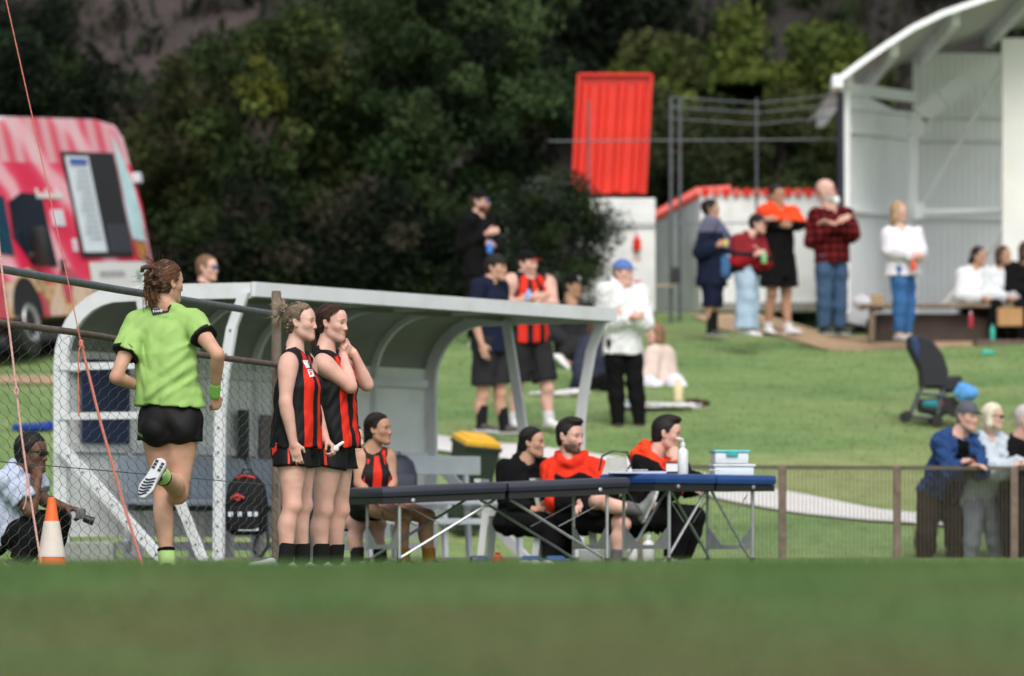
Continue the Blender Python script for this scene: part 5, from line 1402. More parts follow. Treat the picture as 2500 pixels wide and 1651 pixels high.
for i in range(6):
    t_ = .066+i*.021; mb = MB(); w_ = .034-.0011*abs(i-2)**2
    mb.tube([tuple(A_-ump.org+dn*.0675*q_+fd*(t_+.007*math.sin(u*2.2+.6)+.010*u)*q_+sdv*w_*u*q_) for u in np.linspace(-1, 1, 9)], .0058, 5); mb.build('tread', M_TREAD, sho)
for s__ in (-1, 1):
    for t_ in (-.052, -.030, -.008):
        mb = MB(); c = A_-ump.org+dn*.067*q_+fd*t_*q_+sdv*s__*.022*q_; R_ = Matrix([list(r) for r in np.stack([fd, np.cross(dn, fd), dn], 1)]); mb.box(c, (.016, .020, .006), R_); mb.build('tread', M_TREAD, sho)
for B, qs in ((womA, [('badge', [(738, 880), (752, 879), (760, 897), (748, 899)], M_INK), ('badge', [(750, 902), (762, 901), (768, 919), (756, 921)], M_INK), ('badge_mark', [(756, 909), (763, 909), (760, 916), (758, 916)], M_PRED), ('badge_print', [(753, 903), (760, 903), (761, 907), (754, 907)], M_PGREY)]),
              (womB, [])):
    g_ = kid(B, 'guernsey')
    for n_, q, m_ in qs: surf_patch(g_, n_, q, m_, 34.8, 4, 4, .0045 if n_ == 'badge' else .007)
gs_ = kid(womA, 'shorts')
for q in ([(660, 1062), (674, 1060), (676, 1099), (665, 1113)], [(702, 1090), (707, 1090), (708, 1139), (703, 1139)], [(721, 1120), (726, 1120), (727, 1139), (722, 1139)]): surf_patch(gs_, 'red_stripe', q, M_PRED, 35, 3, 8, .004)
surf_patch(kid(womB, 'shorts'), 'red_stripe', [(790, 1096), (796, 1096), (799, 1136), (792, 1136)], M_PRED, 35.5, 3, 8, .004)
for q in ([(671, 1074), (677, 1074), (677, 1084), (671, 1084)],): surf_patch(gs_, 'lettering', q, M_INK, 35, lift=.006, shape=text_shape('LG'))
surf_patch(kid(ump, 'shorts'), 'lettering', [(335, 1054), (350, 1062), (349, 1069), (334, 1061)], mat('print_lime', (.40, .55, .16), .6), 34.5, lift=.005, shape=text_shape('BLK'))
RED = (.68, .035, .015); NAVY = (.010, .014, .035); WHT = (.70, .71, .72); CHAR = (.022, .022, .024)
def hair_s(style='short', col=(.018, .012, .010), **k): return dict(style=style, col=col, **k)
# ---- seated players and staff under the shelter
pl = person('seated dark haired footballer in striped guernsey, elbows by her sides', 905, 1012, 1392, 338, yaw=-22, sex='f', girth=1.0, skin='tan', h=.0105, fine=True, sit=True, height=1.66,
    j=dict(H=(924, 1050, 0), N=(908, 1100, .02), SL=(948, 1112, .05), SR=(880, 1118, .0), HL=(925, 1222, .1), HR=(890, 1225, .0), ER=(876, 1180, -.08), WR=(915, 1222, -.14), EL=(958, 1175, .0), WL=(950, 1220, -.10),
           KR=(985, 1262, -.22), AR=(985, 1372, -.22), KL=(1042, 1262, -.12), AL=(1048, 1372, -.12), TR=(1022, 1385, -.26), TL=(1085, 1385, -.16), PR=(0, 0, -1), PL=(0, 0, -1)),
    headyaw=-24, nod=-2, hair=dict(style='braid', col=(.010, .008, .007), col2=(.03, .02, .016), gather=(-.10, 0, -.01), tail=[(-.105, .02, -.08), (-.09, .03, -.15)], tr=.026, thick=.011, n=500, tn=80, line=.066, low=-.07),
    wear=[guernsey(loose=.010, hem=-.01, seed=31, matl=M_GUERNSEY2), bottoms(BLK, to=.30, name='shorts', t=.012, matl=M_SILK, waist=.06, pattern=None), shoes((.05, .05, .05), socks=(.3, .16, .02), sock_h=.1)])
p2 = person('seated person in dark top and navy shorts, half hidden behind the two standing footballers', 838, 1040, 1392, 335, yaw=-25, sex='f', girth=1.05, skin='pink', sit=True, height=1.66,
    j=dict(H=(858, 1075, .1), N=(850, 1122, .1), SL=(880, 1135, .2), SR=(832, 1138, .1), HL=(848, 1240, .15), HR=(818, 1245, .05), ER=(836, 1195, 0.02), WR=(862, 1232, -.1), EL=(872, 1190, .15), WL=(872, 1235, 0),
           KR=(872, 1282, -.2), AR=(872, 1376, -.2), KL=(922, 1278, -.1), AL=(930, 1376, -.1), TR=(905, 1385, -.24), TL=(965, 1385, -.14), PR=(0, 0, -1), PL=(0, 0, -1)),
    hair=hair_s('tied', (.02, .014, .01), n=100, tn=30), wear=[top(BLK, sleeves=(1.9, 1.9), name='jumper', seed=3), bottoms((.008, .025, .09), to=.52, name='shorts', t=.012), shoes((.3, .3, .3), socks=(.02, .02, .02))])
p3 = person('seated woman in black hooded jumper, hands clasped between her knees', 1270, 1042, 1388, 314, yaw=-20, sex='f', girth=1.12, skin='warm', sit=True, height=1.68, fine=True, h=.0105,
    j=dict(H=(1300, 1082, 0), N=(1284, 1132, .02), SL=(1328, 1144, .12), SR=(1238, 1146, -.04), HL=(1284, 1262, .12), HR=(1248, 1262, .0), ER=(1236, 1218, -.05), WR=(1302, 1245, -.16), DR=(1340, 1250, -.16), EL=(1338, 1215, .1), WL=(1312, 1238, -.08), DL=(1345, 1242, -.12),
           KR=(1352, 1290, -.2), AR=(1345, 1372, -.22), KL=(1370, 1282, .05), AL=(1380, 1372, .05), TR=(1385, 1385, -.24), TL=(1420, 1385, .04), PR=(.3, .8, 0), PL=(.2, -.9, 0)), hands=('grip', 'grip'),
    headyaw=-20, nod=0, hair=dict(style='tied', col=(.008, .007, .008), col2=(.03, .025, .028), gather=(-.10, 0, -.02), tail=[(-.11, 0, -.09), (-.09, 0, -.15), (-.08, 0, -.2)], tr=.034, thick=.010, n=500, tn=60, line=.064, low=-.075),
    wear=[top(BLK, sleeves=(1.9, 1.9), name='jumper', seed=5, hood=.7, fold=.008, hem=-.08), bottoms(BLK, to=1.9, name='trousers', seed=6), shoes((.02, .02, .02))])
p4 = person('seated bearded man in red hooded jumper with black front, ankle on knee', 1410, 1022, 1388, 316, yaw=-35, sex='m', girth=.94, skin='pink', sit=True, height=1.80, fine=True, h=.0105,
    j=dict(H=(1392, 1066, 0), N=(1394, 1122, .03), SL=(1456, 1142, .02), SR=(1350, 1146, .06), HL=(1428, 1255, .05), HR=(1385, 1255, .0), ER=(1352, 1222, -.02), WR=(1415, 1228, -.22), EL=(1488, 1205, -.08), WL=(1438, 1225, -.24),
           KL=(1460, 1222, -.38), AL=(1562, 1247, -.30), TL=(1605, 1222, -.30), KR=(1520, 1278, -.28), AR=(1505, 1378, -.25), TR=(1555, 1388, -.3), PR=(0, 0, -1), PL=(0, 0, -1)),
    headyaw=-38, nod=6, hair=dict(style='quiff', col=(.012, .009, .008), col2=(.03, .02, .015), thick=.010, line=.072), beard=((.035, .02, .014), .88),
    wear=[top(RED, sleeves=(1.9, 1.9), t=.011, loose=.010, name='red_hoodie', seed=8, hood=1., fold=.012, hem=-.05, yoke=None, pattern=lambda B, v, q, c: np.where(((q[:, 0] > .02) & (q[:, 2] < B.L-.055+.02*np.sin(q[:, 1]*30)) & (np.abs(q[:, 1]) < .15))[:, None] | ((q[:, 2] < B.L-.20) & (q[:, 1] > .05))[:, None], np.array(BLK), c)),
          bottoms(BLK, to=.85, name='shorts', t=.016, seed=9), shoes((.16, .17, .17), socks=(.12, .12, .12), sole=(.6, .6, .6))])
p5 = person('seated dark haired man in black and orange hooded jumper, fist against his cheek', 1600, 1014, 1388, 314, yaw=-8, sex='m', girth=1.02, skin='pink', sit=True, height=1.80, fine=True, h=.0105,
    j=dict(H=(1628, 1060, 0), N=(1598, 1116, .02), SL=(1632, 1140, .14), SR=(1572, 1142, -.12), HL=(1568, 1262, .10), HR=(1548, 1262, -.02), ER=(1640, 1192, -.28), WR=(1648, 1122, -.17), DR=(1642, 1092, -.13), EL=(1690, 1180, .15), WL=(1672, 1190, .0), DL=(1700, 1186, -.1),
           KR=(1668, 1262, -.15), AR=(1640, 1372, -.12), KL=(1690, 1262, .1), AL=(1665, 1372, .12), TR=(1680, 1386, -.14), TL=(1705, 1386, .1), PR=(.2, .9, 0), PL=(0, 0, -1)), hands=('relax', 'fist'),
    headyaw=-8, nod=8, hair=dict(style='quiff', col=(.010, .008, .008), col2=(.022, .016, .014), thick=.009, line=.07),
    wear=[top(BLK, sleeves=(1.9, 1.75), t=.018, loose=.02, name='hoodie', seed=12, hood=1.05, fold=.012, hem=-.05, pattern=lambda B, v, q, c: np.where(((q[:, 2] > B.L-.15+.9*np.clip(np.abs(q[:, 1])-.08, 0, 1)) & (np.abs(q[:, 1]) < .17))[:, None], np.array((.75, .06, .02)), c)),
          bottoms(BLK, to=1.9, name='trousers', seed=13), shoes((.6, .62, .64), sole=(.6, .6, .6))])
ph = person('crouching photographer in pale blue shirt and glasses, hand over his mouth', 30, 1062, 1405, 372, yaw=-18, sex='m', girth=1.0, skin='brown', sit=True, height=1.74, fine=True, h=.0105,
    j=dict(H=(78, 1108, 0), N=(45, 1150, .03), SL=(72, 1172, .15), SR=(22, 1178, -.13), HL=(5, 1300, .1), HR=(-15, 1305, -.03), ER=(74, 1250, -.16), WR=(92, 1175, -.09), DR=(90, 1143, -.05), EL=(108, 1222, .12), WL=(160, 1240, .05), DL=(195, 1244, .0),
           KR=(98, 1292, -.1), AR=(45, 1375, -.12), KL=(140, 1275, .2), AL=(110, 1375, .22), TR=(95, 1392, -.14), TL=(160, 1392, .2), PR=(.3, .8, .2), PL=(0, 0, -1)), hands=('grip', 'grip'),
    headyaw=-24, nod=2, hair=dict(style='short', col=(.006, .005, .005), col2=(.012, .01, .01), thick=.015, line=.072), sunglasses='specs',
    wear=[top((.42, .47, .60), sleeves=(.62, .62), t=.018, loose=.02, name='polo_shirt', seed=15, fold=.012, hem=-.05, collar=.014), bottoms(BLK, to=1.95, name='trousers', seed=16), shoes((.03, .03, .03), sole=(.3, .3, .3))])
# ---- people on the bank, left of the container
G1 = None
m1 = person('man with blond crop and blue mirrored glasses, head showing over the shelter roof', 500, 620, 1066, 240, yaw=-22, sex='m', skin='pink', h=.014, height=1.84,
    hair=dict(style='short', col=(.16, .085, .05), col2=(.25, .14, .08), thick=.006), sunglasses='blue', wear=[top(BLK, sleeves=(1.9, 1.9), name='jacket'), bottoms(BLK, to=1.9, name='trousers'), shoes((.1, .1, .1))])
m2 = person('tall bearded man in black with cap and blue glasses under the dark tree', 1168, 466, 850, 212, yaw=-25, sex='m', skin='pink', girth=1.1, h=.014,
    j=dict(ER=(1132, 600, -.1), WR=(1190, 570, -.22), EL=(1210, 612, .0), WL=(1204, 600, -.2), DR=(1205, 565, -.25), PR=(.3, .8, 0)), hands=('grip', 'grip'),
    beard=((.10, .03, .012), 1.), hair=dict(style='short', col=(.05, .03, .02)), sunglasses='blue',
    wear=[top(BLK, sleeves=(1.9, 1.9), t=.02, loose=.03, name='jacket', hem=-.12), bottoms(BLK, to=1.9, name='trousers', loose=.015), shoes((.5, .52, .55)), cap(BLK)])
m3 = person('man in navy polo shirt, black cap and black shorts, dark socks', 1196, 614, 1066, 241, yaw=-30, sex='m', skin='warm', girth=1.08, h=.013,
    j=dict(H=(1212, 655, 0), KL=(1220, 960, .05), AL=(1232, 1042, .1), KR=(1178, 965, -.05), AR=(1176, 1038, -.05)),
    hair=dict(style='short', col=(.02, .015, .012)), wear=[top(NAVY, sleeves=(.7, .7), name='polo_shirt', hem=-.12, collar=.013), bottoms(CHAR, to=.82, name='shorts', loose=.014, flare=.012, t=.014), shoes((.05, .035, .035), socks=(.012, .012, .014), sock_h=.2, sole=(.6, .6, .6)), cap(CHAR, brim=BLK)])
m4 = person('bare armed man in striped guernsey and black cap, arms folded, black shorts', 1292, 600, 1046, 237, yaw=-62, sex='m', skin='pink', girth=1.15, arm=1.1, h=.013,
    j=dict(H=(1288, 645, 0), ER=(1240, 745, -.1), WR=(1300, 728, -.26), DR=(1325, 722, -.24), EL=(1352, 742, -.05), WL=(1312, 738, -.24), DL=(1290, 730, -.25), KR=(1262, 950, 0), AR=(1255, 1030, 0), KL=(1335, 950, 0), AL=(1340, 1028, 0), PR=(0, .9, 0), PL=(0, .9, 0)),
    hair=dict(style='short', col=(.03, .018, .012)), beard=((.12, .05, .03), .5), headyaw=-40,
    wear=[guernsey(loose=.02, hem=-.10, seed=41, matl=M_GUERNSEY2, narrow=.78), bottoms(CHAR, to=.85, name='shorts', loose=.016, flare=.012, t=.012), shoes((.66, .67, .68), socks=(.6, .6, .62), sock_h=.1), cap(BLK, brim=(.5, .03, .015))])
m5 = person('man in black cap and dark clothes sitting low behind the shelter roof', 1400, 672, 892, 218, yaw=-25, sex='m', skin='tan', girth=1.1, h=.014, sit=True, height=1.78,
    j=dict(H=(1398, 700, 0), N=(1396, 740, 0), SL=(1432, 756, .05), SR=(1358, 758, 0), HL=(1415, 845, .1), HR=(1378, 846, 0), ER=(1350, 815, -.1), WR=(1392, 840, -.25), EL=(1440, 812, 0), WL=(1420, 840, -.2), KR=(1408, 842, -.35), AR=(1370, 872, -.4), KL=(1440, 835, -.2), AL=(1420, 880, -.3), TR=(1410, 890, -.45), TL=(1460, 890, -.3), PR=(0, 0, -1), PL=(0, 0, -1)),
    hair=dict(style='short', col=(.02, .015, .012)), wear=[top(CHAR, sleeves=(1.9, 1.9), t=.02, name='jumper'), bottoms(CHAR, to=1.9, name='trousers', t=.02), shoes((.68, .69, .7)), cap(BLK, badge=(.4, .4, .4))])
m6 = person('man in white hooded jumper and blue cap with folded arms, black trousers', 1520, 628, 1062, 236, yaw=-58, sex='m', skin='pink', girth=1.0, arm=.95, h=.013,
    j=dict(H=(1522, 668, 0), ER=(1476, 795, -.08), WR=(1540, 775, -.26), DR=(1570, 768, -.22), EL=(1574, 790, -.05), WL=(1520, 768, -.24), DL=(1495, 765, -.22), KR=(1502, 930, 0), AR=(1510, 1044, 0), KL=(1550, 930, -.02), AL=(1562, 1044, -.02), PR=(0, .9, 0), PL=(0, .9, 0)),
    hair=dict(style='short', col=(.25, .16, .10)), headyaw=-40,
    wear=[top(WHT, sleeves=(1.9, 1.9), t=.016, loose=.028, name='white_hoodie', hood=.8, fold=.009, hem=-.12, seed=44), bottoms(BLK, to=1.92, name='trousers', t=.010, waist=.0, seed=45), shoes((.02, .02, .02), sole=(.3, .08, .02)), cap((.10, .17, .42))])
# blanket group
b1 = person('person in dark clothes sitting on the grass behind the white hoodie man, knees bent', 1440, 800, 985, 226, yaw=-10, sex='f', skin='warm', girth=1.05, h=.014, sit=True, height=1.66,
    j=dict(H=(1462, 790, .3), N=(1455, 828, .3), SL=(1478, 842, .4), SR=(1432, 845, .25), HL=(1440, 962, .35), HR=(1425, 965, .2), ER=(1418, 900, .1), WR=(1428, 950, 0), EL=(1490, 900, .4), WL=(1500, 945, .3), KR=(1480, 930, 0), AR=(1498, 975, 0), KL=(1490, 925, .3), AL=(1520, 972, .3), TR=(1530, 980, 0), TL=(1545, 980, .3)),
    hair=dict(style='long', col=(.10, .05, .03), col2=(.2, .1, .06)), wear=[top((.03, .035, .055), sleeves=(1.9, 1.9), t=.03, loose=.03, name='jacket'), bottoms(BLK, to=1.9, name='trousers'), shoes((.5, .5, .5))])
b2 = person('person in cream top and white trousers sitting on the picnic blanket', 1590, 800, 990, 224, yaw=-165, sex='f', skin='pink', girth=1.05, h=.014, sit=True, height=1.64,
    j=dict(H=(1598, 815, .2), N=(1602, 850, .2), SL=(1594, 868, .1), SR=(1627, 868, .3), HL=(1612, 965, .1), HR=(1634, 968, .25), ER=(1634, 915, .3), WR=(1592, 930, .2), EL=(1587, 915, 0), WL=(1570, 935, -.05), KL=(1582, 940, -.1), AL=(1622, 980, -.15), KR=(1647, 935, -.05), AR=(1672, 978, -.2), TL=(1582, 988, -.2), TR=(1712, 985, -.3)),
    hair=dict(style='long', col=(.22, .12, .07), col2=(.35, .2, .12)), wear=[top((.62, .50, .44), sleeves=(1.9, 1.9), t=.03, loose=.03, name='jumper'), bottoms((.66, .64, .70), to=1.9, name='trousers', t=.03), shoes((.14, .08, .06))])
# ---- spectators standing by the shed and the stand
s1 = person('woman with short dark hair in long black coat and black boots, blue handbag', 1738, 484, 822, 207, yaw=-12, sex='f', skin='warm', girth=1.08, h=.0135,
    j=dict(H=(1737, 512, 0), ER=(1712, 615, -.15), WR=(1752, 600, -.2), EL=(1775, 600, .1), WL=(1765, 592, 0), DL=(1768, 575, 0)), hands=('grip', 'relax'),
    hair=dict(style='curly', col=(.012, .010, .010)), wear=[top(NAVY, sleeves=(1.9, 1.9), t=.018, loose=.04, name='coat', hem=-.24, open_v=True, fold=.01, pattern=lambda B, v, q, c: np.where(((q[:, 2] > B.L-.09) & (np.abs(q[:, 1]) > .05))[:, None], np.array((.12, .12, .18)), np.where(((q[:, 0] > .08) & (np.abs(q[:, 1]) < .045) & (q[:, 2] > B.L-.3))[:, None], np.array((.03, .08, .22)), c))),
          bottoms(NAVY, to=1.25, name='skirt', t=.03), shoes((.01, .01, .01), socks=(.01, .01, .01), sock_h=.24)])
s2 = person('person in maroon jacket and black cap with pale ripped jeans, holding a green drink', 1822, 508, 820, 213, yaw=-15, sex='f', skin='pink', girth=1.08, h=.0135, lean=14, height=1.6,
    j=dict(H=(1850, 548, 0), N=(1832, 572, 0), SL=(1850, 588, .14), SR=(1802, 590, -.1), ER=(1800, 640, -.15), WR=(1845, 622, -.2), EL=(1868, 640, .05), WL=(1850, 612, -.05)), hands=('grip', 'grip'), sunglasses='dark',
    hair=dict(style='short', col=(.02, .015, .012)), wear=[top((.20, .018, .022), sleeves=(1.9, 1.9), t=.022, loose=.02, name='jacket', hem=-.12, pattern=lambda B, v, q, c: np.where(((q[:, 2] < B.L-.22) & (q[:, 2] > B.L-.32))[:, None], np.array((.3, .01, .015)), np.where((q[:, 2] < .1)[:, None], np.array((.02, .01, .015)), c))),
          bottoms((.36, .47, .60), to=1.95, name='jeans', t=.02, loose=.03, flare=.03, matl=M_DENIM), shoes((.68, .68, .68)), cap(CHAR, badge=(.3, .3, .35))])
s3 = person('man in black coat over orange red hood, bare legs and white trainers, arms folded', 1900, 448, 820, 203, yaw=-55, sex='m', skin='tan', girth=1.02, h=.0135,
    j=dict(H=(1896, 478, 0), ER=(1852, 545, -.08), WR=(1905, 548, -.22), EL=(1950, 545, -.05), WL=(1895, 535, -.22), AR=(1875, 802, 0), AL=(1925, 804, 0)), hands=('grip', 'grip'), nod=5,
    hair=dict(style='short', col=(.015, .012, .01)), wear=[top(BLK, sleeves=(1.9, 1.9), t=.015, loose=.022, name='coat', hood=.85, hem=-.26, fold=.01, yoke=(.10, (.78, .07, .02))),
          bottoms(BLK, to=.8, name='shorts', t=.03, loose=.03), shoes((.68, .69, .70), socks=(.6, .6, .6), sock_h=.08)])
s4 = person('bald older man with white beard in dark red flannel jacket and blue jeans', 2030, 434, 817, 209, yaw=-60, sex='m', skin='pink', girth=1.0, h=.0135,
    j=dict(N=(2028, 512, 0), SL=(2064, 524, .05), SR=(1992, 526, -.05), H=(2016, 466, 0), ER=(1984, 590, -.08), WR=(2045, 545, -.24), EL=(2082, 572, -.05), WL=(2035, 548, -.24), DL=(2012, 540, -.22)), hands=('relax', 'relax'), headyaw=-30, beard=((.50, .48, .46), .9),
    hair=dict(style='bald', col=(.5, .45, .4)), wear=[top((.16, .012, .015), sleeves=(1.9, 1.9), t=.016, loose=.026, name='flannel_jacket', hem=-.10, collar=.011, fold=.01, pattern=lambda B, v, q, c: c*(np.where((np.sin(q[:, 2]*70) > .2)[:, None], .25, 1.)*np.where((np.sin(q[:, 1]*70) > .2)[:, None], .4, 1.))),
          bottoms((.035, .075, .15), to=1.95, name='jeans', t=.008, loose=.018, waist=.0, matl=M_DENIM), shoes((.015, .012, .012))])
s5 = person('blonde woman in white knitted jumper and blue jeans by the grandstand wall', 2205, 484, 831, 205, yaw=-35, sex='f', skin='fair', girth=1.04, h=.0135,
    j=dict(N=(2200, 560, 0), SL=(2234, 572, .08), SR=(2172, 574, -.08), H=(2196, 518, 0), ER=(2172, 612, -.12), WR=(2232, 625, -.22), EL=(2246, 612, .05), WL=(2238, 628, -.15)), hands=('grip', 'grip'),
    hair=dict(style='long', col=(.38, .24, .13), col2=(.6, .45, .3), length=.12), wear=[top((.74, .70, .76), sleeves=(1.9, 1.9), t=.016, loose=.028, name='white_jumper', hem=-.10, fold=.012),
          bottoms((.03, .12, .32), to=1.92, name='jeans', t=.010, matl=M_DENIM), shoes((.45, .40, .38))])
def sitter(label, px, ytop, s, skin, hair, col, pants=BLK, **k):
    y = lambda v: ytop+v*s
    return person(label, px, ytop, ytop+1.25*s, s, yaw=-35, sex='f', skin=skin, h=.014, sit=True, height=1.64,
        j=dict(H=(px+8, y(.14), 0), N=(px, y(.30), .02), SL=(px+32, y(.36), .06), SR=(px-30, y(.37), .0), HL=(px+10, y(.80), .1), HR=(px-20, y(.80), 0), ER=(px-34, y(.62), -.08), WR=(px+22, y(.66), -.25), EL=(px+42, y(.60), -.02), WL=(px+34, y(.66), -.22),
               KR=(px+50, y(.76), -.35), AR=(px+45, y(1.2), -.35), KL=(px+80, y(.74), -.22), AL=(px+80, y(1.2), -.25), PR=(0, 0, -1), PL=(0, 0, -1)), hair=hair, wear=[top(col, sleeves=(1.9, 1.9), t=.025, loose=.02, name='jumper', fold=.01), bottoms(pants, to=1.9, name='trousers', t=.018), shoes((.1, .1, .1))], **k)
g1 = sitter('woman with dark ponytail in white jumper on the timber bench', 2382, 598, 200, 'warm', dict(style='tied', col=(.02, .012, .01), n=80, tn=40, gather=(-.1, 0, .02), tail=[(-.13, 0, -.05), (-.12, 0, -.14)]), (.66, .68, .70))
g2 = sitter('brown haired person in pale top with crossbody strap, second on the timber bench', 2442, 596, 200, 'warm', dict(style='long', col=(.07, .035, .022), length=.06), (.60, .63, .66))
g3 = sitter('person in black with brown hair at the right end of the timber bench', 2500, 585, 200, 'tan', dict(style='long', col=(.06, .03, .02), length=.08), BLK)
# ---- leaning on the picket fence
f1 = person('man in navy jacket and grey cap leaning on the picket fence', 2290, 978, 1388, 264, yaw=-40, sex='m', skin='pink', girth=1.0, h=.012, height=1.80, lean=28,
    j=dict(H=(2362, 1018, -.2), N=(2338, 1062, -.15), SL=(2380, 1085, -.12), SR=(2298, 1080, -.22), HL=(2316, 1205, .25), HR=(2272, 1200, .15), ER=(2318, 1150, -.32), WR=(2365, 1140, -.42), EL=(2392, 1148, -.25), WL=(2372, 1130, -.42), KL=(2334, 1295, .2), AL=(2330, 1378, .3), KR=(2262, 1300, .1), AR=(2256, 1378, .2), PR=(0, 0, -1), PL=(0, 0, -1)),
    headyaw=-48, nod=6, hair=dict(style='short', col=(.2, .17, .15)),
    wear=[top((.022, .055, .16), sleeves=(1.9, 1.9), t=.022, loose=.02, name='jacket', hem=-.02, fold=.014, seed=61, open_v=True, pattern=lambda B, v, q, c: np.where(((q[:, 0] > .05) & (np.abs(q[:, 1]-.02) < .06))[:, None], np.array(BLK), c)), bottoms((.028, .020, .017), to=1.92, name='trousers', t=.018, loose=.015), shoes((.02, .02, .02)), cap((.09, .10, .12), brim=BLK)])
f2 = person('white haired woman in sunglasses and pale grey blouse at the picket fence', 2392, 976, 1388, 264, yaw=-25, sex='f', skin='fair', girth=.98, h=.012, height=1.66, lean=22, sunglasses='dark',
    j=dict(H=(2425, 1018, -.1), N=(2410, 1062, -.05), SL=(2440, 1080, .03), SR=(2395, 1082, -.12), HL=(2400, 1200, .3), HR=(2378, 1200, .18), ER=(2428, 1150, -.2), WR=(2480, 1138, -.3), EL=(2465, 1148, 0), WL=(2490, 1132, -.2), KL=(2425, 1290, .25), AL=(2438, 1378, .35), KR=(2376, 1290, .1), AR=(2366, 1378, .2), PR=(0, 0, -1), PL=(0, 0, -1)),
    headyaw=-18, nod=4, hair=dict(style='long', col=(.60, .56, .42), col2=(.78, .75, .64), length=.05, line=.06, thick=.016),
    wear=[top((.46, .52, .58), sleeves=(1.9, 1.9), t=.022, loose=.03, name='blouse', hem=-.14, fold=.012, open_v=True, seed=63), bottoms((.26, .30, .35), to=1.92, name='jeans', t=.012, matl=M_DENIM), shoes((.3, .3, .32))])
f3 = person('grey haired man in black jacket at the right edge behind the picket fence', 2478, 985, 1388, 264, yaw=-30, sex='m', skin='pink', girth=1.12, h=.012, height=1.78, lean=22,
    j=dict(H=(2508, 1025, .1), N=(2490, 1070, .15), SL=(2525, 1092, .2), SR=(2455, 1092, .05), HL=(2500, 1205, .4), HR=(2465, 1205, .3), ER=(2490, 1160, -.05), WR=(2505, 1140, -.2), EL=(2540, 1155, .1), WL=(2515, 1140, -.1), PR=(0, 0, -1), PL=(0, 0, -1)),
    headyaw=-30, hair=dict(style='short', col=(.45, .42, .40)), wear=[top(BLK, sleeves=(1.9, 1.9), t=.03, loose=.03, name='jacket', seed=64), bottoms(BLK, to=1.92, name='trousers', t=.02), shoes((.02, .02, .02))])
# ---------------------------------------------------------------- pink ice cream van
M_RUBBER = mat('tyre_rubber', (.012, .012, .012), .8, .2, 10)
M_GLASS = mat('tinted_glass', (.012, .02, .03), .08, .2, 2)
def van_mat():
    t = NT('van_wrap'); tc = t.n('ShaderNodeTexCoord'); sp = t.n('ShaderNodeSeparateXYZ'); t.l(tc.outputs['Object'], sp.inputs[0])
    x, y, z = sp.outputs
    # slanting pink rays
    dg = t.math('ADD', t.math('MULTIPLY', y, 1.0), t.math('MULTIPLY', z, -1.15)); n = t.noise(1.1, 2)
    s = t.math('SINE', t.math('ADD', t.math('MULTIPLY', dg, 4.2), t.math('MULTIPLY', n, 3.)))
    rays = t.ramp(t.math('MULTIPLY_ADD', s, .5, .5), [(.0, (.70, .015, .07)), (.5, (.76, .04, .11)), (.72, (.80, .16, .24)), (.92, (.84, .42, .48))])
    s2 = t.math('SINE', t.math('MULTIPLY', y, 14.)); fr = t.math('MULTIPLY', t.math('GREATER_THAN', z, 2.28), t.math('MULTIPLY_ADD', s2, .3, .4))
    top_ = t.mix(fr, rays, (.75, .55, .58))
    w_ = t.math('ADD', t.math('MULTIPLY', t.math('SINE', t.math('MULTIPLY', y, 5.5)), .10), t.math('MULTIPLY', t.noise(2.2, 2), .25))
    edge = t.math('SUBTRACT', z, t.math('ADD', w_, .80))
    ck = t.math('MAXIMUM', t.math('SINE', t.math('MULTIPLY', t.math('ADD', y, z), 26)), t.math('SINE', t.math('MULTIPLY', t.math('SUBTRACT', y, z), 26)))
    waf = t.ramp(t.math('MULTIPLY_ADD', ck, .5, .5), [(.4, (.48, .27, .12)), (.9, (.66, .44, .24))])
    drip = t.ramp(t.noise(1.6, 3), [(.48, 0.), (.54, 1.)]); waf = t.mix(t.math('MULTIPLY', drip, .6), waf, (.70, .56, .50))
    dark = t.math('GREATER_THAN', t.noise(1.4, 2), .57); waf = t.mix(t.math('MULTIPLY', dark, .9), waf, (.5, .03, .08))
    out = t.mix(t.math('LESS_THAN', edge, 0.), top_, waf)
    t.l(out, t.b.inputs['Base Color']); t.b.inputs['Coat Weight'].default_value = .5; return t.done(.35)
M_VAN = van_mat()
th = math.radians(20); o0 = W(404, 848, 70.5)
van = empty('ice_cream_van', o0, 0, 'pink high roofed food van with waffle and cone wrap, serving hatch open', 'van')
# local axes: +y = towards the nose, +x = out of the visible side
fw_ = Vector((-math.sin(th), -math.cos(th), 0)); out_ = Vector((math.cos(th), -math.sin(th), 0))
RV = Matrix.Rotation(math.radians(-9.0), 3, 'Y') @ Matrix((-out_, fw_, Vector((0, 0, 1)))).transposed()
van.rotation_euler = RV.to_euler()
pr = [(0, .42), (0, 1.6), (.10, 2.36), (.25, 2.50), (.8, 2.56), (3.3, 2.55), (3.9, 2.42), (4.3, 2.12), (4.95, 1.42), (5.55, 1.18), (5.75, .95), (5.78, .45), (5.2, .38)]
import bmesh
B_ = bmesh.new(); wdv = 1.95
def vx(z, s): return 0-(.10*max(0, (z-1.2)/1.3)**1.6) if s else -wdv+(.10*max(0, (z-1.2)/1.3)**1.6)
ra = [B_.verts.new((vx(z, 1), y, z)) for y, z in pr]; rb = [B_.verts.new((vx(z, 0), y, z)) for y, z in pr]
B_.faces.new(ra); B_.faces.new(rb[::-1])
for i in range(len(pr)): j = (i+1) % len(pr); B_.faces.new((ra[j], ra[i], rb[i], rb[j]))
bmesh.ops.bevel(B_, geom=[e for e in B_.edges if len(e.link_faces) == 2 and e.calc_face_angle(0) > .5], offset=.09, segments=4, profile=.6, affect='EDGES')
bmesh.ops.recalc_face_normals(B_, faces=B_.faces)
me = bpy.data.meshes.new('body'); B_.to_mesh(me); B_.free(); me.materials.append(M_VAN); me.polygons.foreach_set('use_smooth', [True]*len(me.polygons)); me.set_sharp_from_angle(angle=.9); link('body', me, van)
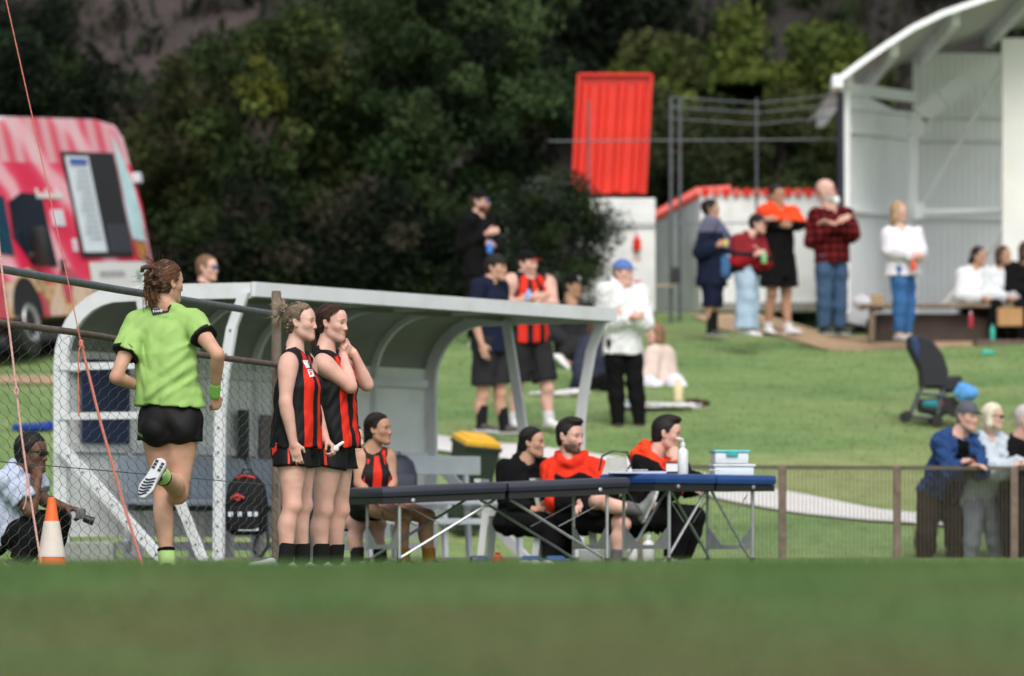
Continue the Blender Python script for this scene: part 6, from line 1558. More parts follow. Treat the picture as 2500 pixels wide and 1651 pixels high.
def side(y0, y1, z0, z1, off=.012, sk=0.):    # rectangle on the visible side, off = proud of it
    f = lambda y, z: (vx(z, 1)+off, y, z); return [f(y0, z0), f(y1, z0), f(y1+sk, z1), f(y0+sk, z1)]
def decal(name, pts, m_, par=van, th_=.01):
    mb = MB(); mb.prism(pts, (-th_, 0, 0)); return mb.build(name, m_, par)
hat = decal('serving_hatch', side(.55, 2.10, 1.02, 2.18, .02), M_BLACK)
decal('menu_board', side(1.38, 2.04, 1.07, 2.13, .035), mat('menu_white', (.60, .66, .70), .6, .03), hat)
mb = MB()
for i in range(14):
    z = 2.02-i*.062; mb.prism([(vx(z, 1)+.042, 1.48, z), (vx(z, 1)+.042, 1.94-.12*((i*7) % 4)/3, z), (vx(z, 1)+.042, 1.94-.12*((i*7) % 4)/3, z+.014), (vx(z, 1)+.042, 1.48, z+.014)], (-.004, 0, 0))
mb.build('menu_lines', mat('menu_ink', (.35, .40, .46), .7), hat)['kind'] = 'stuff'
mb = MB(); mb.prism(side(1.46, 1.96, 2.04, 2.10, .042), (-.004, 0, 0)); mb.build('menu_heading', mat('menu_blue', (.03, .08, .35), .6), hat)
decal('hatch_shelf', side(.6, 1.3, 1.06, 1.38, .03), mat('dark_grey_panel', (.035, .04, .05), .4), hat)
sg = decal('side_sign', side(.22, 1.95, .66, .96, .03), mat('sign_white', (.66, .68, .66), .5, .03))
mb = MB()
for i in range(9): mb.prism(side(1.7-i*.085-.05, 1.7-i*.085, .79, .86, .036), (-.004, 0, 0))
mb.build('sign_print', mat('sign_grey', (.25, .22, .24), .7), sg)['kind'] = 'stuff'
decal('sign_mark', side(.50, .58, .74, .86, .036), mat('sign_green', (.05, .22, .12), .7), sg)
decal('cone_swirl', [(vx(z, 1)+.016, y, z) for y, z in ((.50, 1.22), (.14, 1.18), (.10, 1.5), (.18, 1.9), (.42, 2.40), (.50, 2.0), (.53, 1.6))], mat('cone_blue', (.42, .60, .62), .5, .15, 3))
decal('cone_cup', [(vx(z, 1)+.018, y, z) for y, z in ((.48, 1.20), (.12, 1.16), (.20, .98), (.40, .98))], mat('cone_brown', (.42, .17, .05), .5, .2, 6))
decal('small_sticker', side(2.42, 2.76, 1.36, 1.54), mat('sticker', (.62, .62, .68), .5))
decal('small_sticker', side(2.18, 2.30, 1.08, 1.22), mat('sticker', (.62, .62, .68), .5))
mb = MB()
for i in range(8): mb.prism(side(3.1-i*.095-.07, 3.1-i*.095, 1.66, 1.72+.05*((i*5) % 3 == 0), .016), (-.004, 0, 0))
mb.build('script_print', mat('sign_white', (.66, .68, .66), .5, .03), van)['kind'] = 'stuff'
decal('cab_window', [(vx(z, 1)+.014, y, z) for y, z in ((2.85, .92), (3.5, .95), (3.95, 1.25), (3.9, 1.62), (3.5, 1.72), (2.95, 1.70))], M_GLASS)
decal('windscreen_side', [(vx(z, 1)+.016, y, z) for y, z in ((4.02, 1.05), (4.85, 1.10), (4.75, 1.40), (4.35, 1.68), (4.02, 1.68))], mat('blue_glass', (.01, .05, .09), .1))
mb = MB(); mb.add([(-.12, 4.36, 2.05), (-1.83, 4.36, 2.05), (-1.83, 4.93, 1.46), (-.12, 4.93, 1.46)], [(0, 1, 2, 3)]); 
for i in range(len(mb.v)): mb.v[i] = (mb.v[i][0], mb.v[i][1]+.02, mb.v[i][2]+.02)
mb.build('windscreen', mat('blue_glass', (.01, .05, .09), .1), van)
mb = MB(); mb.bbox((.16, 3.55, 1.12), (.18, .16, .42), .05); mb.bar((0, 3.6, 1.05), (.12, 3.55, 1.05), .05, .05); mb.build('wing_mirror', M_BLACK, van, True)
decal('door_handle', side(2.66, 2.76, .86, 1.0, .03), M_BLACK)
decal('rear_corner_window', side(.10, .30, .55, 1.32, .014), M_GLASS)
mb = MB(); mb.bbox((-.02, .03, 1.9), (.10, .16, .12), .02); mb.build('marker_lamp', mat('sticker', (.62, .62, .68), .5), van)
mb = MB(); mb.bbox((-1.0, 3.4, 2.62), (.7, .8, .16), .05); mb.build('roof_vent', M_PIPE, van, True)
mb = MB(); mb.bbox((-.98, 2.9, 2.57), (1.4, 1.2, .03), .01); mb.build('roof_rack_panel', M_WHITE, van)
for y_ in (.62, 3.85):
    mb = MB(); mb.prism([(.006, y_+.42*math.cos(a_), .40+.42*math.sin(a_)) for a_ in np.linspace(0, math.pi, 12)], (-.03, 0, 0)); mb.build('wheel_arch', M_BLACK, van)
    wh = MB(); wh.lathe([(.10, -.1), (.24, -.11), (.34, -.09), (.35, 0), (.34, .09), (.24, .11)], (-.10, y_, .33), 24, Matrix.Rotation(math.pi/2, 3, 'Y')); w_o = wh.build('wheel', M_RUBBER, van, True)
    wh = MB(); wh.lathe([(.02, .0), (.14, .01), (.20, .03), (.21, .0)], (.0, y_, .33), 16, Matrix.Rotation(math.pi/2, 3, 'Y')); wh.build('rim', M_GALV, w_o, True)
def _flip(o):
    S_z = Matrix.Diagonal((-1, 1, 1.11, 1))
    for c in o.children:
        if not c.data.get('flipped'):
            c.data.transform(S_z); c.data.flip_normals(); c.data['flipped'] = 1
        _flip(c)
_flip(van)
# ---------------------------------------------------------------- bin
M_BIN = mat('dark_green_bin', (.018, .028, .022), .5, .1, 6); M_YLID = mat('yellow_lid', (.72, .40, .035), .45, .08, 6)
bp = xy(1128, 54.55); bin_ = empty('wheelie_bin', (*bp, gzf(*bp)), 0, 'dark green wheelie bin with yellow lid behind the shelter', 'bin', rot=(.22, .08, .4))
hb_ = .98
mb = MB(); mb.add([(-.20, -.24, .08), (.20, -.24, .08), (.20, .24, .08), (-.20, .24, .08), (-.29, -.32, hb_), (.29, -.32, hb_), (.29, .32, hb_), (-.29, .32, hb_)], [(0, 3, 2, 1), (4, 5, 6, 7), (0, 1, 5, 4), (1, 2, 6, 5), (2, 3, 7, 6), (3, 0, 4, 7)]); mb.build('body', M_BIN, bin_)
mb = MB(); mb.bbox((0, 0, hb_+.01), (.64, .68, .05), .02); mb.build('rim', M_BIN, bin_)
mb = MB(); mb.bbox((-.02, -.02, hb_+.06), (.60, .64, .07), .03); mb.bbox((-.02, -.02, hb_+.10), (.44, .50, .05), .02); mb.build('lid', M_YLID, bin_, True)
mb = MB(); mb.tube([(-.24, .36, hb_-.02), (.24, .36, hb_-.02)], .02, 8); mb.build('handle', M_BIN, bin_)
bin_.scale = (.60, .60, .88)
for x_ in (-.22, .22):
    mb = MB(); mb.lathe([(.1, -.03), (.1, .03)], (x_, .26, .1), 14, Matrix.Rotation(math.pi/2, 3, 'Y')); mb.build('wheel', M_RUBBER, bin_)
# ---------------------------------------------------------------- massage tables
M_VINYL = mat('charcoal_vinyl', (.026, .028, .045), .32, .1, 5); M_VINYLB = mat('navy_vinyl', (.014, .055, .20), .32, .12, 5)
def massage(name, label, A, Bv, wid, z, matl, legm, tilt=0., over=.13):
    """A, B: centre points of the two leg pairs on the ground plane"""
    A, Bv = Vector(A), Vector(Bv); d = (Bv-A); L = d.length; an = math.atan2(d.y, d.x)
    r = empty(name, (A+Bv)/2, an, label, 'table'); hl = L/2
    P = lambda s: (s*(hl+over), 0, z+tilt*s)
    for s in (-1, 1):
        mb = MB(); mb.bbox((s*(hl+over)/2, 0, z-.035+tilt*s/2), ((hl+over)-.006, wid, .075), .03, Matrix.Rotation(-math.atan2(tilt, hl+over), 3, 'Y')); mb.build('cushion', matl, r, True)
        mb = MB(); mb.box((s*(hl+over)/2, 0, z-.095+tilt*s/2), ((hl+over)-.03, wid-.04, .045), Matrix.Rotation(-math.atan2(tilt, hl+over), 3, 'Y')); mb.build('apron', M_BLACK, r)
        for q in (-1, 1):
            lo = .02
            mb = MB(); mb.tube([(s*hl, q*(wid/2-.06), z-.10+tilt*s), (s*hl, q*(wid/2-.06), .03)], .0125, 8); lg = mb.build('leg', legm, r, True)
            mb = MB(); mb.lathe([(.019, 0), (.019, .05), (.015, .06)], (s*hl, q*(wid/2-.06), .0), 8); mb.build('rubber_foot', M_BLACK, lg)
            mb = MB(); mb.tube([(s*hl*.98, q*(wid/2-.085), .06), (s*hl*.07, q*(wid/2-.085), z-.12)], .0105, 6); mb.build('diagonal_strut', legm, r, True)
            mb = MB(); mb.tube([(s*hl*.98, q*(wid/2-.10), z-.14), (s*hl*.55, q*(wid/2-.10), z*.48)], .004, 5); mb.build('cable', legm, r)
            mb = MB(); mb.lathe([(.016, 0), (.016, .012), (.006, .016)], (s*hl*.9, q*(wid/2-.019), z-.09+tilt*s), 8, Matrix.Rotation(-q*math.pi/2, 3, 'X')); mb.build('knob', M_GALV, r)
        y_ = wid/2-.06; h_ = .10
        mb = MB(); mb.box((s*hl, 0, .14), (.015, 2*y_, .03)); 
        for q in (-1, 1): mb.prism([(s*hl-.006, q*y_, .13), (s*hl-.006, q*(y_-.15), .15), (s*hl-.006, q*y_, .30)], (.012, 0, 0))
        mb.build('cross_brace', legm, r)
    return r
GD = .05
def GP(px, D): return (*xy(px, D), GD)
t1 = massage('massage_table', 'charcoal padded massage table on crossed silver legs, left of the blue one', GP(936, 40.8), GP(1441, 41.6), .62, .600, M_VINYL, M_GALV, .042, .17)
t2 = massage('massage_table', 'navy padded massage table holding bottle and tubs', GP(1578, 42.0), GP(1782, 42.7), .56, .672, M_VINYLB, M_GALV, .0, .22)
T2 = lambda px, D, z=.755: Vector((*xy(px, D-3.6), z-.765+.725))
# things on the blue table
M_CLEAR = mat('frosted_plastic', (.62, .68, .72), .35, .05, 6); M_WPL = mat('white_plastic', (.68, .69, .68), .4, .04, 6)
def bottle(label, p, r, h, m_, capm=None, pump=False, name='bottle', tilt=None, group=None, cat='bottle'):
    mb = MB(); mb.lathe([(r*.9, 0), (r, .01), (r, h*.68), (r*.85, h*.76), (r*.38, h*.84), (r*.36, h*.9)], (0, 0, 0), 14)
    o = mb.build(name, m_, None, True); o.location = p; tag(o, label, cat, group)
    if tilt: o.rotation_euler = tilt
    mb = MB(); mb.lathe([(r*.45, h*.88), (r*.45, h), (r*.3, h*1.01)], (0, 0, 0), 12)
    if pump: mb.tube([(0, 0, h), (0, 0, h*1.12), (-.05, 0, h*1.13)], .007, 6)
    mb.build('cap', capm or m_, o, True)
    return o
bottle('tall white pump bottle on the navy massage table', T2(1667, 45.9, .765), .040, .235, M_WPL, pump=True)
mb = MB(); mb.bbox((0, 0, .045), (.085, .06, .09), .005); o = mb.build('carton', M_WPL); o.location = T2(1640, 45.7, .765); tag(o, 'small white carton with dark green edge beside the pump bottle', 'box')
mb = MB(); mb.box((0, -.031, .085), (.084, .004, .012)); mb.box((0, -.031, .01), (.084, .004, .02)); mb.build('green_band', M_BIN, o)
for (px, D, z, w_, h_, lab, lidc) in ((1787, 46.3, .765, .30, .085, 'wide clear tub at the bottom of the stack on the navy table', (.6, .62, .64)), (1781, 46.3, .855, .255, .10, 'clear tub with aqua clip lid on top of the other tub', (.12, .48, .52))):
    t_ = empty('plastic_tub', T2(px, D, z), .15, lab, 'tub'); mb = MB(); mb.bbox((0, 0, h_/2-.01), (w_, .2, h_-.012), .015); mb.build('body', M_CLEAR, t_, True)
    mb = MB(); mb.bbox((0, 0, h_-.012), (w_+.02, .22, .018), .006); mb.build('lid', mat('tub_lid_%d' % int(z*100), lidc, .4), t_)
    if z > .8: mb = MB(); mb.bbox((0, -.112, h_-.03), (.09, .01, .04), .003); mb.build('clip', mat('aqua', (.03, .35, .35), .4), t_)
mb = MB(); mb.bbox((0, 0, .008), (.42, .26, .016), .004); o = mb.build('paper_stack', mat('paper_blue_white', (.50, .54, .72), .7)); o.location = T2(1556, 45.5, .765); tag(o, 'flat pale blue pad of papers on the left end of the navy table', 'papers')
for i in range(9):
    mb = MB(); mb.tube([(.018*math.cos(a_), .018*math.sin(a_), .012) for a_ in np.linspace(0, 5.8, 8)], .003, 5); 
    o = mb.build('tape_ring', M_WPL); o.location = T2(1520+i*11+(150 if i > 5 else 0), 45.4+.03*(i % 3), .78); tag(o, 'small white tape ring lying between the pump bottle and the tubs' if i > 5 else 'small white tape ring lying on the pale blue papers', 'tape', 'tape rings on the navy table')
# bag frame
hb = empty('handbag', T2(1502, 46.6, .80), 0, 'black framed bag standing between the red hoodie man and the fist man', 'bag')
mb = MB(); mb.tube([(-.12, 0, 0), (-.10, 0, .11), (-.02, 0, .15), (.09, 0, .14), (.12, 0, .05), (.04, 0, -.06)], .009, 6); mb.build('handle', M_BLACK, hb, True)
mb = MB(); mb.prism([(-.06, .02, .10), (.08, .02, .11), (.10, .02, .0), (-.02, .02, -.10), (-.1, .02, -.02)], (0, .02, 0)); mb.build('panel', mat('pale_canvas', (.5, .5, .47), .8), hb)
# ---------------------------------------------------------------- moulded chairs
def chair(px, D, rz, label):
    r = empty('plastic_chair', (*xy(px, D), GD), rz, label, 'chair', 'grey moulded chairs by the massage tables')
    mb = MB(); mb.bbox((0, 0, .43), (.44, .44, .03), .012); mb.prism([(-.22, -.22, .38), (.22, -.22, .40), (.22, -.22, .43), (-.22, -.22, .43)], (0, .44, 0)); mb.build('seat', M_PLG, r)
    for x_, y_ in ((.2, -.2), (.2, .2), (-.2, -.2), (-.2, .2)):
        mb = MB(); mb.bar((x_, y_, .43), (x_*1.22, y_*1.2, 0), .055, .035); mb.build('leg', M_PLG, r)
    bk = MB(); bk.bar((-.21, -.2, .43), (-.265, -.2, .66), .045, .03); bk.bar((-.21, .2, .43), (-.265, .2, .66), .045, .03); bk.bar((-.265, -.22, .66), (-.265, .22, .66), .05, .03); bk.build('back_frame', M_PLG, r)
    for y_ in (-.12, -.04, .04, .12):
        mb = MB(); mb.bar((-.22, y_, .45), (-.262, y_, .65), .05, .012, up=(1, 0, 0)); mb.build('back_slat', M_PLG, r)
    for y_ in (-.235, .235):
        mb = MB(); mb.bar((.2, y_, .60), (-.25, y_, .60), .05, .025); mb.bar((.2, y_, .64), (.22, y_, .40), .04, .025); mb.build('armrest', M_PLG, r)
    return r
chair(1258, 44.85, -.15, 'grey moulded chair under the seated woman in black')
chair(1400, 44.6, -.3, 'grey moulded chair under the seated man in the red hoodie')
chair(1560, 44.85, -.1, 'grey moulded chair under the man with his fist on his cheek')
# ---------------------------------------------------------------- backpacks
def backpack(label, p, rz, col, hh=.46, detail=True, tilt=0):
    r = empty('backpack', p, 0, label, 'backpack', rot=(tilt, 0, rz))
    mb = MB(); mb.lathe([(.11, 0), (.155, .04), (.165, hh*.5), (.14, hh*.82), (.08, hh*.97), (.02, hh)], (0, 0, 0), 18)
    for i in range(len(mb.v)): x, y, z = mb.v[i]; mb.v[i] = (x, y*.62, z)
    mb.build('body', col, r, True)
    mb = MB(); mb.bbox((0, -.10, hh*.27), (.23, .07, hh*.42), .03); pk_ = mb.build('pocket', col, r, True)
    mb = MB(); mb.tube([(-.05, .03, hh*.95), (-.03, .03, hh*1.07), (.03, .03, hh*1.07), (.05, .03, hh*.95)], .008, 6); mb.build('handle', col, r)
    if detail:
        mb = MB(); mb.tube([(.1, .04, .08), (.06, -.04, -.12), (.11, -.05, -.17), (.17, -.03, -.08), (.15, .04, .10)], .014, 6); mb.build('strap', M_BLACK, r, True)
        for x_, w_ in ((-.10, .035), (-.03, .03), (.045, .03), (.09, .03)):
            mb = MB(); mb.box((x_, -.140, hh*.34), (w_, .008, .035)); mb.build('reflective_patch', mat('reflective', (.55, .60, .68), .3), r)
        mb = MB(); mb.lathe([(.0, 0), (.03, 0), (.03, .004), (0, .004)], (-.05, -.118, hh*.62), 10, Matrix.Rotation(math.pi/2, 3, 'X')); mb.tube([(-.10, -.118, hh*.60), (-.05, -.122, hh*.64), (.0, -.118, hh*.60)], .012, 6); mb.build('emblem', mat('emblem_red', (.35, .02, .02), .6), r)
        mb = MB(); mb.tube([(-.07, -.045, hh*.93), (0, -.07, hh*.965), (.07, -.045, hh*.93)], .012, 6); mb.build('red_piping', mat('emblem_red', (.35, .02, .02), .6), r)
        mb = MB(); mb.bbox((.03, -.12, .045), (.16, .02, .03), .01); mb.build('silver_bar', mat('reflective', (.55, .60, .68), .3), r)
    return r
backpack('black backpack with red emblem and silver patches hanging on the grey bench', Vector((*xy(602, 43.0), .28)), -.1, mat('black_nylon', (.010, .010, .012), .8, .25, 8, spec=.15), .46)
backpack('navy backpack beside the seated footballer', DW(3.05, .55, .55), .3, mat('navy_nylon', (.02, .025, .045), .6, .1), .36, False, -.2)
# ---------------------------------------------------------------- cone and ropes
M_ORG = mat('orange_plastic', (.80, .13, .02), .45, .08, 8, grime=(.6, .12, .03), gscale=9); M_OFFW = mat('scuffed_white_sleeve', (.62, .56, .50), .6, .06, 12, grime=(.45, .40, .35), gscale=8)
cp_ = xy(126, 33.2); cone = empty('traffic_cone', (*cp_, 0), .2, 'orange traffic cone with wide scuffed white sleeve by the fence', 'traffic cone')
s33 = 33.2/F
zt_ = CZ+(YH-1216)*s33; z1_ = CZ+(YH-1272)*s33; z2_ = CZ+(YH-1360)*s33
ra_ = lambda z: .021+(zt_-z)*.165
mb = MB(); mb.lathe([(ra_(z1_), z1_), (ra_(zt_), zt_), (ra_(zt_)*.7, zt_+.004)], (0, 0, 0), 28); mb.build('tip', M_ORG, cone, True)
mb = MB(); mb.lathe([(ra_(z2_)+.003, z2_), (ra_(z1_)+.003, z1_-.001)], (0, 0, 0), 28); mb.build('sleeve', M_OFFW, cone, True)
mb = MB(); mb.lathe([(ra_(.03), .03), (ra_(z2_), z2_-.001)], (0, 0, 0), 28); mb.build('skirt', M_ORG, cone, True)
mb = MB(); mb.bbox((0, 0, .015), (.30, .30, .03), .01); mb.build('base', M_BLACK, cone)
M_ROPE = mat('pink_rope', (.52, .17, .13), .8, .2, 90, bump=.8, bscale=300, dist=.003); M_ROPEP = mat('pale_pink_rope', (.62, .36, .33), .8, .2, 90, bump=.8, bscale=300, dist=.003)
def rope(label, pts, D, r, m_, sag=.0):
    P = [W(x, y, D+dd)-W(pts[0][0], pts[0][1], D) for x, y, dd in pts]; o0 = W(pts[0][0], pts[0][1], D)
    mb = MB(); Q = []
    for i in range(len(P)-1):
        for u in np.linspace(0, 1, 7, endpoint=False): Q.append(P[i].lerp(P[i+1], u))
    Q.append(P[-1]); mb.tube(Q, r, 7); o = mb.build('rope', m_, None, True); o.location = o0; return tag(o, label, 'rope')
r1 = rope('long thin red rope slanting down across the runner side of the fence', [(-12, -120, 0), (15, 0, 0), (80, 290, 0), (150, 610, 0), (197, 835, 0)], 32.6, .0035, M_ROPE)
mb = MB(); mb.tube([W(197, 835, 32.6)-W(-12, -120, 32.6), W(245, 1030, 32.6)-W(-12, -120, 32.6), W(300, 1225, 32.6)-W(-12, -120, 32.6), W(352, 1395, 32.6)-W(-12, -120, 32.6)], .0085, 7); mb.build('doubled_end', M_ROPE, r1, True)
mb = MB(); mb.lathe([(.004, -.02), (.014, -.012), (.014, .012), (.004, .02)], W(198, 838, 32.58)-W(-12, -120, 32.6), 8); mb.build('knot', M_ROPE, r1, True)
rope('short red rope end looped over near the knot', [(206, 850, 0), (198, 842, 0), (192, 858, 0), (191, 920, 0), (192, 1018, 0)], 32.55, .004, M_ROPE)
r2 = rope('pale pink cord hanging in front of the crouching photographer', [(-6, 560, 0), (2, 640, 0), (22, 800, 0), (40, 950, 0), (52, 1060, 0), (66, 1160, 0), (88, 1300, 0), (104, 1398, 0)], 32.3, .0062, M_ROPEP)
mb = MB(); mb.tube([W(40, 955, 32.28)-W(-6, 560, 32.3)+Vector((.010*math.cos(a_), 0, .022*math.sin(a_))) for a_ in np.linspace(0, 6.28, 10)], .006, 6); mb.build('knot', M_ROPEP, r2, True)
rope('thin cord end dangling beside the pale pink cord', [(64, 1150, 0), (65, 1200, 0), (62, 1230, 0), (57, 1243, 0)], 32.3, .003, M_ROPEP)
# ---------------------------------------------------------------- stroller and small things on the bank
def gpt(px, py, lift=0.): D = px_on_ground(px, py); p = W(px, py, D); return Vector((p.x, p.y, gzf(p.x, p.y)+lift))
sp_ = gpt(2275, 1040); st = empty('stroller', sp_, 0, 'black pushchair with large hood and aqua basket on the bank', 'stroller'); S_ = F/sp_.y
M_STR = mat('black_stroller_fabric', (.008, .009, .014), .7, .2, 5); M_AQUA = mat('aqua_fabric', (.01, .17, .20), .7); M_STB = mat('navy_fabric', (.012, .03, .10), .7)
Q_ = lambda px, py, dy=0.: Vector(((px-2275)/S_, dy, (1040-py)/S_))
def slab(name, pts, m_, dep=.42, y0=-.2): mb = MB(); mb.prism([Q_(x, y, y0) for x, y in pts], (0, dep, 0)); o = mb.build(name, m_, st); bv = o.modifiers.new('b', 'BEVEL'); bv.width = .03; bv.segments = 2; return o
slab('hood', [(2214, 822), (2240, 815), (2272, 830), (2300, 868), (2312, 905), (2312, 950), (2246, 948), (2243, 905), (2228, 875), (2215, 850)], M_STR)
slab('hood_trim', [(2216, 826), (2238, 822), (2246, 850), (2240, 885), (2226, 865)], M_STB, .44, -.21)
slab('seat', [(2300, 920), (2345, 918), (2348, 940), (2325, 960), (2296, 958)], M_STR)
slab('basket', [(2240, 975), (2330, 968), (2335, 1000), (2300, 1018), (2240, 1005)], M_STR, .36, -.18)
slab('basket_panel', [(2248, 978), (2290, 975), (2290, 1000), (2246, 994)], M_AQUA, .38, -.19)
slab('red_tag', [(2288, 978), (2300, 982), (2300, 996), (2292, 992)], mat('emblem_red', (.35, .02, .02), .6), .38, -.195)
for q in (-.2, .2):
    for a_, b_ in (((2252, 945), (2222, 1012)), ((2300, 950), (2282, 1030)), ((2222, 1015), (2290, 1022)), ((2240, 960), (2310, 965))):
        mb = MB(); mb.tube([Q_(*a_, q), Q_(*b_, q)], .014, 6); mb.build('frame_tube', M_PIPE, st)
    for x, y, r_ in ((2212, 1017, .055), (2284, 1026, .062)):
        mb = MB(); mb.lathe([(.01, -.02), (r_, -.018), (r_, .018), (.01, .02)], Q_(x, y, q), 14, Matrix.Rotation(math.pi/2, 3, 'X')); mb.build('wheel', M_RUBBER, st, True)
mb = MB(); mb.lathe([(.01, -.02), (.09, -.018), (.09, .018), (.01, .02)], Q_(2328, 1000, -.2), 16, Matrix.Rotation(math.pi/2, 3, 'X')); mb.build('wheel', M_RUBBER, st, True)
def soft(name, label, cat, p, prims, col, h=.012, matl=None, seed=1, amp=.01, sc_=1.):
    f = Field(); f.group(k=.04)
    for c, r in prims: f.ell(np.array(p)+np.array(c), np.eye(3), r, .04)
    o = sdf_obj(name, f, h, matl or M_CLOTH, np.array(p, float), None, lambda v: np.tile(np.array(col), (len(v), 1)), None, fold_noise(seed, freq=30, amp=amp)); return tag(o, label, cat)
soft('plastic_bag', 'crumpled light blue plastic bag tied on the pushchair', 'bag', W(2356, 962, sp_.y-.25), [((0, 0, 0), (.10, .08, .07)), ((-.03, 0, .05), (.05, .05, .06)), ((.06, 0, .02), (.06, .05, .05))], (.10, .30, .62), .012, amp=.015)
p = gpt(1398, 990); soft('cushion', 'white bundle on the picnic blanket left of the dark jacket', 'cushion', gpt(1405, 965), [((0, 0, .02), (.16, .2, .04)), ((-.22, 0, .01), (.18, .15, .02))], (.62, .60, .60))
soft('picnic_blanket', 'white picnic blanket under the person in cream top', 'blanket', gpt(1625, 995), [((0, 0, .01), (.30, .35, .025)), ((-.25, 0, .01), (.22, .3, .02)), ((.2, .1, .01), (.15, .2, .02))], (.62, .60, .62))
soft('picnic_blanket', 'thin white cloth corner on the grass left of the leaning post', 'blanket', gpt(1320, 962), [((0, 0, .0), (.10, .2, .015))], (.62, .60, .60))
soft('bundle', 'dark brown shoes and bundle at the right end of the picnic blanket', 'shoes', gpt(1705, 990), [((-.06, 0, .03), (.08, .1, .035)), ((.05, 0, .02), (.07, .08, .03))], (.06, .03, .025))
o = bottle('pale yellow flask standing on the picnic blanket', gpt(1656, 985, .02), .052, .23, mat('pale_yellow', (.72, .64, .36), .5), name='flask', cat='flask')
bottle('pale blue drink bottle near the feet of the black trousers', gpt(1535, 998), .03, .12, mat('pale_blue', (.35, .45, .55), .4))
bottle('teal bottle lying on the grass below the grandstand step', gpt(2398, 868, .03), .032, .16, mat('teal_plastic', (.04, .42, .30), .4), tilt=(0, math.pi/2, .3))
bottle('teal bottle standing on the brown step', Vector((*xy(2423, 69.0), zt2)), .032, .20, mat('teal_plastic', (.04, .42, .30), .4))
bottle('red and white bottle on the edge of the tier under the bench', Vector((*xy(2370, 69.4), zt1-.18)), .03, .19, mat('dark_red_plastic', (.4, .03, .05), .4), M_WPL)
soft('towel', 'blue towel with white edge lying on the grass at the far left', 'towel', gpt(90, 1046), [((0, 0, .0), (.22, .3, .03)), ((.14, .05, .01), (.10, .15, .04))], (.02, .05, .25), .014, amp=.02)
soft('paper_bag', 'crumpled white bag against the stand wall', 'bag', W(2105, 745, 69.8), [((0, 0, .03), (.10, .06, .09))], (.55, .55, .6))
mb = MB(); mb.bbox((0, 0, .1), (.16, .14, .2), .01); o = mb.build('cardboard_box', mat('cardboard', (.38, .26, .14), .8)); o.location = W(2140, 760, 69.9); tag(o, 'small brown cardboard box next to the crumpled white bag', 'box')
mb = MB(); mb.bbox((0, 0, .1), (.30, .2, .22), .01); o = mb.build('cardboard_box', mat('cardboard_tan', (.42, .24, .10), .8)); o.location = W(2465, 795, 69.35); tag(o, 'tan box under the timber bench in the grandstand', 'box')
# litter and kit on the ground round the tables
bottle('white squeeze bottle on the ground under the navy table, left one', Vector((*xy(1545, 43.2), GD)), .036, .20, M_WPL)
bottle('white squeeze bottle on the ground under the navy table, right one', Vector((*xy(1583, 43.2), GD)), .045, .23, M_WPL, M_CLEAR)
for i, (px, D, c) in enumerate(((1275, 42.2, (.02, .09, .30)), (1335, 42.4, (.02, .09, .30)), (1150, 42.6, (.03, .05, .12)), (1215, 42.0, (.75, .14, .03)))):
    bottle(['blue bottle lying at the woman in black\'s feet', 'second blue bottle lying right of the first near the crossed struts', 'dark blue bottle lying left of the orange drink bottle', 'orange drink bottle standing on the ground by the chair leg'][i], Vector((*xy(px, D), GD+(.035 if i < 3 else 0))), .04, .17 if i < 3 else .10, mat('kit_%d' % i, c, .5), tilt=(0, math.pi/2, .2*i) if i < 3 else None)
for i, px in enumerate((1065, 1282, 1306, 1338)):
    soft('tape_scrap', ['crumpled white tape on the grass left of the struts', 'crumpled white tape by the blue bottle', 'second scrap of white tape between the blue bottles', 'white paper scrap left of the table foot'][i], 'tape', Vector((*xy(px, 41.5), GD)), [((0, 0, .015), (.045, .04, .022))], (.66, .66, .64), .009, amp=.008)
mb = MB(); mb.bbox((0, 0, .06), (.16, .2, .13), .01); o = mb.build('white_box', M_PLG); o.location = (*xy(1440, 42.6), GD); tag(o, 'pale grey box between the two right legs of the charcoal table', 'box')
mb = MB(); mb.bbox((0, 0, .09), (.52, .3, .19), .02); o = mb.build('storage_box', mat('green_grey_box', (.22, .24, .22), .7)); o.location = DW(-.35, 1.3, 0)+Vector((0, -.6, 0)); tag(o, 'low grey storage box at the left foot of the shelter', 'box')
shp = Vector((*xy(640, 36.0), .0))
f_ = Field(); f_.group(k=.02); f_.cone(np.array(shp)+[-.06, 0, .05], np.array(shp)+[.06, 0, .09], .035, .03, .03); f_.cone(np.array(shp)+[-.09, 0, .03], np.array(shp)+[-.05, 0, .05], .02, .035, .03)
o = sdf_obj('boot', f_, .008, M_SHOE, np.array(shp), None, lambda v: np.where((v[:, 2] < .045)[:, None], np.array((.5, .08, .02)), np.array((.62, .64, .66)))); tag(o, 'white football boot with orange sole beside the fence post', 'boot')
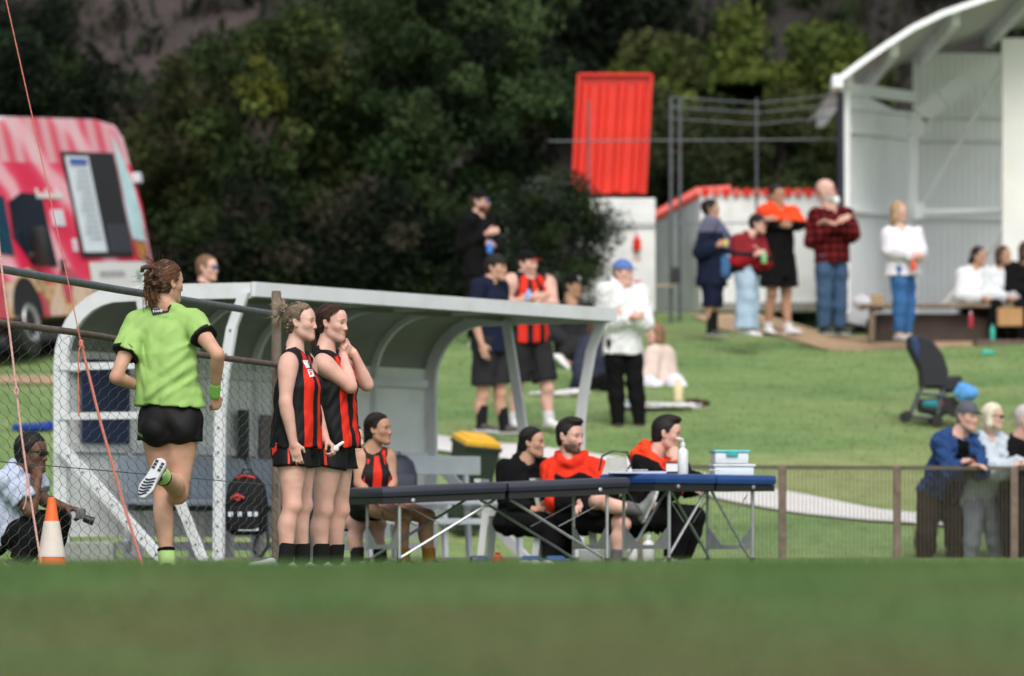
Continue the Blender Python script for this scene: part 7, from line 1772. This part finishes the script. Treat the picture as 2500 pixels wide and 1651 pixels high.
# things in hands
def in_hand(B, sd): return Vector(B.hand[sd][0])
p = in_hand(womA, 'L'); f_ = Field(); f_.group(k=.02); f_.cone(np.array(p)+[.01, -.01, .0], np.array(p)+[.075, -.01, .045], .013, .010, .01); f_.ell(np.array(p)+[.03, -.01, .005], np.eye(3), (.022, .012, .016), .01)
o = sdf_obj('tape_strip', f_, .005, M_CLOTH, np.array(p), None, lambda v: np.tile(np.array((.72, .70, .68)), (len(v), 1))); tag(o, 'small crumpled white strip held by the blonde footballer', 'tape')
cam_ = empty('camera_body', in_hand(ph, 'L')+Vector((.05, 0, -.03)), 0, 'dark camera lens held by the crouching photographer', 'camera')
mb = MB(); mb.lathe([(.022, 0), (.026, .015), (.026, .05), (.028, .06), (.028, .07)], (0, 0, 0), 16, Matrix.Rotation(1.9, 3, 'Y')); mb.build('lens', M_BLACK, cam_, True)
mb = MB(); mb.bbox((-.02, 0, .03), (.06, .11, .07), .012); mb.build('body', mat('grey_body', (.10, .10, .11), .4), cam_, True)
bottle('red drink can held by the blonde woman in white', in_hand(s5, 'L')+Vector((0, -.02, -.14)), .035, .13, mat('red_can', (.75, .07, .03), .4), name='can', cat='can')
bottle('green drink cup held by the person in the maroon jacket', in_hand(s2, 'R')+Vector((.02, -.03, -.12)), .035, .15, mat('green_cup', (.22, .45, .20), .4), M_WPL, name='cup', cat='cup')
bottle('blue can held by the tall bearded man', in_hand(m2, 'L')+Vector((0, -.02, -.10)), .035, .15, mat('blue_can', (.06, .20, .62), .4), name='can', cat='can')
bottle('pale blue cup held by the bare armed man', in_hand(m4, 'L')+Vector((0, -.03, -.02)), .035, .12, mat('pale_blue_can', (.25, .42, .75), .4), name='cup', cat='cup')
bottle('small yellow cup held by the woman in the navy coat', in_hand(s1, 'R')+Vector((.02, -.03, -.04)), .03, .09, mat('yellow_cup', (.60, .48, .10), .5), name='cup', cat='cup')
soft('handbag', 'blue shoulder bag at the hip of the woman in the navy coat', 'bag', W(1767, 650, F/207-.1), [((0, 0, 0), (.07, .07, .15)), ((.01, 0, -.08), (.08, .07, .08))], (.05, .13, .28), .012)
soft('white_cup', 'white cup held near the beard of the older man', 'cup', W(2042, 490, F/209-.3), [((0, 0, 0), (.035, .035, .05))], (.68, .7, .7))
